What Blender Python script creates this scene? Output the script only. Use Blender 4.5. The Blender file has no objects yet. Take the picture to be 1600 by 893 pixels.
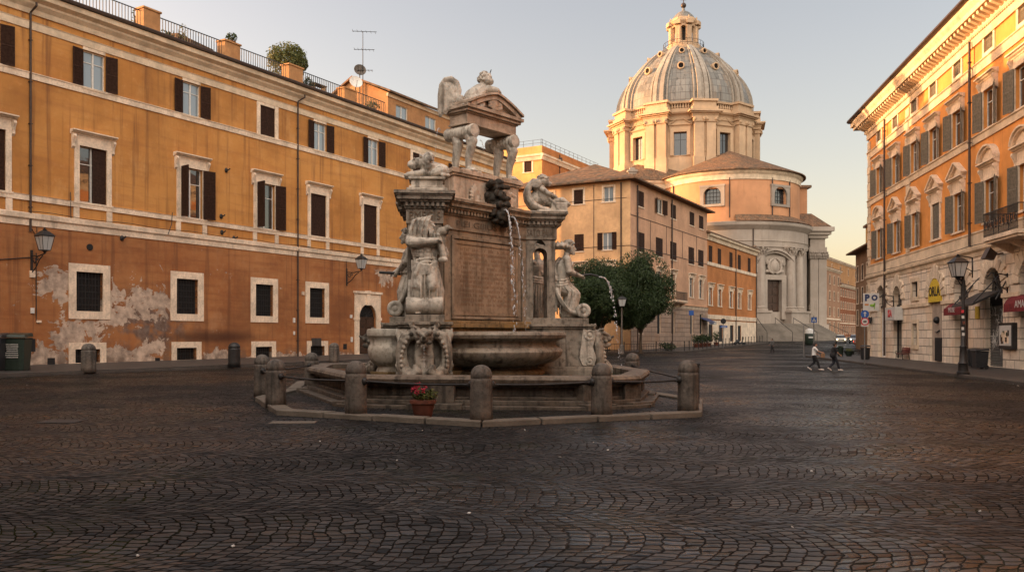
import bpy, bmesh, math, random
from mathutils import Vector, Matrix, Euler
random.seed(7)
R = math.radians
SC = bpy.context.scene
COL = SC.collection

# ------------------------------------------------------------------ camera
F, HZ, H = 1340.0, 525.0, 2.0            # focal length and horizon of the photograph (1600 px wide), eye height
cam_d = bpy.data.cameras.new("camera")
cam = bpy.data.objects.new("camera", cam_d); COL.objects.link(cam)
cam.location = (0, 0, H); cam.rotation_euler = (R(90), 0, 0)
cam_d.sensor_width = 36; cam_d.lens = 36 * F / 1600
cam_d.shift_y = (HZ - 446.5) / 1600
cam_d.clip_start = .1; cam_d.clip_end = 6000
SC.camera = cam
# ------------------------------------------------------------------ sky and sun
SUN_EL, SUN_AZ = R(6.0), math.atan2(-1.0, .17)      # azimuth measured clockwise from +Y
world = bpy.data.worlds.new("World"); SC.world = world; world.use_nodes = True
wt = world.node_tree; bg = wt.nodes["Background"]
sky = wt.nodes.new("ShaderNodeTexSky"); sky.sky_type = 'NISHITA'; sky.sun_disc = False
sky.sun_elevation = SUN_EL; sky.sun_rotation = SUN_AZ
sky.air_density = 1.0; sky.dust_density = 2.2; sky.ozone_density = 1.0; sky.altitude = 50
hs = wt.nodes.new("ShaderNodeHueSaturation"); hs.inputs['Saturation'].default_value = .86; hs.inputs['Value'].default_value = 1.0
tint = wt.nodes.new("ShaderNodeMix"); tint.data_type = 'RGBA'; tint.blend_type = 'MULTIPLY'; tint.inputs[0].default_value = 1.0; tint.inputs[7].default_value = (1.075, .84, .755, 1)
wt.links.new(sky.outputs[0], hs.inputs['Color']); wt.links.new(hs.outputs[0], tint.inputs[6])
# added fill light: an invented bright sky patch behind the viewer lifts the facades
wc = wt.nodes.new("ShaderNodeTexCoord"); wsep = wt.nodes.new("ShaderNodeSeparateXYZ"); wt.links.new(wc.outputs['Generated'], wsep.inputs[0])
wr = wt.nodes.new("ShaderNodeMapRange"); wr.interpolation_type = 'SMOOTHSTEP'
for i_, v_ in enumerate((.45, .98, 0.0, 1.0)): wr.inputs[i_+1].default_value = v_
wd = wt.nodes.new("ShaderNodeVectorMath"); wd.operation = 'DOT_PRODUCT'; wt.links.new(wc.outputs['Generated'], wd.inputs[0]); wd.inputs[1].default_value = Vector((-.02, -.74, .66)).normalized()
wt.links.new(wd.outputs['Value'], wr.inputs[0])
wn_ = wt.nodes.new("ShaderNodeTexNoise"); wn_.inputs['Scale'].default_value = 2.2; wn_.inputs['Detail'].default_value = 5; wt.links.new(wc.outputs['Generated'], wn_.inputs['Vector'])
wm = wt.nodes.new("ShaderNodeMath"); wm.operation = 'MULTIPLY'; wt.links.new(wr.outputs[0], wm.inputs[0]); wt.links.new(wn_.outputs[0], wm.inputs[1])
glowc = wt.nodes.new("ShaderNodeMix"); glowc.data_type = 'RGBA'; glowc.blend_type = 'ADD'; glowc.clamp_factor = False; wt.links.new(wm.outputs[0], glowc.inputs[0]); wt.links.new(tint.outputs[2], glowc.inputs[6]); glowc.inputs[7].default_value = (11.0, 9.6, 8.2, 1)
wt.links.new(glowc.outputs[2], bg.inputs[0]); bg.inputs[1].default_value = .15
sun_d = bpy.data.lights.new("sun", 'SUN'); sun = bpy.data.objects.new("sun", sun_d); COL.objects.link(sun)
sun_d.energy = 3.3; sun_d.angle = R(.5); sun_d.color = (1, .55, .24)
sdir = Vector((math.sin(SUN_AZ) * math.cos(SUN_EL), math.cos(SUN_AZ) * math.cos(SUN_EL), math.sin(SUN_EL)))
sun.rotation_euler = sdir.to_track_quat('Z', 'Y').to_euler(); sun.location = (-60, 20, 60)
SC.view_settings.view_transform = 'Standard'; SC.view_settings.look = 'None'
SC.view_settings.exposure = 1.75; SC.view_settings.gamma = 1
SC.cycles.max_bounces = 6; SC.cycles.diffuse_bounces = 3; SC.cycles.glossy_bounces = 3
SC.cycles.transmission_bounces = 4; SC.cycles.transparent_max_bounces = 8
SC.cycles.use_denoising = True

# ------------------------------------------------------------------ pixel helpers (used to survey the place)
def ray(px): return (px - 800) / F
def gp(px, py, z=0.0):
    d = (H - z) * F / (py - HZ); return Vector((ray(px) * d, d, z))
def zat(py, d): return H + (HZ - py) / F * d
def rise(y):                              # the street climbs gently beyond the square
    t = max(0.0, y - 95.0)
    return .0161 * t * t / (t + 6.0) if t < 90 else .0161 * 90 * 90 / 96 + (t - 90) * .003

class Face:
    """A vertical plane: local X runs to the picture's right, -Y points out of the wall."""
    def __init__(s, px, d, vx, sgn=1, at=None):
        s.o = Vector((ray(px) * d, d)) if at is None else Vector(at)
        s.x = Vector((ray(vx), 1.0)).normalized() * sgn
        s.rot = math.atan2(s.x.y, s.x.x)
    def u(s, px):
        r = ray(px); return (r * s.o.y - s.o.x) / (s.x.x - r * s.x.y)
    def d(s, px): return s.o.y + s.u(px) * s.x.y
    def z(s, px, py): return zat(py, s.d(px))
    def at_px(s, px, v):                  # u of a picture column on the plane v metres behind the wall
        r = ray(px); n = Vector((-s.x.y, s.x.x)); o = s.o + n*v; return (r*o.y - o.x) / (s.x.x - r*s.x.y)
    def loc(s, p):
        v = Vector((p[0], p[1])) - s.o; return (v.dot(s.x), v.dot(Vector((-s.x.y, s.x.x))))
    def world(s, u, v, z=0):
        p = s.o + s.x * u + Vector((-s.x.y, s.x.x)) * v; return Vector((p.x, p.y, z))

# ------------------------------------------------------------------ objects
def tag(o, label=None, cat=None, group=None, kind=None):
    if label: o["label"] = label
    if cat: o["category"] = cat
    if group: o["group"] = group
    if kind: o["kind"] = kind
    return o
def empty(name, loc=(0, 0, 0), rz=0.0, label=None, cat=None, group=None, scale=1.0, parent=None):
    o = bpy.data.objects.new(name, None); COL.objects.link(o); o.empty_display_size = .2
    o.location = loc; o.rotation_euler = (0, 0, rz); o.scale = (scale,) * 3
    if parent: o.parent = parent
    return tag(o, label, cat, group)
def inst(name, mesh, parent=None, loc=(0, 0, 0), rot=(0, 0, 0), scale=None):
    o = bpy.data.objects.new(name, mesh); COL.objects.link(o)
    o.location = loc; o.rotation_euler = rot
    if scale is not None: o.scale = scale if hasattr(scale, '__len__') else (scale,) * 3
    if parent: o.parent = parent
    return o
def kids(o): return [c for c in COL.objects if c.parent == o]
def copy_tree(o, parent=None):
    c = o.copy(); COL.objects.link(c)
    if parent: c.parent = parent
    for ch in list(o.children): copy_tree(ch, c)
    return c

class MB:
    def __init__(s): s.v, s.f, s.m = [], [], []
    def add(s, vs, fs, mi=0):
        b = len(s.v); s.v += [tuple(p) for p in vs]
        for q in fs: s.f.append(tuple(b + i for i in q)); s.m.append(mi)
        return s
    def quad(s, a, b, c, d, mi=0): return s.add([a, b, c, d], [(0, 1, 2, 3)], mi)
    def box(s, x0, x1, y0, y1, z0, z1, mi=0):
        return s.add([(x0,y0,z0),(x1,y0,z0),(x1,y1,z0),(x0,y1,z0),(x0,y0,z1),(x1,y0,z1),(x1,y1,z1),(x0,y1,z1)],
                     [(3,2,1,0),(4,5,6,7),(0,1,5,4),(1,2,6,5),(2,3,7,6),(3,0,4,7)], mi)
    def obox(s, c, ax, ay, az, mi=0):     # box from centre and three half vectors
        c, ax, ay, az = map(Vector, (c, ax, ay, az)); vs = []
        for k in (-1, 1):
            for i, j in ((-1,-1),(1,-1),(1,1),(-1,1)): vs.append(c + ax*i + ay*j + az*k)
        return s.add(vs, [(3,2,1,0),(4,5,6,7),(0,1,5,4),(1,2,6,5),(2,3,7,6),(3,0,4,7)], mi)
    def prism(s, poly, z0, z1, mi=0, cap=True):
        n = len(poly); vs = [(p[0], p[1], z0) for p in poly] + [(p[0], p[1], z1) for p in poly]
        fs = [(i, (i+1) % n, n + (i+1) % n, n + i) for i in range(n)]
        if cap: fs += [tuple(range(n))[::-1], tuple(range(n, 2*n))]
        return s.add(vs, fs, mi)
    def rings(s, polys, mi=0, cap=True):  # closed 3D polygons of equal length joined in order
        n = len(polys[0]); vs = [p for r in polys for p in r]; fs = []
        for k in range(len(polys) - 1):
            for i in range(n):
                a, b = k*n + i, k*n + (i+1) % n; fs.append((a, b, b + n, a + n))
        if cap: fs += [tuple(range(n))[::-1], tuple(range((len(polys)-1)*n, len(polys)*n))]
        return s.add(vs, fs, mi)
    def lathe(s, prof, seg=24, c=(0, 0, 0), a0=0.0, a1=2*math.pi, sx=1, sy=1, mi=0, cap=True):
        full = abs(a1 - a0) > 6.28; n = seg if full else seg + 1; vs, fs = [], []
        for r, z in prof:
            for i in range(n):
                a = a0 + (a1 - a0) * i / seg
                vs.append((c[0] + r*math.cos(a)*sx, c[1] + r*math.sin(a)*sy, c[2] + z))
        for k in range(len(prof) - 1):
            for i in range(seg):
                j = (i+1) % n; fs.append((k*n + i, k*n + j, (k+1)*n + j, (k+1)*n + i))
        if cap and full: fs += [tuple(range(n))[::-1], tuple(range((len(prof)-1)*n, len(prof)*n))]
        return s.add(vs, fs, mi)
    def tube(s, pts, r, seg=8, mi=0, cap=True):
        pts = [Vector(p) for p in pts]; n = len(pts); vs, fs = [], []; up = None
        for k, p in enumerate(pts):
            t = (pts[min(k+1, n-1)] - pts[max(k-1, 0)]); t = t.normalized() if t.length > 1e-9 else Vector((0,0,1))
            if up is None: up = Vector((0,0,1)) if abs(t.z) < .9 else Vector((1,0,0))
            a = t.cross(up).normalized(); b = a.cross(t).normalized(); up = b
            rr = r[k] if hasattr(r, '__len__') else r
            for i in range(seg):
                q = 2*math.pi*i/seg; vs.append(p + a*math.cos(q)*rr + b*math.sin(q)*rr)
        for k in range(n-1):
            for i in range(seg):
                j = (i+1) % seg; fs.append((k*seg+i, k*seg+j, (k+1)*seg+j, (k+1)*seg+i))
        if cap: fs += [tuple(range(seg))[::-1], tuple(range((n-1)*seg, n*seg))]
        return s.add(vs, fs, mi)
    def ball(s, c, r, seg=10, ring=6, mi=0, m=None):
        rx, ry, rz = r if hasattr(r, '__len__') else (r, r, r); vs = []; fs = []
        for k in range(1, ring):
            t = math.pi*k/ring
            for i in range(seg):
                a = 2*math.pi*i/seg; vs.append(Vector((rx*math.sin(t)*math.cos(a), ry*math.sin(t)*math.sin(a), rz*math.cos(t))))
        vs += [Vector((0,0,rz)), Vector((0,0,-rz))]; T, B = len(vs)-2, len(vs)-1
        for k in range(ring-2):
            for i in range(seg):
                j = (i+1) % seg; fs.append((k*seg+i, (k+1)*seg+i, (k+1)*seg+j, k*seg+j))
        for i in range(seg):
            j = (i+1) % seg; fs.append((T, i, j)); fs.append((B, (ring-2)*seg+j, (ring-2)*seg+i))
        c = Vector(c); return s.add([(m @ v if m else v) + c for v in vs], fs, mi)
    def cap(s, p0, p1, r0, r1, seg=10, mi=0):   # tapered capsule
        p0, p1 = Vector(p0), Vector(p1); t = p1 - p0; L = t.length
        t = t / L if L > 1e-6 else Vector((0, 0, 1))
        pts, rs = [], []
        for a in (90, 60, 30): pts.append(p0 - t*r0*math.sin(R(a))); rs.append(max(r0*math.cos(R(a)), r0*.02))
        pts.append(p0); rs.append(r0); pts.append(p1); rs.append(r1)
        for a in (30, 60, 90): pts.append(p1 + t*r1*math.sin(R(a))); rs.append(max(r1*math.cos(R(a)), r1*.02))
        up = Vector((0,0,1)) if abs(t.z) < .9 else Vector((1,0,0)); a_ = t.cross(up).normalized(); b_ = t.cross(a_)
        vs, fs = [], []
        for p, rr in zip(pts, rs):
            for i in range(seg):
                q = 2*math.pi*i/seg; vs.append(p + a_*math.cos(q)*rr + b_*math.sin(q)*rr)
        n = len(pts)
        for k in range(n-1):
            for i in range(seg):
                j = (i+1) % seg; fs.append((k*seg+i, k*seg+j, (k+1)*seg+j, (k+1)*seg+i))
        fs += [tuple(range(seg))[::-1], tuple(range((n-1)*seg, n*seg))]
        return s.add(vs, fs, mi)
    def chain(s, pts, rs, seg=10, mi=0):
        for k in range(len(pts)-1): s.cap(pts[k], pts[k+1], rs[k], rs[k+1], seg, mi)
        return s
    def xf(s, m, start=0):
        for i in range(start, len(s.v)): s.v[i] = tuple(m @ Vector(s.v[i]))
        return s
    def mesh(s, name, mats, smooth=False, fix=True):
        me = bpy.data.meshes.new(name); me.from_pydata(s.v, [], s.f)
        for m in (mats if isinstance(mats, (list, tuple)) else [mats]): me.materials.append(m)
        for p, mi in zip(me.polygons, s.m): p.material_index = mi; p.use_smooth = bool(smooth)
        if fix:
            bm = bmesh.new(); bm.from_mesh(me); bmesh.ops.recalc_face_normals(bm, faces=bm.faces); bm.to_mesh(me); bm.free()
        me.update(); return me
    def build(s, name, mats, parent=None, loc=(0,0,0), rot=(0,0,0), smooth=False, bevel=0, fix=True, scale=None, label=None):
        me = s.mesh(name, mats, smooth, fix)
        if smooth == 'auto':
            for p in me.polygons: p.use_smooth = True
            me.set_sharp_from_angle(angle=R(40))
        o = inst(name, me, parent, loc, rot, scale)
        if label: o['label'] = label
        if bevel:
            b = o.modifiers.new("bevel", 'BEVEL'); b.width = bevel; b.segments = 2; b.limit_method = 'ANGLE'; b.angle_limit = R(40)
        return o

def sculpt(mb, voxel, smooth=2, mat=None, rough=0.0):
    """Join overlapping closed shapes into one carved surface; returns a mesh."""
    me = mb.mesh("carved", [mat] if mat else [], True)
    o = bpy.data.objects.new("carving", me); COL.objects.link(o)
    r = o.modifiers.new("r", 'REMESH'); r.mode = 'VOXEL'; r.voxel_size = voxel; r.use_smooth_shade = True
    if smooth:
        q = o.modifiers.new("s", 'SMOOTH'); q.iterations = smooth; q.factor = .5
    if rough:
        tx = bpy.data.textures.new("chisel", 'CLOUDS'); tx.noise_scale = voxel*5
        dm = o.modifiers.new("d", 'DISPLACE'); dm.texture = tx; dm.strength = rough; dm.texture_coords = 'LOCAL'
    dg = bpy.context.evaluated_depsgraph_get(); dg.update()
    out = bpy.data.meshes.new_from_object(o.evaluated_get(dg))
    bpy.data.objects.remove(o); bpy.data.meshes.remove(me)
    out.materials.clear()
    if mat: out.materials.append(mat)
    return out

def fit_text(s, size, width, mat, depth=.005):
    me = text_mesh(s, size, mat, depth); w = max(v.co.x for v in me.vertices) - min(v.co.x for v in me.vertices)
    me.transform(Matrix.Scale(width/w, 4, (1, 0, 0))); return me
def text_mesh(s, size, mat, depth=.01, align='CENTER', bold=0.0, sx=1.0):
    c = bpy.data.curves.new("letters", 'FONT'); c.body = s; c.size = size; c.extrude = depth; c.align_x = align; c.align_y = 'CENTER'
    c.offset = bold; c.resolution_u = 2
    o = bpy.data.objects.new("letters", c); COL.objects.link(o)
    dg = bpy.context.evaluated_depsgraph_get(); dg.update()
    me = bpy.data.meshes.new_from_object(o.evaluated_get(dg)); bpy.data.objects.remove(o)
    me.transform(Matrix.Scale(sx, 4, (1, 0, 0))); me.transform(Matrix.Rotation(R(90), 4, 'X'))
    me.materials.clear(); me.materials.append(mat); return me

# ------------------------------------------------------------------ materials
class NT:
    def __init__(s, name, rough=.7, spec=.35):
        s.m = bpy.data.materials.new(name); s.m.use_nodes = True; s.t = s.m.node_tree
        s.b = s.t.nodes["Principled BSDF"]; s.b.inputs["Roughness"].default_value = rough
        s.b.inputs["Specular IOR Level"].default_value = spec
        s._co = None
    def n(s, ty, **kw):
        x = s.t.nodes.new(ty)
        for k, v in kw.items(): setattr(x, k, v)
        return x
    def put(s, sock, v):
        if isinstance(v, bpy.types.NodeSocket): s.t.links.new(v, sock)
        elif v is not None:
            if sock.type == 'RGBA' and len(v) == 3: v = (*v, 1)
            sock.default_value = v
    def set(s, **kw):
        for k, v in kw.items(): s.put(s.b.inputs[k.replace('_', ' ')], v)
        return s
    @property
    def co(s):
        if s._co is None: s._co = s.n('ShaderNodeTexCoord').outputs['Object']
        return s._co
    def math(s, op, a, b=None, c=None, clamp=False):
        x = s.n('ShaderNodeMath', operation=op, use_clamp=clamp); s.put(x.inputs[0], a)
        if b is not None: s.put(x.inputs[1], b)
        if c is not None: s.put(x.inputs[2], c)
        return x.outputs[0]
    def vmath(s, op, a, b=None):
        x = s.n('ShaderNodeVectorMath', operation=op); s.put(x.inputs[0], a)
        if b is not None: s.put(x.inputs[1], b)
        return x.outputs[0]
    def noise(s, scale, detail=4, rough=.55, vec=None, stretch=None, out=0, dist=0):
        v = vec or s.co
        if stretch: v = s.vmath('MULTIPLY', v, stretch)
        x = s.n('ShaderNodeTexNoise'); s.put(x.inputs['Vector'], v); x.inputs['Scale'].default_value = scale
        x.inputs['Detail'].default_value = detail; x.inputs['Roughness'].default_value = rough; x.inputs['Distortion'].default_value = dist
        return x.outputs[out]
    def step(s, f, lo, hi, a=0.0, b=1.0):
        x = s.n('ShaderNodeMapRange', interpolation_type='SMOOTHSTEP'); s.put(x.inputs[0], f)
        for i, v in enumerate((lo, hi, a, b)): s.put(x.inputs[i+1], v)
        return x.outputs[0]
    def mix(s, f, a, b, blend='MIX'):
        x = s.n('ShaderNodeMix', data_type='RGBA', blend_type=blend); s.put(x.inputs[0], f); s.put(x.inputs[6], a); s.put(x.inputs[7], b)
        return x.outputs[2]
    def sep(s, v):
        x = s.n('ShaderNodeSeparateXYZ'); s.put(x.inputs[0], v); return x.outputs
    def comb(s, x=0.0, y=0.0, z=0.0):
        c = s.n('ShaderNodeCombineXYZ')
        for i, v in enumerate((x, y, z)): s.put(c.inputs[i], v)
        return c.outputs[0]
    def bump(s, h, strength=.4, dist=.02, normal=None):
        x = s.n('ShaderNodeBump'); s.put(x.inputs['Height'], h); x.inputs['Strength'].default_value = strength; x.inputs['Distance'].default_value = dist
        if normal: s.put(x.inputs['Normal'], normal)
        s.put(s.b.inputs['Normal'], x.outputs[0]); return x.outputs[0]

def sc3(c, k): return tuple(min(1, v*k) for v in c)
def stained(name, col, dark=None, k=(.75, 1.15), scale=.6, rough=.85, streak=.25, fine=.3, bump=.25, bscale=30, spec=.2, streak_col=None, s=1.0):
    """Weathered plaster or stone: large blotches, rain streaks with a shape of their own and fine grain."""
    t = NT(name, rough, spec)
    big = t.noise(scale/s, 5, .6); sm = t.noise(scale*9/s, 4, .65)
    c = t.mix(t.step(big, .3, .7), sc3(col, k[0]), sc3(col, k[1]))
    c = t.mix(t.math('MULTIPLY', t.step(sm, .35, .75), fine), c, dark or sc3(col, .55))
    if streak:
        st = t.noise(1.0/s, 5, .6, stretch=(2.2, 2.2, .13)); st2 = t.noise(.45/s, 3)
        f = t.math('MULTIPLY', t.step(st, .52, .74), t.step(st2, .42, .62))
        c = t.mix(t.math('MULTIPLY', f, streak), c, streak_col or sc3(col, .35))
    t.set(Base_Color=c)
    if bump: t.bump(t.math('ADD', t.noise(bscale/s, 5, .65), t.math('MULTIPLY', t.noise(bscale*.2/s, 3), 1.5)), bump, .02*s)
    return t.m
def plain(name, col, rough=.6, metal=0.0, spec=.4, var=.25, scale=6):
    t = NT(name, rough, spec); f = t.noise(scale, 4, .6)
    t.set(Base_Color=t.mix(t.step(f, .3, .7), sc3(col, 1-var), sc3(col, 1+var)), Metallic=metal); return t.m
def glow(name, col, k):
    t = NT(name, .4); t.set(Base_Color=col, Emission_Color=col, Emission_Strength=k); return t.m
# ------------------------------------------------------------------ the palette
ST = {}
TRAV = (.50, .41, .32)
ST['trim'] = stained("pale_stone_trim", (.79, .62, .455), dark=(.22, .16, .11), scale=.8, fine=.35, streak=.45, streak_col=(.12, .09, .07))
ST['trim_warm'] = stained("cream_stone_trim", (.68, .53, .37), dark=(.30, .22, .15), scale=.8, fine=.25, streak=.3)
ST['shutter'] = plain("brown_shutter_paint", (.040, .020, .013), .8, var=.35, spec=.12)
ST['shutter_grey'] = plain("grey_green_shutter_paint", (.155, .135, .105), .75, var=.25, spec=.2)
ST['white_wood'] = plain("white_window_paint", (.62, .58, .52), .5, var=.12)
ST['iron'] = plain("black_iron", (.018, .016, .015), .5, var=.4)
ST['pipe'] = plain("brown_copper_pipe", (.045, .026, .018), .5, var=.3)
ST['dark'] = plain("dark_interior", (.012, .010, .009), .8)
ST['wood_door'] = plain("dark_door_wood", (.05, .025, .014), .45, var=.4)
ST['curtain'] = plain("pale_curtain", (.45, .42, .37), .9, var=.15)
def glass_mat(name, col, spec=.9, rough=.03):
    t = NT(name, rough, spec); t.set(Base_Color=col, IOR=1.6)
    t.bump(t.noise(1.3, 2), .05, .05); return t.m
ST['glass'] = glass_mat("window_glass", (.02, .02, .022))
ST['glass_pale'] = glass_mat("window_glass_painted_sky", (.20, .24, .26), .9, .05)  # pale blue base colour paints reflected sky into the panes
ST['lamp_glass'] = glass_mat("frosted_lamp_glass", (.42, .42, .40), .5, .25)

def tiles(name, col):
    t = NT(name, .85, .2); x, y, z = t.sep(t.co)
    u = t.math('MULTIPLY', x, 4.2); w = t.math('MULTIPLY', y, 2.6)
    un = t.n('ShaderNodeTexWhiteNoise', noise_dimensions='2D')
    t.put(un.inputs['Vector'], t.comb(t.math('FLOOR', u), t.math('FLOOR', w), 0.0))
    wave = t.math('ABSOLUTE', t.math('SINE', t.math('MULTIPLY', u, math.pi)))
    c = t.mix(un.outputs[0], sc3(col, .55), sc3(col, 1.35))
    c = t.mix(t.math('MULTIPLY', t.step(t.noise(.8, 5, .6), .42, .65), .7), c, (.09, .075, .055))
    t.set(Base_Color=c); t.bump(t.math('ADD', wave, t.math('MULTIPLY', t.math('FRACT', w), .5)), .9, .06); return t.m
ST['tiles'] = tiles("old_roof_tiles", (.19, .105, .06))

def left_wall(fr):
    """Ochre stucco above; on the ground storey, redder stucco that has fallen off in places."""
    t = NT("ochre_stucco_left", .88, .2); x, y, z = t.sep(t.co)
    zs = fr.z(140, 352)
    big = t.noise(.22, 5, .6); sm = t.noise(2.2, 5, .62); hor = t.noise(.9, 4, .6, stretch=(.25, 1, 2.4))
    up = t.mix(t.step(big, .32, .68), (.455, .196, .052), (.55, .262, .076))
    up = t.mix(t.math('MULTIPLY', t.step(hor, .45, .72), .45), up, (.33, .135, .048))
    up = t.mix(t.math('MULTIPLY', t.step(sm, .5, .75), .3), up, (.62, .33, .13))
    lo = t.mix(t.step(big, .32, .68), (.31, .118, .042), (.41, .18, .068))
    lo = t.mix(t.math('MULTIPLY', t.step(hor, .42, .7), .6), lo, (.22, .078, .030))
    lo = t.mix(t.math('MULTIPLY', t.step(sm, .45, .8), .35), lo, (.45, .24, .11))
    c = t.mix(t.step(z, zs - .05, zs + .05), lo, up)
    soot1 = t.math('MULTIPLY', t.step(t.noise(.13, 6, .66), .47, .66), .55); c = t.mix(soot1, c, t.mix(t.step(z, zs - .05, zs + .05), (.15, .058, .026), (.27, .115, .035)))
    pale = t.math('MULTIPLY', t.step(t.noise(.31, 6, .7, stretch=(1, 1, .6)), .54, .70), .35); c = t.mix(pale, c, t.mix(t.step(z, zs - .05, zs + .05), (.46, .25, .13), (.66, .38, .15)))
    # rain streaks
    st = t.noise(.8, 5, .62, stretch=(2.4, 1, .10)); f = t.math('MULTIPLY', t.step(st, .50, .70), .62)
    c = t.mix(f, c, (.15, .062, .03))
    # fallen plaster, gathered where the photograph shows it
    def blob(px, py, ru, rz):
        a = t.math('DIVIDE', t.math('SUBTRACT', x, fr.u(px)), ru); b = t.math('DIVIDE', t.math('SUBTRACT', z, fr.z(px, py)), rz)
        r = t.math('SQRT', t.math('ADD', t.math('MULTIPLY', a, a), t.math('MULTIPLY', b, b)))
        return t.step(r, 0.2, 1.35, 1.0, 0.0)
    def union(l):
        o = l[0]
        for b in l[1:]: o = t.math('MAXIMUM', o, b)
        return o
    reg = union([blob(85, 440, 1.7, 1.7), blob(190, 480, 2.5, 2.4), blob(125, 520, 3.0, 1.6), blob(225, 470, 3.2, 1.9),
                 blob(60, 560, 4.0, 1.5), blob(200, 558, 4.5, 1.5), blob(340, 560, 3.4, 1.0), blob(440, 560, 5.0, .8),
                 blob(602, 425, 2.2, 1.8), blob(540, 560, 4, .8), blob(20, 560, 3, 1.3)])
    n1 = t.noise(.80, 7, .64, dist=.9); n2 = t.noise(2.9, 4, .6)
    nn = t.math('ADD', t.math('MULTIPLY', n1, .75), t.math('MULTIPLY', n2, .25))
    low = t.step(z, 0.0, zs, 1.0, 0.0)
    pm = t.math('ADD', nn, t.math('MULTIPLY', reg, .205)); mask = t.step(pm, .638, .650)
    greyreg = t.math('MULTIPLY', blob(232, 505, 4.4, 2.5), t.step(t.noise(.8, 4), .40, .55))
    c = t.mix(t.math('MULTIPLY', greyreg, .85), c, t.mix(t.step(sm, .3, .7), (.085, .065, .055), (.17, .135, .115)))
    pl = t.mix(t.step(t.math('ADD', t.math('MULTIPLY', sm, .5), t.math('MULTIPLY', big, .5)), .36, .62), (.25, .185, .14), (.60, .45, .335))
    soot = blob(335, 526, 5.2, .55)
    c = t.mix(t.math('MULTIPLY', mask, t.step(z, zs-.6, zs-1.2)), c, pl)
    c = t.mix(t.math('MULTIPLY', soot, .75), c, (.045, .018, .012))
    c = t.mix(t.math('MULTIPLY', t.step(z, 0.2, 1.5, 1.0, 0.0), t.step(t.noise(1.4, 5), .40, .62, 0, .75)), c, (.13, .085, .06))
    h = t.math('SUBTRACT', t.math('MULTIPLY', t.noise(14, 5, .65), .35), t.math('MULTIPLY', mask, .8))
    t.set(Base_Color=c); t.bump(h, .5, .05); return t.m

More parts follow.
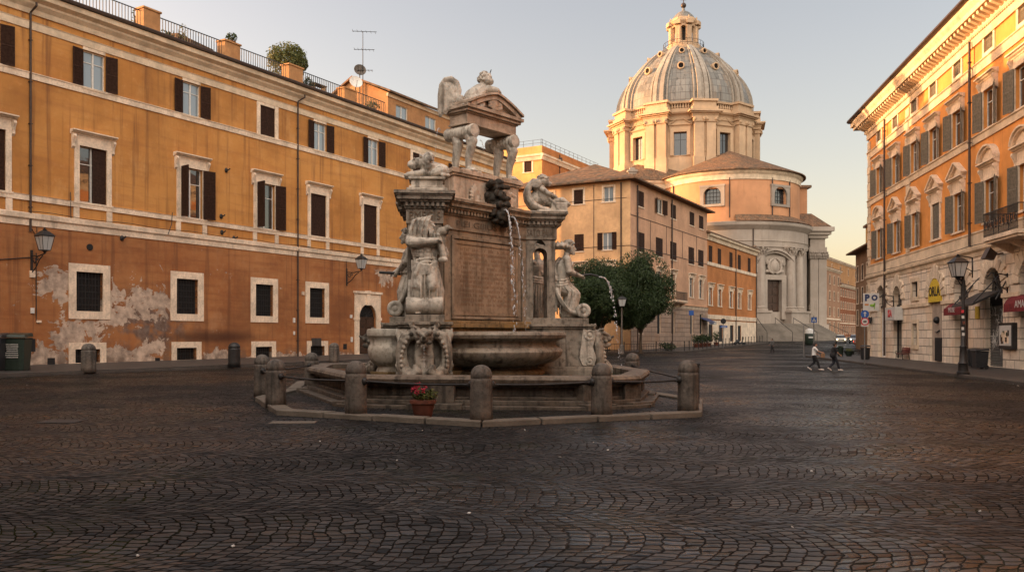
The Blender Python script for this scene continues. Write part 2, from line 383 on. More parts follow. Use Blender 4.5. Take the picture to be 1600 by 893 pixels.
def cobble():
    t = NT("basalt_cobbles", .5, .30); x, y, z = t.sep(t.co)
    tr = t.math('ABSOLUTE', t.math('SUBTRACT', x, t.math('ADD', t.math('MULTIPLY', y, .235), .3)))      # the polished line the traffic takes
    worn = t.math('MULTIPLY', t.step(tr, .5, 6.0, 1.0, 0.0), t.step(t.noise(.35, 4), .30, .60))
    W, S, SAG = 2.4, .155, .50
    def warp(sc, amp, x, y):
        wx, wy, _ = t.sep(t.noise(sc, 2, .5, out=1))
        return t.math('ADD', x, t.math('MULTIPLY', t.math('SUBTRACT', wx, .5), amp)), t.math('ADD', y, t.math('MULTIPLY', t.math('SUBTRACT', wy, .5), amp))
    x, y = warp(.22, 1.5, x, y); x, y = warp(1.7, .20, x, y); x, y = warp(8, .075, x, y)
    yb = t.math('DIVIDE', y, W); b = t.math('FLOOR', yb); tt = t.math('SUBTRACT', t.math('FRACT', yb), .5)
    arc = t.math('MULTIPLY', t.math('SUBTRACT', 1.0, t.math('MULTIPLY', 4.0, t.math('MULTIPLY', tt, tt))), SAG)
    u = t.math('DIVIDE', t.math('ADD', t.math('SUBTRACT', x, arc), t.math('MULTIPLY', b, .37)), S); r = t.math('FLOOR', u); fu = t.math('FRACT', u)
    off = t.n('ShaderNodeTexWhiteNoise', noise_dimensions='2D'); t.put(off.inputs['Vector'], t.comb(r, b, 0.0))
    v = t.math('ADD', t.math('DIVIDE', t.math('MULTIPLY', tt, W*1.06), S), t.math('MULTIPLY', off.outputs[0], .9)); vi = t.math('FLOOR', v); fv = t.math('FRACT', v)
    wn = t.n('ShaderNodeTexWhiteNoise', noise_dimensions='3D'); t.put(wn.inputs['Vector'], t.comb(r, b, vi)); rnd = wn.outputs[0]; rc = t.sep(wn.outputs[1])
    eu = t.math('MINIMUM', fu, t.math('SUBTRACT', 1.0, fu)); ev = t.math('MINIMUM', fv, t.math('SUBTRACT', 1.0, fv))
    e = t.math('MINIMUM', eu, t.math('MULTIPLY', ev, .55))
    joint = t.step(e, .02, .095)                     # 0 in the joint, 1 on the stone
    dome = t.step(e, .05, .42)
    grain = t.noise(38, 4, .7); patch = t.noise(.33, 4, .55); patch2 = t.noise(1.1, 4, .6)
    c = t.mix(rnd, (.0045, .004, .0037), (.0200, .0172, .0152))
    c = t.mix(t.math('MULTIPLY', t.step(grain, .42, .7), .5), c, (.020, .018, .016))
    c = t.mix(t.math('MULTIPLY', t.step(patch, .45, .7), .55), c, (.012, .0105, .0095))
    c = t.mix(t.math('MULTIPLY', t.step(rc[1], .93, .95), .5), c, (.05, .038, .03))
    moss = t.math('MULTIPLY', t.step(t.noise(.30, 3), .50, .62), t.step(patch2, .40, .6))
    jc = t.mix(moss, (.007, .006, .005), (.018, .020, .006))
    t.set(Base_Color=t.mix(joint, jc, c))
    ro = t.math('ADD', t.math('MULTIPLY', rc[2], .14), t.step(t.noise(.16, 4, .55), .40, .60, .46, .20)); ro = t.math('ADD', ro, t.math('MULTIPLY', grain, .08))
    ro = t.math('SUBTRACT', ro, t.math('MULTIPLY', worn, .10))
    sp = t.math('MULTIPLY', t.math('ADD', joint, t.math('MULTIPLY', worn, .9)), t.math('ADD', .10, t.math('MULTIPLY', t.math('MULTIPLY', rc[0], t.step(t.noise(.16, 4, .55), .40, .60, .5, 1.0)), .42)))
    t.set(Roughness=t.mix(joint, (.9, .9, .9), t.comb(ro, ro, ro)), Specular_IOR_Level=sp)
    tilt = t.math('ADD', t.math('MULTIPLY', t.math('SUBTRACT', rc[0], .5), t.math('SUBTRACT', fu, .5)), t.math('MULTIPLY', t.math('SUBTRACT', rc[1], .5), t.math('SUBTRACT', fv, .5)))
    h = t.math('ADD', t.math('ADD', t.math('MULTIPLY', joint, .55), t.math('MULTIPLY', dome, .35)), t.math('ADD', t.math('MULTIPLY', tilt, 2.3), t.math('ADD', t.math('MULTIPLY', grain, .16), t.math('MULTIPLY', rnd, .25))))
    t.bump(h, 1.0, .020); return t.m
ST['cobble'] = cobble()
def flags(name, col, bw, bh, rough=.55):
    t = NT(name, rough, .4); br = t.n('ShaderNodeTexBrick'); t.put(br.inputs['Vector'], t.co)
    for k, v in (('Scale', 1.0), ('Brick Width', bw), ('Row Height', bh), ('Mortar Size', .012), ('Mortar Smooth', .3)): br.inputs[k].default_value = v
    t.put(br.inputs['Color1'], sc3(col, .75)); t.put(br.inputs['Color2'], sc3(col, 1.2)); t.put(br.inputs['Mortar'], sc3(col, .3))
    c = t.mix(t.math('MULTIPLY', t.step(t.noise(1.2, 5), .42, .68), .5), br.outputs[0], sc3(col, .45))
    t.set(Base_Color=c); t.bump(t.math('ADD', t.math('MULTIPLY', t.noise(25, 4), .3), t.math('MULTIPLY', br.outputs[1], -1.0)), .4, .02); return t.m
ST['paving'] = flags("dark_paving", (.050, .043, .038), .55, .55)
ST['kerb'] = stained("kerb_stone", (.15, .125, .10), scale=1.4, fine=.5, streak=0, bump=.3)
ST['kerb_dark'] = stained("dark_kerb_stone", (.085, .072, .062), scale=1.4, fine=.5, streak=0, bump=.3)
# fountain stone
def carved(name, col, dark, warm, k=.5, scale=1.5, orange=.0):
    t = NT(name, .72, .35); a = t.noise(scale, 6, .62); b = t.noise(scale*4.5, 5, .65); st = t.noise(1.6, 5, .62, stretch=(3, 3, .22))
    c = t.mix(t.step(a, .33, .66), sc3(col, .72), sc3(col, 1.18))
    c = t.mix(t.math('MULTIPLY', t.step(b, .44, .72), k), c, dark)
    c = t.mix(t.math('MULTIPLY', t.step(st, .50, .68), k*1.2), c, sc3(dark, .8))
    c = t.mix(t.math('MULTIPLY', t.step(t.noise(.9, 4, .6, stretch=(1, 1, .5)), .50, .66), .25 + orange), c, warm)
    t.set(Base_Color=c, Roughness=t.step(b, .3, .7, .55, .85)); t.bump(t.math('ADD', t.noise(16, 6, .7), t.math('MULTIPLY', b, 1.2)), .45, .03); return t.m
ST['statue'] = carved("weathered_marble", (.52, .47, .395), (.075, .066, .053), (.36, .28, .19), .60)
ST['ftrav'] = carved("fountain_travertine", (.29, .25, .20), (.042, .036, .028), (.24, .16, .09), .70)
ST['fpink'] = carved("pink_fountain_marble", (.50, .395, .30), (.105, .080, .058), (.42, .27, .16), .5, 1.1, .08)
ST['fbody'] = carved("stained_body_marble", (.30, .235, .17), (.060, .045, .031), (.30, .19, .085), .6, 1.1, .12)
ST['fstain'] = carved("ochre_stained_plinth", (.26, .175, .085), (.055, .042, .022), (.34, .20, .05), .6, 1.3, .35)
ST['fbasin'] = carved("sooty_basin_stone", (.098, .078, .060), (.016, .012, .009), (.10, .058, .03), .75, 1.6)
ST['fpanel'] = carved("inscription_slab", (.315, .225, .150), (.10, .070, .045), (.34, .20, .09), .5, 1.6, .12)
ST['fwet'] = carved("wet_mossy_stone", (.16, .115, .065), (.035, .028, .018), (.20, .115, .03), .7, 1.8, .2)
ST['frock'] = carved("dark_wet_rock", (.035, .027, .018), (.010, .009, .007), (.05, .04, .012), .6, 3)
ST['frim'] = carved("basin_rim_marble", (.165, .128, .096), (.034, .026, .019), (.16, .095, .055), .65, 1.4)
ST['cut'] = plain("carved_letter_stain", (.15, .112, .078), .9)
ST['bollard'] = carved("bollard_travertine", (.125, .104, .086), (.028, .024, .019), (.18, .12, .08), .6, 2.4)
def water_mat():
    t = NT("pool_water", .04, .5); t.set(Base_Color=(.018, .020, .014)); t.bump(t.noise(5, 3), .25, .03); return t.m
ST['water'] = water_mat()
def jet_mat():
    t = NT("falling_water", .12, .5); t.set(Base_Color=(.85, .86, .88), Transmission_Weight=.55, IOR=1.33); return t.m
ST['jet'] = jet_mat()
def leaf(name, a, b, spec=.3):
    t = NT(name, .55, spec); o = t.n('ShaderNodeNewGeometry').outputs['Random Per Island']
    t.set(Base_Color=t.mix(o, a, b)); t.b.inputs['Subsurface Weight'].default_value = 0
    tr = t.n('ShaderNodeBsdfTranslucent'); t.put(tr.inputs[0], t.mix(o, sc3(a, 1.3), sc3(b, 1.5)))
    mx = t.n('ShaderNodeMixShader'); mx.inputs[0].default_value = .22
    t.t.links.new(t.b.outputs[0], mx.inputs[1]); t.t.links.new(tr.outputs[0], mx.inputs[2])
    t.t.links.new(mx.outputs[0], t.t.nodes['Material Output'].inputs[0]); return t.m
ST['leaf'] = leaf("dark_oak_leaves", (.018, .032, .011), (.045, .070, .022))
ST['leaf_y'] = leaf("yellow_green_leaves", (.05, .065, .018), (.13, .13, .035))
ST['bark'] = stained("bark", (.09, .065, .045), scale=3, streak=.4, bump=.6)
ST['terracotta'] = plain("terracotta", (.125, .04, .024), .75, var=.25)
ST['red_paint'] = plain("dark_red_paint", (.17, .028, .022), .5, var=.25)
# ------------------------------------------------------------------ building helpers
def flat_fn(u, y, z): return (u, y, z)
def wall_holes(mb, u0, u1, z0, z1, holes, depth=.35, fn=flat_fn, mi=0, y=0.0, du=None):
    """A wall sheet with rectangular openings and their reveals."""
    us = {u0, u1}; zs = {z0, z1}
    for a, b, c, d in holes:
        us |= {max(u0, a), min(u1, b)}; zs |= {max(z0, c), min(z1, d)}
    if du:
        n = int((u1 - u0) / du) + 1; us |= {u0 + (u1 - u0) * i / n for i in range(n + 1)}
    us = sorted(us); zs = sorted(zs)
    for i in range(len(us) - 1):
        for j in range(len(zs) - 1):
            cu, cz = (us[i]+us[i+1])/2, (zs[j]+zs[j+1])/2
            if us[i+1]-us[i] < 1e-6 or zs[j+1]-zs[j] < 1e-6: continue
            if any(a < cu < b and c < cz < d for a, b, c, d in holes): continue
            mb.quad(fn(us[i], y, zs[j]), fn(us[i+1], y, zs[j]), fn(us[i+1], y, zs[j+1]), fn(us[i], y, zs[j+1]), mi)
    for a, b, c, d in holes:
        cs = [u for u in us if a - 1e-6 <= u <= b + 1e-6]
        mb.quad(fn(a, y, c), fn(a, y+depth, c), fn(a, y+depth, d), fn(a, y, d), mi)
        mb.quad(fn(b, y, c), fn(b, y+depth, c), fn(b, y+depth, d), fn(b, y, d), mi)
        for p, q in zip(cs, cs[1:]):
            mb.quad(fn(p, y, c), fn(q, y, c), fn(q, y+depth, c), fn(p, y+depth, c), mi)
            mb.quad(fn(p, y, d), fn(q, y, d), fn(q, y+depth, d), fn(p, y+depth, d), mi)
def arch_fill(mb, x0, x1, zs, zt, y0, y1, n=12, mi=0, front_only=False):
    """Fills a rectangular opening's head so that what is left is an arch."""
    c, a, b = (x0+x1)/2, (x1-x0)/2, zt - .005 - zs; P = []
    for i in range(n+1):
        q = math.pi*(1 - i/n); P.append((c + a*math.cos(q), zs + b*math.sin(q)))
    for p, q in zip(P, P[1:]):
        mb.quad((p[0], y0, p[1]), (q[0], y0, q[1]), (q[0], y0, zt), (p[0], y0, zt), mi)
        mb.quad((p[0], y0, p[1]), (q[0], y0, q[1]), (q[0], y1, q[1]), (p[0], y1, p[1]), mi)
def band(mb, u0, u1, prof, mi=0, fn=None):
    """A moulding: profile of (out, z) run along the wall."""
    a = [(u0, -o, z) for o, z in prof]; b = [(u1, -o, z) for o, z in prof]
    return mb.rings([a, b], mi)
def curved_band(mb, prof, c, r, a0, a1, n, mi=0):
    ps = []
    for i in range(n+1):
        a = a0 + (a1-a0)*i/n; ps.append([(c[0]+(r+o)*math.cos(a), c[1]+(r+o)*math.sin(a), z) for o, z in prof])
    return mb.rings(ps, mi)
CORN = lambda z, h, o: [(-.05, z), (.25*o, z), (.30*o, z+.22*h), (.62*o, z+.42*h), (.70*o, z+.62*h), (o, z+.72*h), (o, z+h), (-.05, z+h)]
def body_shell(mb, u0, u1, z0, z1, depth, mi=0):
    mb.quad((u0, 0, z0), (u0, depth, z0), (u0, depth, z1), (u0, 0, z1), mi)
    mb.quad((u1, 0, z0), (u1, depth, z0), (u1, depth, z1), (u1, 0, z1), mi)
    mb.quad((u0, depth, z0), (u1, depth, z0), (u1, depth, z1), (u0, depth, z1), mi)
    mb.quad((u0, 0, z1), (u1, 0, z1), (u1, depth, z1), (u0, depth, z1), mi)

WC = {}
def cached(key, fn):
    if key not in WC: WC[key] = fn()
    return WC[key]
def shutter_mesh(w, h, mat, side, slat=True):
    def mk():
        mb = MB(); s = 1 if side > 0 else -1; t = .045; f = .07
        def bx(a, b, y0, y1, z0, z1): mb.box(min(a*s, b*s), max(a*s, b*s), y0, y1, z0, z1)
        bx(0, f, -t/2, t/2, 0, h); bx(w-f, w, -t/2, t/2, 0, h)
        for z in (0, h*.48, h-f*1.2): bx(f, w-f, -t/2, t/2, z, z+f*1.2)
        n = max(6, int(h/.11))
        for i in range(n):
            z = f + (h - 2*f)*(i+.5)/n; hh = (h-2*f)/n*.62
            mb.add([(f*s, -.02, z-hh), ((w-f)*s, -.02, z-hh), ((w-f)*s, .016, z+hh), (f*s, .016, z+hh)], [(0, 1, 2, 3)])
        return mb.mesh("shutter", ST[mat])
    return cached(('sh', round(w, 2), round(h, 2), mat, side), mk)
def tri_poly(hw, z, hgt): return [(-hw, z), (hw, z), (0, z+hgt)]
def hood_mesh(kind, w, h, fw, gap, mat):
    def mk():
        mb = MB(); hw = w/2 + fw + .28; z = h + fw + gap
        if kind == 'strip':
            mb.box(-w/2-fw*.8, w/2+fw*.8, -.07, .02, h+.32, h+.58); mb.box(-w/2-fw*.5, w/2+fw*.5, -.04, .02, h+.02, h+.32); return mb.mesh("hood", ST[mat])
        mb.box(-w/2-fw, w/2+fw, -.06, .02, h+fw*.98, z)                       # frieze
        band(mb, -hw, hw, CORN(z, .30, .42))
        for s in (-1, 1):                                                     # scrolled brackets
            cx = s*(w/2 + fw + .10); zz = z - .02
            pts = [(.30, zz), (.34, zz-.14), (.22, zz-.34), (.13, zz-.60), (.15, zz-.78), (.0, zz-.92), (.0, zz)]
            mb.rings([[(cx-.09, -o, q) for o, q in pts], [(cx+.09, -o, q) for o, q in pts]])
        zc = z + .30
        if kind == 'tri':
            H2 = hw*.62; o = .40
            mb.rings([[(-hw+.1, -.06, zc), (hw-.1, -.06, zc), (0, -.06, zc+H2-.06)], [(-hw+.1, .02, zc), (hw-.1, .02, zc), (0, .02, zc+H2-.06)]])
            for s in (-1, 1):
                a, b = Vector((s*hw*1.04, 0, zc-.04)), Vector((0, 0, zc+H2)); d = (b-a)
                for off, oo, th in ((0, .26, .12), (.12, o, .10)):
                    n = Vector((-d.z*s, 0, d.x*s)).normalized() if s < 0 else Vector((d.z, 0, -d.x)).normalized()
                    n = Vector((d.z, 0, -d.x)).normalized(); n = n if n.z > 0 else -n
                    p = [a+n*off, b+n*off, b+n*(off+th), a+n*(off+th)]
                    mb.rings([[(q.x, -oo - (.002 if s > 0 else 0), q.z) for q in p], [(q.x, .02, q.z) for q in p]])
        if kind == 'seg':
            H2 = hw*.62; n = 12; P = []
            for i in range(n+1):
                x = -hw*1.02 + 2*hw*1.02*i/n; P.append((x, zc - .03 + H2*max(0.0, 1-(x/(hw*1.02))**2)**.62))
            for (xa, za), (xb, zb) in zip(P, P[1:]):
                mb.quad((xa, -.06, zc-.02), (xb, -.06, zc-.02), (xb, -.06, zb), (xa, -.06, za))
            for off, oo, th in ((0, .26, .13), (.13, .40, .11)):
                mb.rings([[(x, -oo, z_+off), (x, .02, z_+off), (x, .02, z_+off+th), (x, -oo, z_+off+th)] for x, z_ in P])
        return mb.mesh("hood", ST[mat])
    return cached(('hood', kind, round(w, 2), round(h, 2), fw, gap, mat), mk)
def add_window(parent, loc, w, h, rot=0.0, fw=.18, proud=.05, sill=True, hood=None, gap=.3, shut=None, smat='shutter',
               sash='white_wood', pane='glass', grille=False, trim='trim', depth=.28, swing=(168, 168), head=None, name='window', label=None, mull=1, far=False):
    w, h = round(w, 2), round(h, 2)
    def base():
        mb = MB()
        if fw > 0:
            mb.box(-w/2-fw, -w/2, -proud, .02, 0 if sill else -fw, h); mb.box(w/2, w/2+fw, -proud, .02, 0 if sill else -fw, h)
            mb.box(-w/2-fw, w/2+fw, -proud, .02, h, h+fw)
            if not sill: mb.box(-w/2, w/2, -proud, .02, -fw, 0)
        else:
            f = .07
            mb.box(-w/2, -w/2+f, depth-.14, depth-.04, 0, h); mb.box(w/2-f, w/2, depth-.14, depth-.04, 0, h); mb.box(-w/2+f, w/2-f, depth-.14, depth-.04, h-f, h)
        if sill: mb.box(-w/2-fw-.10, w/2+fw+.10, -.14 if not far else -.1, depth-.15, -.13, 0)
        return mb.mesh("window", ST[trim])
    o = inst(name, cached(('wb', w, h, fw, proud, sill, trim, depth, far), base), parent, loc, (0, 0, rot))
    if label: o["label"] = label
    if sash:
        def sm():
            mb = MB(); f = .075; y0, y1 = depth-.10, depth-.03; mb.box(-w/2+.002, -w/2+f, y0, y1, .002, h-.002); mb.box(w/2-f, w/2-.002, y0, y1, .002, h-.002)
            mb.box(-w/2+f, w/2-f, y0, y1, h-f, h-.002); mb.box(-w/2+f, w/2-f, y0, y1, .002, f)
            if mull: mb.box(-f*.8, f*.8, y0-.01, y1, f, h-f)
            if h > 2.4 and mull: mb.box(-w/2+f, w/2-f, y0+.008, y1-.004, h*.68, h*.68+f*.7)
            return mb.mesh("sash", ST[sash])
        inst("sash", cached(('sa', w, h, sash, depth, mull), sm), o)
    def pm():
        mb = MB(); mb.box(-w/2, w/2, depth-.045, depth+.02, 0, h); return mb.mesh("pane", ST[pane])
    inst("pane", cached(('pa', w, h, pane, depth), pm), o)
    if hood: inst("hood", hood_mesh(hood, w, h, fw, gap, trim), o)
    if shut:
        lw = w/2
        for s in (1, -1):                       # the left leaf hangs at -w/2 and reaches to +x when shut
            me = shutter_mesh(lw - .01, h - .01, smat, s); hx = -s*w/2
            st = shut if isinstance(shut, str) else shut[0 if s > 0 else 1]
            if st == 'closed': inst("shutter", me, o, (hx + s*.004, -.005 if fw == 0 else .06, .004))
            elif st == 'open':
                a = swing[0 if s > 0 else 1]; inst("shutter", me, o, (hx, -proud-.05 if fw else -.06, .004), (0, 0, -s*R(a)))
            elif st == 'ajar': inst("shutter", me, o, (hx, -.03, .004), (0, 0, -s*R(28)))
    if grille:
        def gm():
            mb = MB(); n = max(3, int(w/.22)); m = max(2, int(h/.38)); y = depth*.30
            for i in range(1, n): x = -w/2 + w*i/n; mb.box(x-.016, x+.016, y-.016, y+.016, .002, h-.002)
            for i in range(1, m): z = h*i/m; mb.box(-w/2+.002, w/2-.002, y-.022, y+.010, z-.018, z+.018)
            return mb.mesh("grille", ST['iron'])
        inst("grille", cached(('gr', w, h, depth), gm), o)
    return o
def downpipe(parent, x, z0, z1, y=-.12, r=.07, bend=None):
    mb = MB(); pts = []
    if bend: pts += [(x + bend, y - .55, z1 + .55), (x + bend, y - .55, z1 + .35)]
    pts += [(x, y, z1), (x, y, z0)]; mb.tube(pts, r, 8)
    z = z0 + 1.5
    while z < z1: mb.box(x-r*1.35, x+r*1.35, y-r*1.35, y+.13, z, z+.05); z += 2.6
    return mb.build("downpipe", ST['pipe'], parent, smooth='auto')
# ------------------------------------------------------------------ ground, pavements
FL = Face(140, 57.0, 1570)                                   # left palace
FR = Face(1595, 48.7, 1008, -1)                              # right palace
FM = Face(985, 105.0, 1553)                                  # far palace, street side
def ground():
    xs = [-900, -400, -200] + [-140 + 10*i for i in range(29)] + [200, 400, 900]
    ys = [-60, -20, 0, 20, 40, 60, 80] + [90 + 4*i for i in range(30)] + [240, 300, 400, 700, 1500]
    mb = MB(); n = len(xs); mb.v = [(x, y, rise(y)) for y in ys for x in xs]
    for j in range(len(ys)-1):
        for i in range(n-1): mb.f.append((j*n+i, j*n+i+1, (j+1)*n+i+1, (j+1)*n+i)); mb.m.append(0)
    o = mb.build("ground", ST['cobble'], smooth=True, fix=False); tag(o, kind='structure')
ground()
def pavement(name, poly, h=.13, kerb_idx=(), mat='paving', kmat='kerb_dark', kw=.30):
    """poly in world metres, anticlockwise; the edges in kerb_idx carry a kerb of dressed stones"""
    mb = MB(); n = len(poly); bot = [(p[0], p[1], rise(p[1]) - .3) for p in poly]; top = [(p[0], p[1], rise(p[1]) + h) for p in poly]
    mb.rings([bot, top]); o = mb.build(name, ST[mat]); tag(o, kind='structure')
    for k in kerb_idx:
        a, b = Vector(poly[k]), Vector(poly[(k+1) % n]); L = (b-a).length; d = (b-a)/L; nrm = Vector((d.y, -d.x)); mb = MB(); q = 0.0
        while q < L - .05:
            e = min(L, q + random.uniform(1.0, 1.5)); p0, p1 = a + d*(q+.006), a + d*(e-.006); dz = random.uniform(0, .008); m = (p0+p1)/2
            mb.obox((m.x + nrm.x*(kw/2-.25), m.y + nrm.y*(kw/2-.25), rise(m.y) + h/2 - .1 + dz), (d.x*(e-q-.012)/2, d.y*(e-q-.012)/2, rise(p1.y)/2-rise(p0.y)/2), (nrm.x*kw/2, nrm.y*kw/2, 0), (0, 0, h/2 + .106))
            q = e
        k = mb.build("kerb", ST[kmat], bevel=.015); tag(k, kind='structure')
def xy(v): return (v.x, v.y)
# left pavement: from beside the camera's left to far behind the fountain
kl0, kl1 = FL.loc(gp(0, 592)), FL.loc(gp(400, 571)); kly = (kl0[1] + kl1[1])/2
pavement("pavement", [xy(FL.world(-26, kly)), xy(FL.world(75, kly)), xy(FL.world(75, .3)), xy(FL.world(-26, .3))], kerb_idx=(0,))
# ------------------------------------------------------------------ left palace
PL = empty("palazzo", (FL.o.x, FL.o.y, 0), FL.rot, "long ochre palace with peeling plaster along the left side of the square", "building")
ST['wallL'] = left_wall(FL)
uL0, uL1 = FL.u(-150) - 55, FL.u(795)
ZE = FL.z(140, 20)                        # eave
ZS2, ZS1 = FL.z(140, 138.5), FL.z(140, 350); ZSILL = FL.z(140, 318)
LW = []                                   # windows: (u, z, w, h, options)
top_w = FL.u(163)-FL.u(128); top_h = FL.z(147, 80)-FL.z(147, 137)
for px, sh in ((-22, 'open'), (147, 'open'), (299, 'open'), (418, 'closed'), (500, 'open'), (583, 'open'), (652, 'closed'), (712, 'open')):
    o = dict(hood='strip' if sh == 'open' else None, shut=sh, fw=.0 if sh == 'open' else .38, pane='glass_pale', swing=(172, 166), depth=.25)
    LW.append((FL.u(px), ZS2 + .02, top_w, top_h, o))
mid_w = FL.u(166)-FL.u(123); mid_h = FL.z(145, 232)-ZSILL
for px, sh in ((-18, 'closed'), (145, 'half'), (299, 'open'), (415, 'open'), (497, 'closed'), (578, 'closed'), (648, 'closed'), (705, 'open')):
    s = ('', 'closed') if sh == 'half' else sh
    LW.append((FL.u(px), ZSILL + .03, mid_w, mid_h, dict(hood='flat', gap=.32, shut=s, fw=.34, proud=.10, pane='glass', swing=(100, 168), depth=.30)))
gw = FL.u(162)-FL.u(120); gh = FL.z(140, 425)-FL.z(140, 486); gfw = .52
for px in (-60, 140, 292.5, 413, 495.5): LW.append((FL.u(px), FL.z(140, 486), gw, gh, dict(fw=gfw, sill=False, proud=.06, grille=True, pane='dark', sash=None, depth=.34)))
bw = FL.u(157)-FL.u(118); bh = FL.z(140, 545)-FL.z(140, 566)
for px in (-60, 137, 291.5, 412, 496): LW.append((FL.u(px), FL.z(140, 566), bw, bh, dict(fw=.44, sill=False, proud=.05, grille=True, pane='dark', sash=None, depth=.4)))
du, dw = FL.u(574), FL.u(588)-FL.u(561); dz0, dz1 = .12, FL.z(574, 475)
holes = [(u-w/2, u+w/2, z, z+h) for u, z, w, h, _ in LW] + [(du-dw/2, du+dw/2, dz0, dz1)]
mb = MB(); wall_holes(mb, uL0, uL1, -.5, ZE - .2, holes, .32); body_shell(mb, uL0, uL1, -.5, ZE - .2, 16)
arch_fill(mb, du-dw/2, du+dw/2, dz1-dw/2, dz1, .0, .32)
mb.build("wall", ST['wallL'], PL)
for u, z, w, h, o in LW: add_window(PL, (u, 0, z), w, h, **o)
mb = MB()
band(mb, uL0, uL1, [(-.05, ZS2-.42), (.08, ZS2-.42), (.10, ZS2-.1), (.15, ZS2-.04), (.15, ZS2), (-.05, ZS2)]); mb.build("string_course", ST['trim'], PL)
mb = MB(); band(mb, uL0, uL1, [(-.05, ZS1-.55), (.06, ZS1-.55), (.08, ZS1-.2), (.20, ZS1-.1), (.22, ZS1+.18), (.12, ZS1+.24), (-.05, ZS1+.26)])
band(mb, uL0, uL1, [(-.05, ZSILL-.36), (.10, ZSILL-.36), (.10, ZSILL-.06), (.14, ZSILL), (-.05, ZSILL)])
for u, z, w, h, o in LW:
    if o.get('hood') == 'flat':
        for s in (-1, 1): mb.box(u+s*(w/2+.2)-.2, u+s*(w/2+.2)+.2, -.075, .02, ZS1+.262, ZSILL-.362)
mb.build("string_course", ST['trim'], PL)
ce = ZE - 2.35
mb = MB(); band(mb, uL0, uL1, [(-.05, ce), (.07, ce), (.09, ce+.42), (.14, ce+.5), (-.05, ce+.5)])
band(mb, uL0, uL1, [(-.05, ce+.95), (.12, ce+.95), (.18, ce+1.25), (.42, ce+1.5), (.46, ce+1.62), (.78, ce+1.80), (.82, ce+2.12), (-.05, ce+2.12)]); mb.build("cornice", ST['trim_warm'], PL)
mb = MB(); band(mb, uL0, uL1, [(.2, ZE-.20), (.98, ZE-.20), (1.02, ZE-.06), (.98, ZE+.02), (.2, ZE+.12)]); mb.build("gutter", ST['pipe'], PL)
mb = MB(); mb.quad((uL0, -.9, ZE+.03), (uL1, -.9, ZE+.03), (uL1, 1.2, ZE+.5), (uL0, 1.2, ZE+.5)); mb.box(uL0, uL1, 1.2, 15.9, ZE-.1, ZE+.45); mb.build("roof", ST['tiles'], PL)
# arched doorway
dr = MB(); f = .62; dt = FL.z(574, 459)
dr.box(du-dw/2-f, du-dw/2, -.12, .02, .1, dz1-dw/2); dr.box(du+dw/2, du+dw/2+f, -.12, .02, .1, dz1-dw/2)
dr.box(du-dw/2-f-.1, du-dw/2-.002, -.17, .02, dz1-dw/2-.25, dz1-dw/2-.002); dr.box(du+dw/2+.002, du+dw/2+f+.1, -.17, .02, dz1-dw/2-.25, dz1-dw/2-.002)
arch_fill(dr, du-dw/2, du+dw/2, dz1-dw/2, dz1+.004, -.12, .02); dr.box(du-dw/2-f, du-dw/2, -.12, .02, dz1-dw/2+.003, dt); dr.box(du+dw/2, du+dw/2+f, -.12, .02, dz1-dw/2+.003, dt)
dr.box(du-dw/2, du+dw/2, -.12, .02, dz1+.004, dt); dr.box(du-dw/2-f-.12, du+dw/2+f+.12, -.26, .02, dt, dt+.22)
dr.rings([[(du-.22, -.2, dz1-.12), (du+.22, -.2, dz1-.12), (du+.34, -.2, dt+.3), (du-.34, -.2, dt+.3)], [(du-.22, .02, dz1-.12), (du+.22, .02, dz1-.12), (du+.34, .02, dt+.3), (du-.34, .02, dt+.3)]])
dr.box(du-dw/2-f, du+dw/2+f, -.5, .0, .13, .32)
do = dr.build("door", ST['trim'], PL)
dl = MB(); zs = dz1-dw/2
for s in (-1, 1):
    x0, x1 = (du-dw/2, du-.02) if s < 0 else (du+.02, du+dw/2)
    dl.box(x0, x1, .24, .30, .3, zs)
    for k in range(4): dl.box(x0+.14, x1-.14, .20, .24, .5+k*(zs-.5)/4, .5+(k+.82)*(zs-.5)/4)
dl.box(du-dw/2, du+dw/2, .18, .31, zs-.08, zs+.06); dl.build("door_leaf", ST['wood_door'], do)
g = MB()
for k in range(1, 8):
    a = math.pi*k/8; g.tube([(du, .2, zs+.06), (du+math.cos(a)*dw*.5, .2, zs+math.sin(a)*dw*.5)], .02, 5)
for rr in (.17, .33): g.tube([(du+math.cos(math.pi*i/12)*dw*rr, .19, zs+.05+math.sin(math.pi*i/12)*dw*rr) for i in range(13)], .02, 5)
g.build("fanlight_grille", ST['iron'], do)
g = MB(); g.box(du-dw/2, du+dw/2, .28, .33, zs, dz1); g.build("pane", ST['dark'], do)
downpipe(PL, FL.u(46), FL.z(46, 362), ce+1.0, bend=.05); downpipe(PL, FL.u(464), .1, ce+1.0, bend=.25)
# small fittings: cables, wall boxes, vents, plaque
mb = MB()
mb.tube([(FL.u(40)+i*.8, -.26 if ZS1 else 0, ZS1+.30+.05*math.sin(i*.9)) for i in range(80)], .022, 5)
mb.tube([(FL.u(-140), -.05, FL.z(0, 404)), (FL.u(0), -.05, FL.z(0, 404)-.05), (FL.u(46), -.06, FL.z(46, 402))], .03, 5)
mb.tube([(FL.u(56), -.04, FL.z(56, 395)), (FL.u(56), -.04, FL.z(56, 500)), (FL.u(60), -.04, FL.z(60, 505))], .03, 5)
mb.tube([(FL.u(57), -.04, FL.z(57, 355)), (FL.u(57), -.04, FL.z(57, 370)), (FL.u(48), -.04, FL.z(48, 356))], .025, 5)
mb.tube([(FL.u(267), -.16, FL.z(267, 332)), (FL.u(266), -.16, FL.z(266, 350)), (FL.u(259), -.26, FL.z(259, 366))], .025, 5)
mb.tube([(FL.u(109), -.06, FL.z(109, 300)), (FL.u(109), -.14, FL.z(109, 345))], .025, 5)
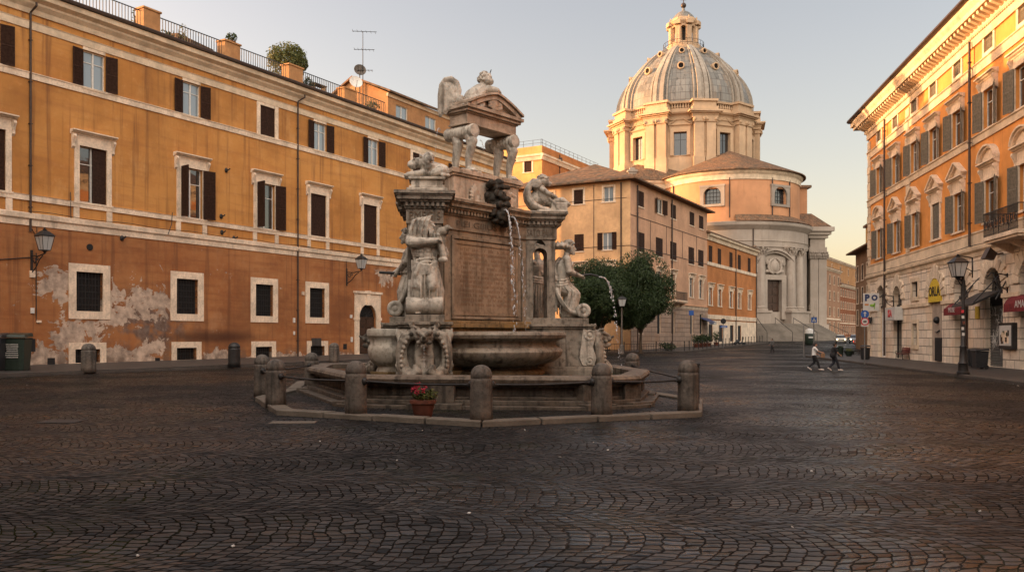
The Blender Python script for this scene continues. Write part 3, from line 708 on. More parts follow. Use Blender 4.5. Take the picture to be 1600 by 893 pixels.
mb.tube([(FL.u(466+i*12), -.25, ZS1+.28) for i in range(12)], .025, 5); mb.tube([(FL.u(541), -.05, FL.z(541, 398)), (FL.u(541), -.05, FL.z(541, 430))], .025, 5)
mb.build("cable", ST['iron'], PL)
for px, py, w, h, m in ((50, 485, .22, .34, 'white_wood'), (60, 502, .3, .15, 'trim'), (50, 428, .34, .42, 'trim'), (473, 458, .28, .3, 'trim'), (548, 494, .25, .3, 'white_wood'), (549, 530, .22, .45, 'white_wood'), (459, 500, .2, .4, 'white_wood'), (459, 520, .15, .3, 'white_wood')):
    mb = MB(); u, z = FL.u(px), FL.z(px, py); mb.box(u-w/2, u+w/2, -.10, .02, z-h/2, z+h/2); mb.build("wall_box", ST[m], PL, bevel=.01)
for px, py, w, h in ((46, 539, .75, .8), (80, 568, .5, .75), (539, 541, .5, .5), (246, 564, .4, .5)):
    mb = MB(); u, z = FL.u(px), FL.z(px, py); mb.box(u-w/2, u+w/2, -.012, .02, z-h/2, z+h/2); mb.build("vent", ST['dark'], PL)
mb = MB(); u, z = FL.u(140), FL.z(140, 386); mb.lathe([(.001, 0), (.22, 0), (.22, .05), (.16, .06), (.001, .06)], 16); mb.xf(Matrix.Translation((u, 0, z)) @ Matrix.Rotation(R(90), 4, 'X')); mb.build("vent", ST['dark'], PL)
mb = MB(); u, z = FL.u(494), FL.z(494, 533); mb.box(u-.6, u+.6, -.07, .02, z-.4, z+.3); mb.build("plaque", ST['paving'], PL, bevel=.01)
for px, py in ((345, 338), (346, 363), (365, 372), (190, 372), (353, 266)):
    mb = MB(); u, z = FL.u(px), FL.z(px, py); mb.tube([(u, .0, z), (u, -.3, z), (u+.1, -.35, z+.12)], .05, 6); mb.ball((u, -.05, z), (.16, .08, .2)); mb.build("wall_hook", ST['iron'], PL)
# roof terrace: railing with masonry piers
TY = -.2
piers = [(-60, 14), (235, 26), (361, 24), (460, 22), (545, 18)]
tz = ZE + .02
rail_top = FL.z(300, 40)
for px, wpx in piers:
    u = FL.u(px); w = FL.u(px+wpx/2)-FL.u(px-wpx/2); zt = FL.z(px, {235: 15, 361: 66, 460: 103, 545: 139}.get(px, 0)) if px > 0 else ZE+2.0
    mb = MB(); mb.box(u-w/2, u+w/2, TY, TY+.9, tz, zt-.14); mb.box(u-w/2-.08, u+w/2+.08, TY-.08, TY+.98, zt-.14, zt); mb.build("terrace_pier", ST.get('wallPH0') or ST.setdefault('wallPH0', stained('pier_stucco', (.46, .235, .10), dark=(.26, .13, .06), scale=.5, fine=.4, streak=.5)), PL, bevel=.02)
def railing(parent, u0, u1, y, z0, z1, step=.24):
    mb = MB(); n = max(2, int((u1-u0)/step))
    for i in range(n+1): x = u0 + (u1-u0)*i/n; mb.box(x-.02, x+.02, y-.02, y+.02, z0, z1)
    mb.box(u0, u1, y-.03, y+.03, z1, z1+.06); mb.box(u0, u1, y-.025, y+.021, z0+.12, z0+.17); return mb.build("terrace_railing", ST['iron'], parent)
for (a, wa), (b, wb) in zip(piers, piers[1:]): railing(PL, FL.u(a+wa/2), FL.u(b-wb/2), TY+.4, tz, tz + 1.45)
railing(PL, FL.u(554), FL.u(604), TY+.4, tz, tz+1.45)
mb = MB()                                 # low tiled lean-to roofs behind the railing
for a, b, h1 in ((295, 350, 1.3), (372, 410, .8)):
    u0, u1 = FL.u(a), FL.u(b); mb.rings([[(u0, 1.2, tz), (u0, 1.2, tz+h1), (u0, 6, tz+h1+.6), (u0, 6, tz)], [(u1, 1.2, tz), (u1, 1.2, tz+h1-.3), (u1, 6, tz+h1+.3), (u1, 6, tz)]])
mb.build("lean_to", ST['tiles'], PL)
# penthouse
p0, p1 = FL.at_px(606, .9), FL.at_px(706, .9); ST['wallPH'] = stained('brown_ochre_stucco', (.42, .215, .095), dark=(.25, .12, .05), scale=.4, fine=.4, streak=.4); pd = 8.0; PY = .9; pzt = FL.z(640, 151)
ph = []
for px in (628, 673): ph.append((FL.at_px(px, .9), FL.z(628, 188), FL.u(637)-FL.u(618), FL.z(628, 160)-FL.z(628, 188)))
mb = MB(); wall_holes(mb, p0, p1, ZE-.3, pzt, [(u-w/2, u+w/2, z, z+h) for u, z, w, h in ph], .3, y=PY)
zr = pzt + 2.0
mb.add([(p0, PY, ZE-.3), (p0, PY+pd, ZE-.3), (p0, PY+pd, pzt), (p0, PY+pd*.55, zr), (p0, PY, pzt)], [(0, 1, 2, 3, 4)]); mb.add([(p1, PY, ZE-.3), (p1, PY+pd, ZE-.3), (p1, PY+pd, pzt), (p1, PY+pd*.55, zr), (p1, PY, pzt)], [(0, 1, 2, 3, 4)])
mb.quad((p0, PY+pd, ZE-.3), (p1, PY+pd, ZE-.3), (p1, PY+pd, pzt), (p0, PY+pd, pzt)); pho = mb.build("penthouse", ST['wallPH'], PL)
mb = MB()
mb.rings([[(p0-.35, PY-.55, pzt-.1), (p0-.35, PY+pd*.55, zr+.02), (p0-.35, PY+pd*.55, zr+.22), (p0-.35, PY-.55, pzt+.1)], [(p1+.3, PY-.55, pzt-.1), (p1+.3, PY+pd*.55, zr+.02), (p1+.3, PY+pd*.55, zr+.22), (p1+.3, PY-.55, pzt+.1)]])
mb.rings([[(p0-.35, PY+pd*.55+.003, zr+.02), (p0-.35, PY+pd+.5, pzt-.1), (p0-.35, PY+pd+.5, pzt+.1), (p0-.35, PY+pd*.55+.003, zr+.22)], [(p1+.3, PY+pd*.55+.003, zr+.02), (p1+.3, PY+pd+.5, pzt-.1), (p1+.3, PY+pd+.5, pzt+.1), (p1+.3, PY+pd*.55+.003, zr+.22)]])
mb.build("roof", ST['tiles'], pho)
for u, z, w, h in ph: add_window(PL, (u, PY, z), w, h, fw=.0, sill=True, pane='glass_pale', depth=.22)
mb = MB(); band(mb, p0-.2, p1, [(.0, pzt-.45), (.12, pzt-.45), (.18, pzt-.2), (.3, pzt-.12), (0, pzt-.12)]); mb.xf(Matrix.Translation((0, PY, 0))); mb.build("cornice", ST['trim_warm'], pho)
# ------------------------------------------------------------------ far palaces
ST['wallM'] = stained("faded_apricot_stucco", (.64, .395, .205), dark=(.42, .23, .12), scale=.25, fine=.4, streak=.45, streak_col=(.16, .10, .06))
ST['wallMp'] = stained("faded_pink_stucco", (.56, .325, .20), dark=(.36, .19, .11), scale=.25, fine=.4, streak=.45, streak_col=(.14, .085, .055))
ST['rust'] = flags("pale_rusticated_stone", (.36, .26, .19), 1.6, .62, .8)
ST['wallO'] = stained("burnt_orange_stucco", (.46, .18, .06), dark=(.24, .085, .03), scale=.3, fine=.4, streak=.35)
ST['wallY'] = stained("yellow_ochre_stucco", (.58, .33, .115), dark=(.36, .2, .07), scale=.3, fine=.3, streak=.3)
ST['wallRB'] = stained("red_brown_stucco", (.27, .10, .045), dark=(.14, .05, .025), scale=.3, fine=.5, streak=.4)
ST['wallB'] = stained("brown_stucco", (.25, .15, .085), dark=(.10, .06, .035), scale=.3, fine=.5, streak=.4)
ST['wallP'] = stained("rosy_stucco", (.36, .20, .12), dark=(.22, .12, .07), scale=.3, fine=.4, streak=.4)

def hip_roof(parent, x0, x1, y0, y1, z, hgt, over=.9, mat='tiles', name='roof'):
    a = [(x0-over, y0-over), (x1+over, y0-over), (x1+over, y1+over), (x0-over, y1+over)]
    k = min(x1-x0, y1-y0)/2
    if x1-x0 > y1-y0: r = [(x0+k, (y0+y1)/2), (x1-k, (y0+y1)/2)]; f = [(0,1,5,4), (1,2,5), (2,3,4,5), (3,0,4)]
    else: r = [((x0+x1)/2, y0+k), ((x0+x1)/2, y1-k)]; f = [(0,1,4), (1,2,5,4), (2,3,5), (3,0,4,5)]
    mb = MB(); mb.add([(p[0], p[1], z+.22) for p in a] + [(p[0], p[1], z+hgt) for p in r], f)
    mb.add([(p[0], p[1], z+.22) for p in a] + [(p[0], p[1], z+.02) for p in a], [(0,1,5,4), (1,2,6,5), (2,3,7,6), (3,0,4,7), (4,5,6,7)])
    return mb.build(name, ST[mat], parent)
def block(root, ua, ub, z0, ze, wa, wb, ma, mbm, roof=None, over=.9):
    """Two street fronts meeting in a corner: A is y=0 (x from 0 to ua), B is x=0 (y from 0 to ub). Windows: (u, z, w, h, options)."""
    mb = MB(); ha = [(u-w/2, u+w/2, z, z+h) for u, z, w, h, _ in wa]; hb = [(u-w/2, u+w/2, z, z+h) for u, z, w, h, _ in wb]
    wall_holes(mb, 0, ua, z0, ze, ha, .3); fb = lambda u, y, z: (y, -u, z)
    wall_holes(mb, -ub, 0, z0, ze, hb, .3, fn=fb, mi=1)
    mb.quad((ua, 0, z0), (ua, ub, z0), (ua, ub, ze), (ua, 0, ze)); mb.quad((0, ub, z0), (ua, ub, z0), (ua, ub, ze), (0, ub, ze), 1); mb.quad((0, 0, ze), (ua, 0, ze), (ua, ub, ze), (0, ub, ze))
    mb.build("wall", [ST[ma], ST[mbm]], root)
    for u, z, w, h, o in wa: add_window(root, (u, 0, z), w, h, far=True, **o)
    for u, z, w, h, o in wb: add_window(root, (0, -u, z), w, h, rot=R(-90), far=True, **o)
    if roof: hip_roof(root, 0, ua, 0, ub, ze, roof, over)
FM2 = Face(985, 105.0, -1570, -1)
PM = empty("palazzo", (FM.o.x, FM.o.y, rise(105)), FM.rot, "faded apricot corner palace with brown shutters behind the two round trees", "building")
zb = rise(105)
ZEM = FM.z(985, 281) - zb
wa, wb = [], []
def rw(fr, l, px, pxw, pa, pb, opts, zoff=0.0, pxs=()):
    """add windows of one size at several pixel columns; size and height read at column px"""
    u0 = fr.u(px); w = fr.u(px+pxw/2)-fr.u(px-pxw/2); z1, z0 = fr.z(px, pa)-zoff, fr.z(px, pb)-zoff
    for p in pxs:
        o = dict(opts)
        if isinstance(p, tuple): o.update(p[1]); p = p[0]
        l.append((fr.u(p), z0, w, z1-z0, o))
sh_o = dict(shut='open', fw=.0, depth=.22, swing=(165, 165)); sh_c = dict(shut='closed', fw=.0, depth=.22)
rw(FM, wa, 1031, 8.6, 311, 334, sh_c, zb, (1001, (1031, sh_o), 1052, 1081, 1095.5))
rw(FM, wa, 1030, 10.5, 371.5, 400.5, sh_c, zb, (1001, 1030, 1052, 1080, 1095))
rw(FM, wa, 1080, 5.6, 434, 464, dict(fw=.28, hood='flat', gap=.1, pane='dark', trim='trim'), zb, (1000, 1030, 1051, 1080, 1095))
rw(FM, wa, 1051, 5.4, 487, 521, dict(fw=.0, pane='dark', sash=None, sill=False, depth=.15), zb, (1080, 1051, 1095, 1029))
rw(FM, wa, 1000, 6, 502, 520, dict(fw=.2, pane='dark', sash=None, grille=True, depth=.15), zb, (1000,))
rw(FM2, wb, 951, 15, 292, 315, dict(fw=.25, depth=.25, pane='glass_pale'), zb, (951, (904, dict(shut='closed'))))
rw(FM2, wb, 949, 15, 363, 390, dict(fw=.0, shut='open', depth=.25, swing=(172, 172)), zb, ((949, dict(pane='glass_pale')), (905, dict(shut='closed'))))
rw(FM2, wb, 905, 16, 417, 446, dict(fw=.3, hood='flat', gap=.1, shut='closed'), zb, (949, 905, 860))
rw(FM2, wb, 951, 15, 292, 315, dict(fw=.25, depth=.25, shut='closed'), zb, (858,)); rw(FM2, wb, 949, 15, 363, 390, dict(fw=.0, shut='closed', depth=.25), zb, (858,))
uaM = FM.u(1105); ubM = -FM2.u(800)
block(PM, uaM, ubM, -1, ZEM, wa, wb, 'wallMp', 'wallM', roof=4.2, over=1.0)
zg = FM.z(1080, 478) - zb
mb = MB(); band(mb, .02, uaM, [(-.05, zg-.45), (.12, zg-.45), (.2, zg-.05), (.35, zg), (-.05, zg)]); mb.build("string_course", ST['trim'], PM)
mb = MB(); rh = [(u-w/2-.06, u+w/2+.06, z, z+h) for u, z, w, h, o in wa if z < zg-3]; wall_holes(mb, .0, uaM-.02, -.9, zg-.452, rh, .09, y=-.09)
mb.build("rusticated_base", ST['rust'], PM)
for px in (995, 1049): downpipe(PM, FM.u(px), .1, ZEM-.3, bend=.0, r=.10)
mb = MB(); mb.tube([(-.14, -FM2.u(971), .1), (-.14, -FM2.u(971), ZEM-.2)], .1, 6); mb.build("downpipe", ST['pipe'], PM)
mb = MB(); mb.tube([(-.03, -FM2.u(928), 5), (-.03, -FM2.u(928), ZEM-.2)], .04, 5); mb.tube([(-.03, 0, ZEM*.62), (-.03, ubM, ZEM*.62)], .035, 5); mb.tube([(-.03, .5, ZEM*.90), (-.03, ubM, ZEM*.90)], .035, 5)
for z in (.62, .80): mb.tube([(0, -.03, ZEM*z), (uaM, -.03, ZEM*z)], .035, 5)
for px in (1016, 1041, 1066, 1088): mb.tube([(FM.u(px), -.03, ZEM*.62), (FM.u(px), -.03, ZEM*.8)], .03, 5)
mb.build("cable", ST['iron'], PM)
def balcony(parent, u0, u1, z, out=1.1, mat='trim', hgt=1.1, step=.16):
    b = MB(); b.box(u0, u1, -out, .0, z-.22, z); b.box(u0+.1, u1-.1, -out+.12, .0, z-.36, z-.222)
    for u in (u0+.35, (u0+u1)/2, u1-.35): b.rings([[(u-.12, -y, q) for y, q in ((0, z-.36), (out*.8, z-.362), (out*.5, z-.6), (0, z-1.0))], [(u+.12, -y, q) for y, q in ((0, z-.36), (out*.8, z-.362), (out*.5, z-.6), (0, z-1.0))]])
    o = b.build("balcony", ST[mat], parent); r = MB()
    n = int((u1-u0-.1)/step)
    for i in range(n+1): x = u0+.05+(u1-u0-.1)*i/n; r.box(x-.013, x+.013, -out+.05, -out+.076, z, z+hgt)
    for s in (u0+.05, u1-.05):
        for k in range(1, 6): r.box(s-.012, s+.012, -out+.063+k*out/6-.012, -out+.063+k*out/6+.012, z, z+hgt)
        r.box(s-.02, s+.02, -out+.04, 0, z+hgt, z+hgt+.05)
    r.box(u0, u1, -out+.036, -out+.09, z+hgt, z+hgt+.05); r.box(u0, u1, -out+.04, -out+.086, z+.1, z+.13); r.build("balcony_rail", ST['iron'], o); return o
balcony(PM, FM.u(1044), FM.u(1062), FM.z(1052, 469)-zb, 1.2)
# narrow orange palace next along the street
uO0, uO1 = FM.u(1105.5), FM.u(1181); oo = FM.world(uO0, .15); zo = rise(oo.y)
PO = empty("palazzo", (oo.x, oo.y, zo), FM.rot, "burnt orange three storey palace between the apricot palace and the domed church", "building")
wa = []
FO = Face(0, 0, 1553, at=(oo.x, oo.y)); ZEO = FO.z(1110, 366)-zo
rw(FO, wa, 1142, 4.8, 394, 421, dict(fw=.0, shut='closed', depth=.2), zo, (1110, 1124, 1142, 1155, 1170.5))
rw(FO, wa, 1142, 4.0, 455, 480, dict(fw=.42, hood='flat', gap=.1, pane='dark'), zo, (1110, 1124.5, 1142, 1155, 1171))
rw(FO, wa, 1142, 5.5, 508, 533, dict(fw=.12, pane='dark', sash=None, sill=False, depth=.12), zo, (1110, 1126, 1143, 1155))
block(PO, FO.u(1181.5), 14, -1.5, ZEO, wa, [], 'wallO', 'wallO', roof=3.0, over=.7)
mb = MB(); L = FO.u(1181.5)
band(mb, 0.01, L+.3, [(-.05, ZEO-1.0), (.2, ZEO-1.0), (.3, ZEO-.5), (.6, ZEO-.3), (.65, ZEO), (-.05, ZEO)]); mb.build("cornice", ST['trim_warm'], PO)
mb = MB()
for py, h in ((409.5, .5), (491, .7)): z = FO.z(1110, py)-zo; band(mb, .01, L, [(-.05, z-h), (.12, z-h), (.16, z), (-.05, z)])
mb.build("string_course", ST['trim'], PO)
zq = FO.z(1110, 500)-zo; mb = MB(); wall_holes(mb, 0.02, L, -1.4, zq, [(u-w/2-.15, u+w/2+.15, z, z+h+.13) for u, z, w, h, o in wa if z < zq-2], .06, y=-.06); mb.build("rusticated_base", ST['trim'], PO)
downpipe(PO, FO.u(1149), .2, ZEO-1, r=.09); downpipe(PO, L-.3, .2, ZEO-1, r=.09)
# tall yellow house showing above the roofs
FY = Face(847, 150.0, 1553); FY2 = Face(847, 150.0, -1570, -1)
PY_ = empty("house", (FY.o.x, FY.o.y, 0), FY.rot, "tall yellow house with a flat railed roof rising behind the fountain and the tiled roof", "building")
wb = []; ZEY = FY.z(847, 227)
rw(FY2, wb, 825, 11.5, 251, 269, dict(fw=.3, shut='closed'), 0, ((792, dict(shut=None)), 825))
rw(FY2, wb, 825, 11.5, 300, 320, dict(fw=.3, shut='closed'), 0, (792, 825))
block(PY_, 26, 16, -1, ZEY, [], wb, 'wallO', 'wallY')
mb = MB(); zc = FY.z(847, 243)
pr = [(-.05, zc-.7), (.2, zc-.7), (.35, zc-.1), (.5, zc), (.5, zc+.35), (-.05, zc+.4)]; band(mb, -.5, 26, pr)
mb.build("cornice", ST['trim_warm'], PY_); mb = MB(); band(mb, -16, .0, [(o+.003, z+.003) for o, z in pr]); mb.xf(Matrix.Rotation(R(-90), 4, 'Z')); mb.build("cornice", ST['trim_warm'], PY_)
mb = MB()
for k in range(14): mb.box(k*1.9, k*1.9+.05, .2, .25, ZEY, ZEY+1.1)
for k in range(9): mb.box(.2, .25, k*1.9, k*1.9+.05, ZEY, ZEY+1.1)
for z in (.55, 1.1): mb.box(0, 25, .2, .24, ZEY+z, ZEY+z+.04); mb.box(.2, .24, 0, 16, ZEY+z+.003, ZEY+z+.043)
mb.build("roof_railing", ST['iron'], PY_)
mb = MB(); mb.tube([(FY.u(874), -.1, ZEY-6), (FY.u(874), -.1, ZEY-.4)], .1, 6); mb.lathe([(.4, 0), (.4, .6)], 8, (FY.u(874), -.2, ZEY-1.6)); mb.build("downpipe", ST['pipe'], PY_)

# ------------------------------------------------------------------ the street beyond the church
FS = Face(1282, 222.0, 1640); zs_ = rise(225)
def street_house(px0, px1, py_eave_at, depth, mat, label, floors, ncol, pxoff=0.0, wmat='shutter', ground=True):
    a = FS.u(px0); o = FS.world(a, pxoff); z = rise(o.y) - .2
    root = empty("house", (o.x, o.y, z), FS.rot, label, "building"); fr = Face(0, 0, 1640, at=(o.x, o.y))
    L = fr.u(px1); ze = fr.z(px0+1, py_eave_at) - z; wa = []; hf = ze/(floors+.35)
    for r in range(floors):
        for c in range(ncol): wa.append((L*(c+.5)/ncol, hf*(r+.42), min(1.3, L/ncol*.4), hf*(.55 if r else .62), dict(fw=.15, shut='closed' if (r*3+c*5) % 4 else None, pane='dark', sill=r > 0, sash='white_wood' if r else None)))
    block(root, L, depth, -1, ze, wa, [], mat, mat, roof=2.6, over=.6)
    mb = MB(); band(mb, 0, L, CORN(ze-.7, .7, .6)); band(mb, 0, L, [(-.05, hf*1.2), (.12, hf*1.2), (.14, hf*1.3), (-.05, hf*1.3)]); mb.build("cornice", ST['trim'], root); return root
street_house(1262, 1313, 409, 14, 'wallP', "rosy four storey house next past the church columns on the far street", 4, 7)
street_house(1312.5, 1339, 444, 12, 'wallRB', "low red brown house with many windows at the end of the far street", 4, 8)
ST['wallOB'] = stained("ochre_brown_stucco", (.44, .225, .095), dark=(.26, .13, .06), scale=.3, fine=.5, streak=.4)
street_house(1297, 1342, 404, 14, 'wallOB', "taller ochre house showing above the red brown house in the far street", 6, 9, 16)
street_house(1338, 1375, 462, 14, 'wallB', "dark brown house closing the far end of the narrow street", 4, 6, -2)
FN = Face(1337, 118.0, 1090, -1); zn = rise(118)
PN = empty("house", (FN.o.x, FN.o.y, zn), FN.rot, "shadowed brown house with deep eaves behind the right palace's far corner", "building")
wa = []; LN = 26; ZEN = zat(398, 118) - zn
for r in range(3):
    for c in range(7): wa.append((1.6+c*3.4, 3.2+r*(ZEN-4)/3, 1.2, 2.0, dict(fw=.12, shut='closed')))
mb = MB(); wall_holes(mb, 0, LN, -1, ZEN, [(u-w/2, u+w/2, z, z+h) for u, z, w, h, _ in wa], .3); body_shell(mb, 0, LN, -1, ZEN, 14); mb.build("wall", ST['wallB'], PN)
for u, z, w, h, o in wa: add_window(PN, (u, 0, z), w, h, far=True, **o)
hip_roof(PN, 0, LN, 0, 14, ZEN, 2.4, 1.1)
mb = MB(); mb.box(.5, LN, 1.2, 13, ZEN, ZEN+3.6); mb.build("attic_storey", ST['wallY'], PN); mb = MB(); mb.box(.2, LN+.2, .9, 13.2, ZEN+3.6, ZEN+3.9); mb.build("roof", ST['tiles'], PN)

# unseen house added behind the viewer to shade the paving and the fountain's foot
NE = empty("house", (-46, -16, 0), R(-4), "ochre house added unseen behind the viewer to shade the near end of the square", "building")
wa = [(6+7*c, 3+6*r, 2.0, 3.2, dict(fw=.25, shut='closed', pane='dark')) for c in range(11) for r in range(3)]
mb = MB(); mb.box(0, 82, -14, 0, -.5, 21); mb.build("wall", ST['wallB'], NE)
for c in range(11):
    for r in range(3): add_window(NE, (76-7*c, .0, 3.5+5.8*r), 2.0, 3.2, rot=R(180), fw=.25, proud=.06, shut='closed', pane='dark', depth=-.03, sash=None)
mb = MB(); mb.box(-.8, 82.8, -14.5, .8, 21, 21.7); mb.build("roof", ST['tiles'], NE)

NC = empty("house", (-44, -12, 0), 0, "tall brown house added unseen at the near left corner to block sky light", "building")  # added out of view to darken the near left wall and paving
mb = MB(); mb.box(0, 29, 0, 19, -.5, 29); mb.build("wall", ST['wallB'], NC); mb = MB(); mb.box(-.7, 29.7, -.7, 19.7, 29, 29.7); mb.build("roof", ST['tiles'], NC)
for c in range(4):
    for r in range(4): add_window(NC, (29.0, 3+4.4*c, 3.5+6.2*r), 1.8, 3.0, rot=R(90), fw=.25, proud=.06, shut='closed', pane='dark', depth=-.03, sash=None)
# ------------------------------------------------------------------ domed church
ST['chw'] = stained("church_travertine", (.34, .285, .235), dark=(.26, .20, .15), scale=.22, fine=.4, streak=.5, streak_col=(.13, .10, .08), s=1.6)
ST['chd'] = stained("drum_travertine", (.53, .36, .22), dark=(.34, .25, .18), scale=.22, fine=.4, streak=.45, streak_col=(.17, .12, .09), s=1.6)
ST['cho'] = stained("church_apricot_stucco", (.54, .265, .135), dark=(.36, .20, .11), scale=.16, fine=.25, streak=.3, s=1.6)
def lead():
    t = NT("grey_lead_sheets", .55, .4); x, y, z = t.sep(t.co)
    a = t.math('MULTIPLY', t.math('ARCTAN2', y, x), 90/(2*math.pi)*1.0); b = t.math('MULTIPLY', z, .62)
    wn = t.n('ShaderNodeTexWhiteNoise', noise_dimensions='2D'); t.put(wn.inputs['Vector'], t.comb(t.math('FLOOR', a), t.math('FLOOR', b), 0.0))
    c = t.mix(wn.outputs[0], (.135, .128, .113), (.235, .218, .19))
    c = t.mix(t.math('MULTIPLY', t.step(t.noise(.5, 6, .65, stretch=(1, 1, .25)), .50, .66), .55), c, (.26, .18, .115))
    c = t.mix(t.math('MULTIPLY', t.step(t.noise(1.1, 6, .65, stretch=(1.6, 1.6, .12)), .52, .68), .8), c, (.055, .045, .04))
    e = t.math('MINIMUM', t.math('FRACT', a), t.math('FRACT', b)); line = t.step(e, .0, .10)
    t.set(Base_Color=t.mix(line, (.07, .06, .05), c)); t.bump(line, .5, .06); return t.m
ST['lead'] = lead()
CH = empty("church", (48.2, 190, 1.2), 0, "baroque church with a great ribbed dome, lantern and curved columned front", "church")
C0 = Vector((48.2, 190)); ZC = 1.2
def cyl_angle(c, r, px):
    d = Vector((ray(px), 1)).normalized(); b = d.dot(c); disc = b*b - c.length_squared + r*r
    p = d*(b - math.sqrt(max(0, disc))) - c; return math.atan2(p.y, p.x), (p + c).y
def zc(py, d): return zat(py, d) - ZC
RL, RU = 16.2, 14.75
FULL = (R(-200), R(20))
# lower white body
zl1 = zc(347, 174); zl_ent = zc(385, 174); zl0 = zc(505, 172)
a_door, d_door = cyl_angle(C0, RL, 1208)
mb = MB(); fnl = lambda u, y, z: ((RL-y)*math.cos(u), (RL-y)*math.sin(u), z)
dw_ = 3.4; dz0_, dz1_ = zc(487, d_door), zc(437, d_door)
wall_holes(mb, FULL[0], FULL[1], -1.5, zl1, [(a_door-dw_/2/RL, a_door+dw_/2/RL, dz0_, dz1_)], .8, fn=fnl, du=.06)
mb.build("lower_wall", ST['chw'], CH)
mb = MB()
E = [(-.3, zl_ent), (.25, zl_ent), (.3, zl_ent+1.0), (.45, zl_ent+1.2), (.3, zl_ent+1.3), (.3, zl_ent+3.4), (.7, zl_ent+3.8), (1.2, zl1-.6), (1.3, zl1), (-.3, zl1+.3)]
curved_band(mb, E, (0, 0), RL, FULL[0], FULL[1], 72)
curved_band(mb, [(-.3, zl0-.9), (.7, zl0-.9), (.7, zl0-.2), (.5, zl0), (-.3, zl0)], (0, 0), RL, FULL[0], FULL[1], 72)
mb.build("entablature", ST['chw'], CH)
# door, its pediment and the blank tablet over it
rd = a_door + R(90)
dm = Matrix.Translation((RL*math.cos(a_door), RL*math.sin(a_door), 0)) @ Matrix.Rotation(rd, 4, 'Z')
mb = MB(); mb.box(-dw_/2, dw_/2, .5, .7, dz0_, dz1_)
for i in (-1, 1):
    for k in range(4): mb.box(min(.1*i, (dw_/2-.25)*i), max(.1*i, (dw_/2-.25)*i), .38, .5, dz0_+.3+k*(dz1_-dz0_)/4, dz0_+(k+.9)*(dz1_-dz0_)/4)
mb.xf(dm); mb.build("door", ST['wood_door'], CH)
mb = MB()
for s in (-1, 1): mb.box(s*(dw_/2+.55)-.55, s*(dw_/2+.55)+.55, -.55, .3, dz0_-1.5, dz1_+.002)
mb.box(-dw_/2-1.1, dw_/2+1.1, -.56, .3, dz1_, dz1_+1.0); zz = dz1_+3.2; n = 14; hw = dw_/2+2.2
for s in (-1, 1): mb.box(s*hw-.5, s*hw+.5, -.7, .3, dz1_+1.4, zz)
for off, oo, th in ((0, .7, .5), (.5, 1.1, .4)):
    mb.rings([[(x, -oo, q+off), (x, .3, q+off), (x, .3, q+off+th), (x, -oo, q+off+th)] for x, q in [(-hw*1.1+2.2*hw*i/n, zz+2.2*math.sin(math.pi*i/n)**.8) for i in range(n+1)]])
mb.ball((0, -.4, dz1_+2.7), (1.25, .45, 1.5), 20, 12); mb.ball((0, -.7, dz1_+2.7), (.8, .3, 1.0), 16, 10)
for s in (-1, 1):
    mb.chain([(s*.5, -.6, dz1_+1.3), (s*1.3, -.65, dz1_+1.7), (s*1.5, -.6, dz1_+2.6), (s*1.2, -.6, dz1_+3.7), (s*.55, -.65, dz1_+4.2)], [.22, .28, .26, .28, .25])
    mb.ball((s*1.75, -.5, dz1_+1.7), (.5, .3, .35)); mb.ball((s*1.7, -.5, dz1_+3.5), (.4, .3, .5))
zt0, zt1 = zc(432-18, d_door), zc(400, d_door)
mb.box(-2.7, 2.7, -.3, .5, zt0, zt1); mb.box(-2.2, 2.2, -.22-.1, .2, zt0+.4, zt1-.4)
mb.xf(dm); mb.build("portal", ST['chw'], CH)
# giant columns with pedestals and leafy capitals
def column(name, a, r, rad, z0, z1, parent):
    mb = MB(); ch = 1.75
    mb.box(-rad*1.5, rad*1.5, -rad*1.5, rad*1.5, z0-2.9, z0-.1); mb.box(-rad*1.7, rad*1.7, -rad*1.7, rad*1.7, z0-.5, z0-.102); mb.box(-rad*1.75, rad*1.75, -rad*1.75, rad*1.75, z0-3.4, z0-2.6)
    mb.lathe([(rad*1.45, z0-.1), (rad*1.45, z0+.25), (rad*1.2, z0+.35), (rad*1.3, z0+.6), (rad*1.02, z0+.8), (rad, z0+3), (rad*.86, z1-ch), (rad*.95, z1-ch+.02), (rad*.95, z1-ch+.15), (rad*.86, z1-ch+.2), (rad*1.05, z1-.6), (rad*1.3, z1-.25)], 20)
    for row, (zz, rr, n) in enumerate(((z1-ch+.25, .98, 10), (z1-ch+.8, 1.1, 10))):
        for k in range(n):
            q = 2*math.pi*(k+row*.5)/n; mb.cap((math.cos(q)*rad*rr*.95, math.sin(q)*rad*rr*.95, zz), (math.cos(q)*rad*rr*1.18, math.sin(q)*rad*rr*1.18, zz+.55), .17, .20, 6)
    for k in range(4): q = math.pi/4+math.pi/2*k; mb.ball((math.cos(q)*rad*1.45, math.sin(q)*rad*1.45, z1-.45), .3, 8, 5)
    mb.box(-rad*1.35, rad*1.35, -rad*1.35, rad*1.35, z1-.22, z1+.05)
    mb.xf(Matrix.Translation((r*math.cos(a), r*math.sin(a), 0)) @ Matrix.Rotation(a + R(90), 4, 'Z')); return mb.build(name, ST['chw'], parent, smooth='auto')
zcol0, zcol1 = zc(484, 172), zl_ent
for px in (1131, 1160, 1188, 1235, 1247.5):
    a, d = cyl_angle(C0, RL + .5, px); column("column", a, RL + .55, 1.05, zcol0, zcol1, CH)
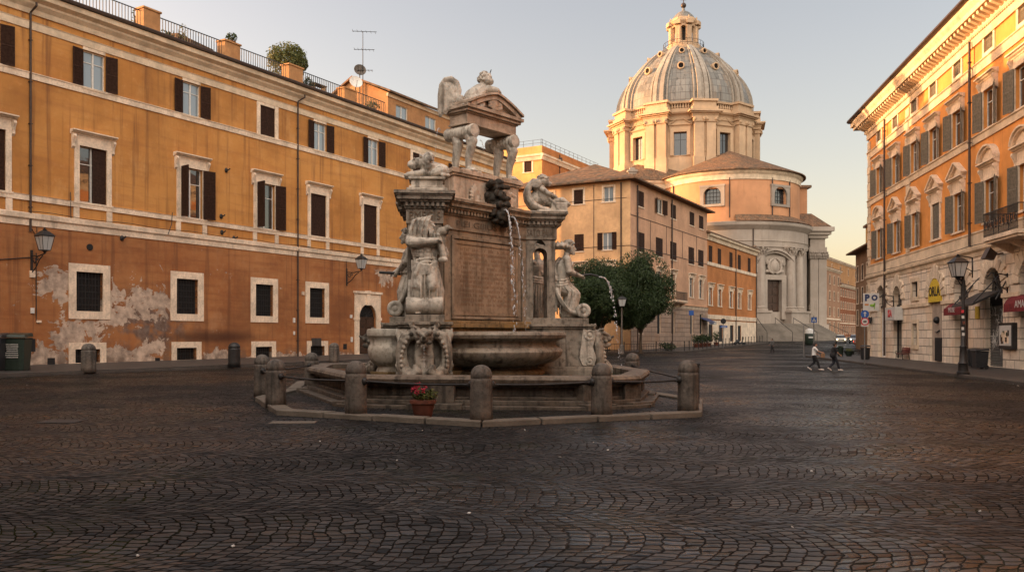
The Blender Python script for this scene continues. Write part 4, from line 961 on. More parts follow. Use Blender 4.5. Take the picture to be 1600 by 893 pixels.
# upper stucco body with two arched windows
zu0, zu1 = zl1, zc(266, 176)
wU = []
for px in (1113, 1219):
    a, d = cyl_angle(C0, RU, px); wU.append((a, zc(319, d), 3.6, zc(294.5, d)-zc(319, d)))
mb = MB(); fnu = lambda u, y, z: ((RU-y)*math.cos(u), (RU-y)*math.sin(u), z)
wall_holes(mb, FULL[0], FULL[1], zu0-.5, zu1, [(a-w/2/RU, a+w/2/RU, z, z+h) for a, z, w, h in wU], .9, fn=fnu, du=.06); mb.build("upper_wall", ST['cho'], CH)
for a, z, w, h in wU:
    m = Matrix.Translation((RU*math.cos(a), RU*math.sin(a), 0)) @ Matrix.Rotation(a+R(90), 4, 'Z'); mb = MB(); f = .75
    arch_fill(mb, -w/2, w/2, z+h-1.3, z+h+.3, -.25, .2); mb.box(-w/2-f, -w/2, -.25, .3, z-.5, z+h+.3); mb.box(w/2, w/2+f, -.25, .3, z-.5, z+h+.3); mb.box(-w/2, w/2, -.25, .3, z-.5, z)
    mb.box(-w/2-f-.1, w/2+f+.1, -.32, .3, z+h+.3, z+h+.75); mb.xf(m); wo = mb.build("window", ST['chw'], CH)
    mb = MB(); mb.box(-w/2-.1, w/2+.1, .75, .85, z-.1, z+h+.1); mb.xf(m); mb.build("pane", ST['glass'], wo)
    mb = MB()
    for k in range(-2, 3): mb.box(k*.7-.05, k*.7+.05, .68, .75, z, z+h)
    for k in range(1, 4): mb.box(-w/2, w/2, .67, .75, z+h*k/4-.05, z+h*k/4+.05)
    mb.xf(m); mb.build("sash", ST['iron'], wo)
mb = MB(); curved_band(mb, [(-.3, zu1-1.9), (.2, zu1-1.9), (.25, zu1-.9), (.6, zu1-.5), (.75, zu1), (-.3, zu1)], (0, 0), RU, FULL[0], FULL[1], 72); mb.build("cornice", ST['trim_warm'], CH)
mb = MB(); mb.lathe([(RL+1.1, zl1+.25), (RU-.1, zl1+1.9)], 72, a0=R(-100), a1=R(10)); mb.lathe([(RU+1.3, zu1-.05), (RU+1.3, zu1+.15), (.5, zc(237, 190))], 72, a0=FULL[0], a1=FULL[1]); mb.build("roof", ST['tiles'], CH)
mb = MB()
for px in (1052, 1140, 1207, 1234):
    a, d = cyl_angle(C0, RU+.15, px); mb.tube([((RU+.15)*math.cos(a), (RU+.15)*math.sin(a), z) for z in (zu1-1.5, zl1+1.2)], .13, 6)
a, d = cyl_angle(C0, RL+.4, 1177); mb.tube([((RL+.4)*math.cos(a), (RL+.4)*math.sin(a), z) for z in (zl1-1, zl0)], .13, 6); mb.build("downpipe", ST['pipe'], CH)
# body on the left and square pier on the right
def bx(x0, x1, y0, y1): return (x0-C0.x, x1-C0.x, y0-C0.y, y1-C0.y)
mb = MB(); x0, x1, y0, y1 = bx(ray(955)*189, 39, 187.5, 215); mb.box(x0, x1, y0, y1, -1, zu1); mb.build("nave_wall", ST['cho'], CH)
mb = MB(); band(mb, x0, x1, [(-.1, zu1-1.9), (.2, zu1-1.9), (.25, zu1-.9), (.6, zu1-.5), (.75, zu1), (-.1, zu1)]); mb.xf(Matrix.Translation((0, y0, 0))); mb.build("cornice", ST['trim_warm'], CH)
def rp(px, d, z): return (ray(px)*d - C0.x, d - C0.y, z)
mb = MB(); A_, B_, C_, D_, E_ = rp(938, 186.5, zu1), rp(1075, 186.5, zu1), rp(1135, 196, zc(238.5, 196)), rp(1034, 201, zc(241, 201)), rp(945, 214, zu1)
mb.add([A_, B_, C_, D_, E_], [(0, 1, 2, 3), (0, 3, 4)]); mb.build("roof", ST['tiles'], CH)
mb = MB(); cx = ray(989)*188-C0.x; mb.box(cx-.9, cx+.9, y0+1, y0+2.6, zu1-.4, zu1+2.6); mb.box(cx-1.1, cx+1.1, y0+.8, y0+2.8, zu1+2.1, zu1+2.5); mb.box(cx-.4, cx+.4, y0+.95, y0+1.2, zu1+1.2, zu1+1.8); mb.box(cx-.6, cx+.6, y0+1.2, y0+2.4, zu1+2.6, zu1+3.1); mb.build("chimney", ST['chw'], CH)
x0, x1, y0, y1 = bx(ray(1261)*186, ray(1284)*186, 184, 198); zp1 = zc(357, 185)
mb = MB(); mb.box(x0, x1, y0, y1, -1, zp1-.2)
for z, h, o in ((zl0-1.5, 1.5, .6), (zc(484, 185), 1.0, .3), (zl_ent, .9, .3), (zp1-2.2, .7, .5), (zp1-1.5, .7, 1.0), (zp1-.8, .9, 1.5)): mb.box(x0-o, x1+o, y0-o, y1+o, z, z+h)
for px in (1266, 1279):
    cx = ray(px)*186-C0.x; mb.box(cx-.85, cx+.85, y0-.55, y0+.1, zl0-.02, zl_ent-.01); mb.box(cx-1.1, cx+1.1, y0-.8, y0, zl_ent-1.6, zl_ent-.1)
    for k in range(9): q_ = cx-1.0+.5*(k % 5)+.25*(k // 5); mb.cap((q_, y0-.75, zl_ent-1.45+.6*(k // 5)), (q_*1.0, y0-1.0, zl_ent-.85+.55*(k // 5)), .17, .22, 8)
mb.build("side_pier", ST['chw'], CH)
mb = MB(); mb.rings([[(x0-3.5, y0-1, zp1), (x1+1.4, y0-1, zp1), (x1+1.4, y1+1, zp1), (x0-3.5, y1+1, zp1)], [(x0-3.5, y0+5, zp1+3.8), (x1-1.2, y0+5, zp1+3.8), (x1-1.2, y1-4, zp1+3.8), (x0-3.5, y1-4, zp1+3.8)]]); mb.build("roof", ST['tiles'], CH)
mb = MB(); cx = ray(1253)*190-C0.x; mb.box(cx-2, cx+2.2, 3, 12, zp1-.5, zc(290, 190)); mb.build("side_wall", ST['cho'], CH); mb = MB(); mb.box(cx-2.4, cx+3.0, 2.4, 12.6, zc(290, 190), zc(286, 190)); mb.build("roof", ST['tiles'], CH)
mb = MB(); mb.box(ray(1255)*192-C0.x, ray(1264)*192-C0.x, 2.0, 8, -1, zl_ent); mb.build("side_wall", ST['cho'], CH)
# curved flight of steps
mb = MB(); nst = 17
for k in range(nst):
    r = RL + 2.6 + (nst-1-k)*.42; z = -.6 + (zl0+.6)*(k+1)/nst; mb.lathe([(r, -1.2), (r, z), (RL-1-k*.01, z)], 60, a0=R(-160), a1=R(8))
mb.build("church_steps", stained("grey_step_stone", (.20, .17, .14), scale=.6, fine=.4, streak=.2), CH, fix=False)
mb = MB()
for px in (1190, 1224, 1257, 1290):
    a, d = cyl_angle(C0, RL+6, px) if px < 1285 else (R(-5), 0)
    mb.tube([((RL+9.3)*math.cos(a), (RL+9.3)*math.sin(a), -.3), ((RL+9.3)*math.cos(a), (RL+9.3)*math.sin(a), 1.6), ((RL+3)*math.cos(a), (RL+3)*math.sin(a), zl0+1.1), ((RL+3)*math.cos(a), (RL+3)*math.sin(a), zl0)], .06, 5)
mb.build("handrail", ST['iron'], CH)
# ------------------------------------------------------------------ drum, dome and lantern (their own round frame)
DX, DY = 41.0, 205.0
DM = empty("dome", (DX-C0.x, DY-C0.y, 0), 0, parent=CH)
K = DY/F; zd = lambda py: zat(py, DY) - ZC
zd0_ = zd; zd = lambda py: zat(py, DY - 16.0) - ZC      # features on the drum's near side
f0 = math.atan2(-DY, -DX); RD = 105*K
bays = [f0 + R(-2.5) + R(36)*k for k in range(-3, 7)]
zd0, zcn, zat1 = zc(262, 200), zd(176), zd(157)
ww, wz0, wh = 18.5*K, zd(242), zd(205.5)-zd(242)
fnd = lambda u, y, z: ((RD-y)*math.cos(u), (RD-y)*math.sin(u), z)
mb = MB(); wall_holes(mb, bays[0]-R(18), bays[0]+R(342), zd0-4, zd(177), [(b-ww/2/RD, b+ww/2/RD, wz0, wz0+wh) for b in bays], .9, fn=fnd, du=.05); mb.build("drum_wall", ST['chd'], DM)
for b in bays: add_window(DM, (RD*math.cos(b), RD*math.sin(b), wz0), ww, wh, rot=b+R(90), fw=.75, proud=.35, hood='tri', gap=.55, trim='chd', pane='glass', sash='iron', depth=.7)
mb = MB()
for b in bays:
    for k, off in ((0, 18-4.4), (1, 18+4.4)):
        a = b + R(off); m = Matrix.Translation((RD*math.cos(a), RD*math.sin(a), 0)) @ Matrix.Rotation(a+R(90), 4, 'Z'); s0 = len(mb.v)
        mb.box(-1.05, 1.05, -1.5, .4, zd0-4, zd(186)); mb.box(-1.3, 1.3, -1.75, .4, zd(190)-.3, zd(186)-.01); mb.box(-1.25, 1.25, -1.7, .4, zd0-4, zd(246)); 
        for q in (-1, 1): mb.ball((q*1.0, -1.7, zd(188.2)), .42, 8, 5)
        mb.xf(m, s0)
    a = b + R(18); m = Matrix.Translation((RD*math.cos(a), RD*math.sin(a), 0)) @ Matrix.Rotation(a+R(90), 4, 'Z'); s0 = len(mb.v)
    mb.box(-1.6, 1.6, -1.0, .4, zd0-4, zd(186)-.02)
    for z0_, z1_, o, hw in ((186, 182, 1.6, 2.9), (182, 179.5, 1.75, 3.0), (179.5, 177.5, 2.2, 3.4), (177.5, 175, 2.6, 3.75), (175, 168, 1.5, 2.9), (168, 160, 1.2, 2.5), (160, 156.5, 1.6, 2.9)): mb.box(-hw, hw, -o, .4, zd(z0_)+.004, zd(z1_))
    mb.xf(m, s0)
mb.build("drum_pilasters", ST['chd'], DM)
mb = MB(); curved_band(mb, [(-.5, zd(187)), (.3, zd(187)), (.35, zd(182)), (.5, zd(180)), (1.0, zd(178)), (1.2, zd(176)), (-.5, zd(175.5))], (0, 0), RD, 0, R(359.99), 90)
curved_band(mb, [(-.8, zd(176)), (-.2, zd(176)), (-.2, zd(168)), (-.8, zd(168))], (0, 0), RD, 0, R(359.99), 90); curved_band(mb, [(-.9, zd(160)), (-.1, zd(160)), (.0, zd(157)), (-.9, zd(157))], (0, 0), RD, 0, R(359.99), 90)
mb.lathe([(RD-1.2, zd(176)), (RD-1.2, zd(157))], 80); mb.build("drum_cornice", ST['chd'], DM)
for b in bays:
    mb = MB()
    for k in range(-5, 6):
        a = b + R(k*2.2); mb.lathe([(.16, zd(168)), (.27, zd(165.5)), (.15, zd(162.5)), (.2, zd(160))], 6, ((RD-.5)*math.cos(a), (RD-.5)*math.sin(a), 0))
    mb.build("balustrade", ST['chd'], DM, smooth=True)
zd = zd0_
prof = [(100.5, 187), (100, 174), (98.5, 163), (95, 152), (89, 140), (77.5, 125.5), (69.5, 115), (61, 106.5), (50, 96.5), (40, 89), (31, 83.5)]
def dome_pt(t):
    t = t*(len(prof)-1); i = min(int(t), len(prof)-2); q = t-i; return ((prof[i][0]*(1-q)+prof[i+1][0]*q)*K, zd(prof[i][1]*(1-q)+prof[i+1][1]*q))
mb = MB(); mb.lathe([dome_pt(i/24) for i in range(25)], 100, cap=False); mb.build("dome_shell", ST['lead'], DM, smooth=True, fix=False)
mb = MB()
for b in bays:
    for off, hw, up in ((18-2.9, .46, .8), (18+2.9, .46, .8), (18, .62, .42), (18-7.0, .16, .35), (18+7.0, .16, .35)):
        a = b + R(off); ps = []; t_ = Vector((-math.sin(a), math.cos(a)))
        for i in range(25):
            r, z = dome_pt(i/24); k = .45 + .55*(r/(100.5*K)); r2, z2 = dome_pt(min(1, i/24+.02)); r1, z1 = dome_pt(max(0, i/24-.02)); nn = Vector((z2-z1, r1-r2)).normalized()
            c = Vector((math.cos(a), math.sin(a))); q = []
            for s, o in ((-1, -.1), (-1, up*k), (1, up*k), (1, -.1)):
                p = c*(r + nn.x*o) + t_*s*hw*k; q.append((p.x, p.y, z + nn.y*o))
            ps.append(q)
        mb.rings(ps)
mb.build("dome_ribs", stained("rib_stone", (.34, .29, .235), dark=(.16, .13, .10), scale=.25, fine=.5, streak=.5, s=1.6), DM)
for b in bays:                           # small round dormers, two to a bay
    for t in (.47, .78):
        r, z = dome_pt(t); mb = MB(); s = 1.0 if t < .6 else .8
        mb.lathe([(.001, -1.5), (.75*s, -1.5), (.85*s, .35), (.6*s, .4), (.55*s, .1)], 12); mb.xf(Matrix.Rotation(R(90), 4, 'X'))
        d_ = mb.build("dormer", ST['chd'], DM, ((r+.35)*math.cos(b), (r+.35)*math.sin(b), z+.3), (0, 0, b+R(90)), smooth='auto')
        mb = MB(); mb.lathe([(.001, .15), (.56*s, .15)], 12); mb.xf(Matrix.Rotation(R(90), 4, 'X')); mb.build("pane", ST['dark'], d_)
# lantern
LT = empty("lantern", (0, 0, 0), 0, parent=DM); z8 = zd(84.5)
mb = MB(); mb.lathe([(30*K, z8-1), (33*K, z8-.4), (33*K, z8+.5), (27*K, z8+.6), (26*K, z8+1.6), (23*K, z8+1.7)], 40); 
zl_a, zl_b = z8+1.7, zd(46.5)
for k in range(8):
    a = f0 + R(22.5+45*k)
    for o in (-5, 5):
        q = a+R(o); mb.lathe([(.38, zl_a), (.32, zl_b)], 8, (21.5*K*math.cos(q), 21.5*K*math.sin(q), 0))
    m = Matrix.Translation((19.5*K*math.cos(a), 19.5*K*math.sin(a), 0)) @ Matrix.Rotation(a, 4, 'Z'); s0 = len(mb.v); mb.box(-.5, .55, -.62, .62, zl_a, zl_b); mb.box(-.5, 1.1, -.8, .8, zl_b+.3, zl_b+1.2); mb.xf(m, s0)
    m = Matrix.Translation((19.5*K*math.cos(a+R(22.5)), 19.5*K*math.sin(a+R(22.5)), 0)) @ Matrix.Rotation(a+R(22.5+90), 4, 'Z'); s0 = len(mb.v); arch_fill(mb, -.75, .75, zl_b-1.0, zl_b+.01, -.2, .3); mb.box(-.75, .75, -.2, .3, zl_a, zl_a+.5); mb.xf(m, s0)
    mb.lathe([(.3, zl_b+1.2), (.36, zl_b+1.45), (.12, zl_b+1.7), (.2, zl_b+2.0), (.02, zl_b+2.4)], 8, (21.5*K*math.cos(a), 21.5*K*math.sin(a), 0))
mb.lathe([(21*K, zl_b), (21*K, zl_b+.5), (24*K, zl_b+.9), (24.5*K, zl_b+1.2), (20*K, zl_b+1.3), (19*K, zl_b+2.2)], 40); mb.build("lantern_arcade", ST['chd'], LT, smooth='auto')
mb = MB(); mb.lathe([(13*K, zl_a), (13*K, zl_b+.2)], 24); mb.build("lantern_core", ST['dark'], LT)
mb = MB(); zc_ = zl_b+1.25; mb.lathe([(19.5*K, zc_), (18.5*K, zc_+.9), (15*K, zc_+1.8), (9.5*K, zc_+2.6), (4.2*K, zc_+3.05), (2.4*K, zc_+3.3), (1.8*K, zc_+4.0), (2.6*K, zc_+4.2), (1.2*K, zc_+4.6), (.001, zc_+4.6)], 32); mb.build("lantern_cap", ST['lead'], LT, smooth='auto')
mb = MB(); mb.ball((0, 0, zd(9)), 4.2*K, 16, 10); mb.tube([(0, 0, zd(12)), (0, 0, zd(-4))], .1, 6); mb.tube([(-.7, 0, zd(0)), (.7, 0, zd(0))], .08, 6); mb.build("orb_and_cross", ST['pipe'], LT, smooth=True)
mb = MB()
for k in range(24):
    a = R(15*k); x, y = 31*K*math.cos(a), 31*K*math.sin(a); mb.tube([(x, y, z8+.4), (x, y, z8+2.2)], .05, 4)
for z in (1.3, 2.2): mb.tube([(31*K*math.cos(R(10*k)), 31*K*math.sin(R(10*k)), z8+z) for k in range(37)], .05, 4)
mb.build("lantern_railing", ST['iron'], LT)
mb = MB(); q = ray(1131)*198; mb.lathe([(.001, 0), (.5, .05), (.75, .25)], 14); mb.xf(Matrix.Rotation(R(60), 4, 'X')); mb.tube([(0, .3, 0), (0, .3, -1.5)], .06, 5); mb.build("roof_dish", ST['white_wood'], DM, (q-DX, 198-DY-2, zc(229, 196)), smooth=True)
mb = MB(); x0_, x1_ = ray(1088)*187-DX, ray(1112)*187-DX; mb.tube([(x0_, -17, zc(245, 188)), (x0_, -17, zc(237, 188)), (x1_, -17, zc(236, 188)), (x1_, -17, zc(243, 188))], .05, 4); mb.build("roof_pipe", ST['pipe'], DM)

# the dome's and lantern's pieces are parts of the church itself
for em in (LT, DM):
    for o in list(em.children):
        if o is LT: continue
        o.parent = CH; o.location = Vector(o.location) + Vector(DM.location)
bpy.data.objects.remove(LT); bpy.data.objects.remove(DM)
# ------------------------------------------------------------------ right palace
ST['wallR'] = stained("orange_stucco_right", (.68, .29, .08), dark=(.50, .19, .05), scale=.25, fine=.4, streak=.35, streak_col=(.20, .08, .03))
ST['shutR'] = ST['shutter_grey']
def ashlar(name, col, bw, bh):
    t = NT(name, .8, .25); x, y, z = t.sep(t.co); v = t.comb(x, z, 0.0); br = t.n('ShaderNodeTexBrick'); t.put(br.inputs['Vector'], v)
    for k, q in (('Scale', 1.0), ('Brick Width', bw), ('Row Height', bh), ('Mortar Size', .035), ('Mortar Smooth', .6)): br.inputs[k].default_value = q
    t.put(br.inputs['Color1'], sc3(col, .86)); t.put(br.inputs['Color2'], sc3(col, 1.12)); t.put(br.inputs['Mortar'], sc3(col, .45))
    n = t.noise(5, 5, .65); pit = t.noise(16, 4, .7, stretch=(1, 1, 3)); s = t.noise(.9, 5, .62, stretch=(2, 2, .18))
    c = t.mix(t.math('MULTIPLY', t.step(n, .48, .75), .4), br.outputs[0], sc3(col, .5)); c = t.mix(t.math('MULTIPLY', t.step(s, .54, .72), .5), c, sc3(col, .28))
    c = t.mix(t.math('MULTIPLY', t.step(t.noise(.35, 4), .5, .65), .35), c, (col[0]*.95, col[1]*.72, col[2]*.5))
    t.set(Base_Color=c); t.bump(t.math('ADD', t.math('MULTIPLY', br.outputs[1], -1.6), t.math('MULTIPLY', t.math('ADD', n, pit), .28)), .9, .07); return t.m
ST['ashlar'] = ashlar("rusticated_travertine", (.76, .63, .49), 1.25, .62)
ST['quoin'] = ashlar("travertine_quoins", (.68, .54, .38), .9, .62)
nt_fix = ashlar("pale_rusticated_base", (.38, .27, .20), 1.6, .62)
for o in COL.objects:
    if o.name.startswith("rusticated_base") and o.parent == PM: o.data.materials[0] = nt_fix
PR = empty("palazzo", (FR.o.x, FR.o.y, 0), FR.rot, "orange palace with a pale rusticated shop floor and a sunlit top storey", "building")
r0, r1 = FR.u(1357), FR.u(1860) + 50
ZER = FR.z(1420, 122); ZB0, ZB1 = FR.z(1531, 389), FR.z(1531, 361)      # belt course: bottom and top
RWIN = []
w1 = FR.u(1557)-FR.u(1540); z1a, z1b = FR.z(1548, 345), FR.z(1548, 279)
for px, k, sh in ((1375, 'seg', 'open'), (1401, 'tri', 'open'), (1430, 'tri', 'open'), (1463, 'tri', 'closed'), (1498, 'tri', 'open'), (1548, 'seg', 'open'), (1603, 'seg', 'open'), (1672, 'tri', 'open'), (1760, 'seg', 'open')):
    RWIN.append((FR.u(px), z1a, w1, z1b-z1a, dict(hood=k, gap=.55, fw=.22, proud=.08, shut=sh, smat='shutR', pane='glass', swing=(166, 163), sill=True, depth=.3)))
w2 = FR.u(1556)-FR.u(1536); z2a, z2b = FR.z(1546, 199), FR.z(1546, 137)
for px in (1374, 1399.5, 1429, 1459, 1496, 1546, 1598, 1668, 1756):
    RWIN.append((FR.u(px), z2a, w2*.92, z2b-z2a, dict(hood='flat', gap=.35, fw=.22, proud=.08, shut='open', smat='shutR', pane='glass', swing=(166, 163), depth=.3)))
w3 = FR.u(1553)-FR.u(1539); z3a, z3b = FR.z(1546, 78), FR.z(1546, 40)
for px in (1374.5, 1399.6, 1429, 1459, 1497, 1546, 1601, 1670, 1758):
    RWIN.append((FR.u(px), z3a, w3, z3b-z3a, dict(fw=.26, proud=.08, shut='closed', pane='dark', smat='shutR', sill=False, depth=.25)))
# shop bays: centre px, half width (m), arch top z, impost z
bays_r = []
def bay(px, pxw, ytop, yimp):
    u = FR.u(px); w = FR.u(px+pxw/2)-FR.u(px-pxw/2); bays_r.append((u, w, FR.z(px, ytop), FR.z(px, yimp))); return u, w
for a in ((1379, 13, 446, 478), (1404, 12.5, 447, 476), (1464, 19.5, 434.5, 471), (1504, 21.5, 428, 462), (1555, 27.5, 418, 457), (1613, 34, 402, 446), (1690, 42, 382, 430), (1775, 50, 358, 412)): bay(*a)
holes = [(u-w/2, u+w/2, z, z+h) for u, z, w, h, _ in RWIN]
gh_ = [(u-w/2, u+w/2, .14, zt) for u, w, zt, zi in bays_r]
cu = FR.u(1431.5); cw = FR.u(1436.5)-FR.u(1427); c1 = (FR.z(1431, 464), FR.z(1431, 440)); c2 = (FR.z(1432, 539), FR.z(1432, 505))
gh_ += [(cu-cw/2, cu+cw/2, c1[0], c1[1]), (cu-cw*.4, cu+cw*.4, c2[0], c2[1])]
mb = MB(); wall_holes(mb, r0, r1, ZB0, ZER-.3, holes, .32); body_shell(mb, r0, r1, -.5, ZER-.3, 18); mb.build("wall", ST['wallR'], PR)
ST['vous'] = stained("travertine_voussoirs", (.72, .58, .43), dark=(.36, .28, .20), scale=1.1, fine=.5, streak=.35)
vb = MB(); mb = MB(); wall_holes(mb, r0-.02, r1, -.4, ZB0, gh_, .5, y=-.08)
for u, w, zt, zi in bays_r:
    arch_fill(mb, u-w/2, u+w/2, zt-w/2, zt, -.08, .42)
    n = 11                                 # raised voussoirs
    for i in range(n):
        a0, a1 = math.pi*(i+.06)/n, math.pi*(i+.94)/n; ra = w/2+.01; rb = w/2 + (.95 if i % 2 == 0 else .72) + (.35 if i == n//2 else 0)
        p = [(u+math.cos(a)*r_*(1), zt-w/2+math.sin(a)*r_) for a, r_ in ((a0, ra), (a1, ra), (a1, rb), (a0, rb))]
        vb.rings([[(x, -.20 - .012*(i % 2), z) for x, z in p], [(x, -.06, z) for x, z in p]])
vb.build("arch_stones", ST['vous'], PR, bevel=.03)
mb.build("shop_floor_wall", ST['ashlar'], PR)
mb = MB(); band(mb, r0-.06, r1, [(-.05, ZB0-.45), (.14, ZB0-.45), (.18, ZB0-.2), (.34, ZB0-.06), (.36, ZB0+.1), (.16, ZB0+.16), (.14, ZB1-.12), (.2, ZB1-.1), (.2, ZB1), (-.05, ZB1+.03)]); mb.build("belt_course", ST['trim_warm'], PR)
mb = MB()
za = FR.z(1546, 201); band(mb, r0-.03, r1, [(-.05, za-.5), (.10, za-.5), (.12, za-.1), (.2, za-.05), (.2, za), (-.05, za)])
za = FR.z(1546, 86); band(mb, r0-.03, r1, [(-.05, za-.62), (.10, za-.62), (.12, za-.1), (.22, za-.05), (.22, za), (-.05, za)]); mb.build("string_course", ST['trim_warm'], PR)
mb = MB(); zi = bays_r[2][3]
pu = [r0-.05] + sorted([q for u, w, zt, zi_ in bays_r for q in (u-w/2-.02, u+w/2+.02)]) + [r1]
for a, b in zip(pu[0::2], pu[1::2]): mb = MB(); mb.box(a, b, -.2, .0, zi-.25, zi); mb.build("impost_band", ST['trim_warm'], PR)
def quoins(u, w, z0, z1):
    mb = MB(); z = z0; k = 0
    while z < z1-.1:
        e = min(z1, z+.78); ww = w*(1 if k % 2 else .72); mb.box(u-ww/2, u+ww/2, -.10-.012*(k % 3), .02, z+.02, e-.02); z = e; k += 1
    return mb.build("quoins", ST['trim_warm'], PR, bevel=.03)
quoins(r0+.45, 1.1, ZB1+.05, ZER-2.4); quoins(FR.u(1419.5), 1.25, ZB1+.05, ZER-2.4); quoins(r0+.5, 1.2, .1, ZB0-.5)
# cornice with modillions, gutter and roof
mb = MB(); zq = ZER-2.2
band(mb, r0-.1, r1, [(-.05, zq), (.14, zq), (.16, zq+.5), (.3, zq+.62), (.32, zq+.72), (.32, zq+1.2), (1.15, zq+1.22), (1.2, zq+1.5), (1.38, zq+1.75), (1.42, zq+1.95), (-.05, zq+1.97)]); mb.build("cornice", ST['trim_warm'], PR)
mb = MB(); u = r0+.1
while u < r1:
    mb.rings([[(u, -y, z) for y, z in ((.3, zq+.76), (.55, zq+.84), (.98, zq+1.04), (1.02, zq+1.21), (.3, zq+1.21))], [(u+.30, -y, z) for y, z in ((.3, zq+.76), (.55, zq+.84), (.98, zq+1.04), (1.02, zq+1.21), (.3, zq+1.21))]]); u += .66
mo = mb.build("modillions", ST['trim_warm'], PR)
mb = MB(); u = r0+.03
while u < r1: mb.box(u, u+.17, -.27, .0, zq+.52, zq+.72); u += .30
mb.build("dentils", ST['trim_warm'], PR)
mb = MB(); band(mb, r0-1.4, r1, [(.2, ZER-.24), (1.55, ZER-.24), (1.7, ZER-.12), (1.66, ZER+.04), (.2, ZER+.08)]); mb.build("gutter", ST['pipe'], PR)
mb = MB(); mb.add([(r0-1.3, -1.5, ZER+.06), (r1, -1.5, ZER+.06), (r1, 8, ZER+3.4), (r0+8, 8, ZER+3.4), (r0-1.3, 18, ZER+.06)], [(0, 1, 2, 3), (0, 3, 4)]); mb.build("roof", ST['tiles'], PR)
mb = MB()
for z, h, o in ((zq, .6, .15), (zq+.6, .62, .32), (zq+1.22, .3, 1.15), (zq+1.52, .44, 1.35)): mb.box(r0-o, r0+.02, -o+.004, 18, z, z+h-.003)
mb.build("cornice", ST['trim_warm'], PR)
mb = MB(); u = FR.u(1520); mb.box(u, u+1.4, 1.0, 2.2, ZER+.3, ZER+2.0); mb.box(u-.12, u+1.52, .88, 2.32, ZER+2.0, ZER+2.2); mb.build("chimney", ST['wallR'], PR)
for u, z, w, h, o in RWIN: add_window(PR, (u, 0, z), w, h, **o)
downpipe(PR, FR.u(1387), .3, zq+.4, y=-.28, r=.085, bend=.0); downpipe(PR, FR.u(1522.5), ZB1-.9, zq+.4, y=-.3, r=.085, bend=.0)
balcony(PR, FR.u(1581), FR.u(1640), FR.z(1590, 369), 1.6, 'trim', 1.35, .12)
bo = [o for o in COL.objects if o.parent and o.parent.name.startswith("balcony") and o.parent.parent == PR]
mb = MB(); u0, u1 = FR.u(1581), FR.u(1640); zb_ = FR.z(1590, 369)
n = int((u1-u0)/.5)
for i in range(n):                       # scrolls in the balcony ironwork
    c = u0 + (i+.5)*(u1-u0)/n; mb.tube([(c+.17*math.cos(q*.6)*(1-q/26), -1.56, zb_+.65+.36*math.sin(q*.6)*(1-q/26)) for q in range(22)], .014, 4)
mb.build("balcony_scrolls", ST['iron'], bo[0].parent if bo else PR)
# bays: lunettes, doors, shutters, shop signs (the signs and boards are fixed to the house)
ST['steel_shutter'] = plain("grey_roller_shutter", (.09, .092, .088), .5, var=.2)
ST['white_door'] = plain("white_painted_door", (.55, .52, .48), .5, var=.2)
ST['render'] = stained("beige_render", (.40, .32, .25), scale=.8, fine=.4, streak=.3)
ST['yellow'] = plain("yellow_sign_paint", (.58, .40, .03), .6, var=.12)
ST['red_cloth'] = plain("red_awning_cloth", (.15, .012, .014), .8, var=.3)
ST['sign_white'] = plain("white_sign_face", (.50, .48, .44), .45, var=.08)
ST['black'] = plain("black_paint", (.012, .012, .012), .5, var=.3)
ST['sign_red'] = plain("red_sign_paint", (.50, .03, .04), .5, var=.1)
def lunette(u, w, zt, zi, glass='glass'):
    mb = MB(); mb.box(u-w/2, u+w/2, .30, .34, zi, zt); o = mb.build("lunette", ST[glass], PR); mb = MB(); r = w/2
    for k in range(1, 6): a = math.pi*k/6; mb.tube([(u, .25, zi+.05), (u+math.cos(a)*r*.98, .25, min(zt-.03, zi+.05+math.sin(a)*(zt-zi)))], .022, 5)
    for q in (.45, .75): mb.tube([(u+math.cos(math.pi*i/12)*r*q, .24, zi+.05+math.sin(math.pi*i/12)*(zt-zi)*q) for i in range(13)], .02, 5)
    mb.box(u-r, u+r, .2, .32, zi-.12, zi+.05); mb.build("lunette_grille", ST['iron'], o)
G = .13
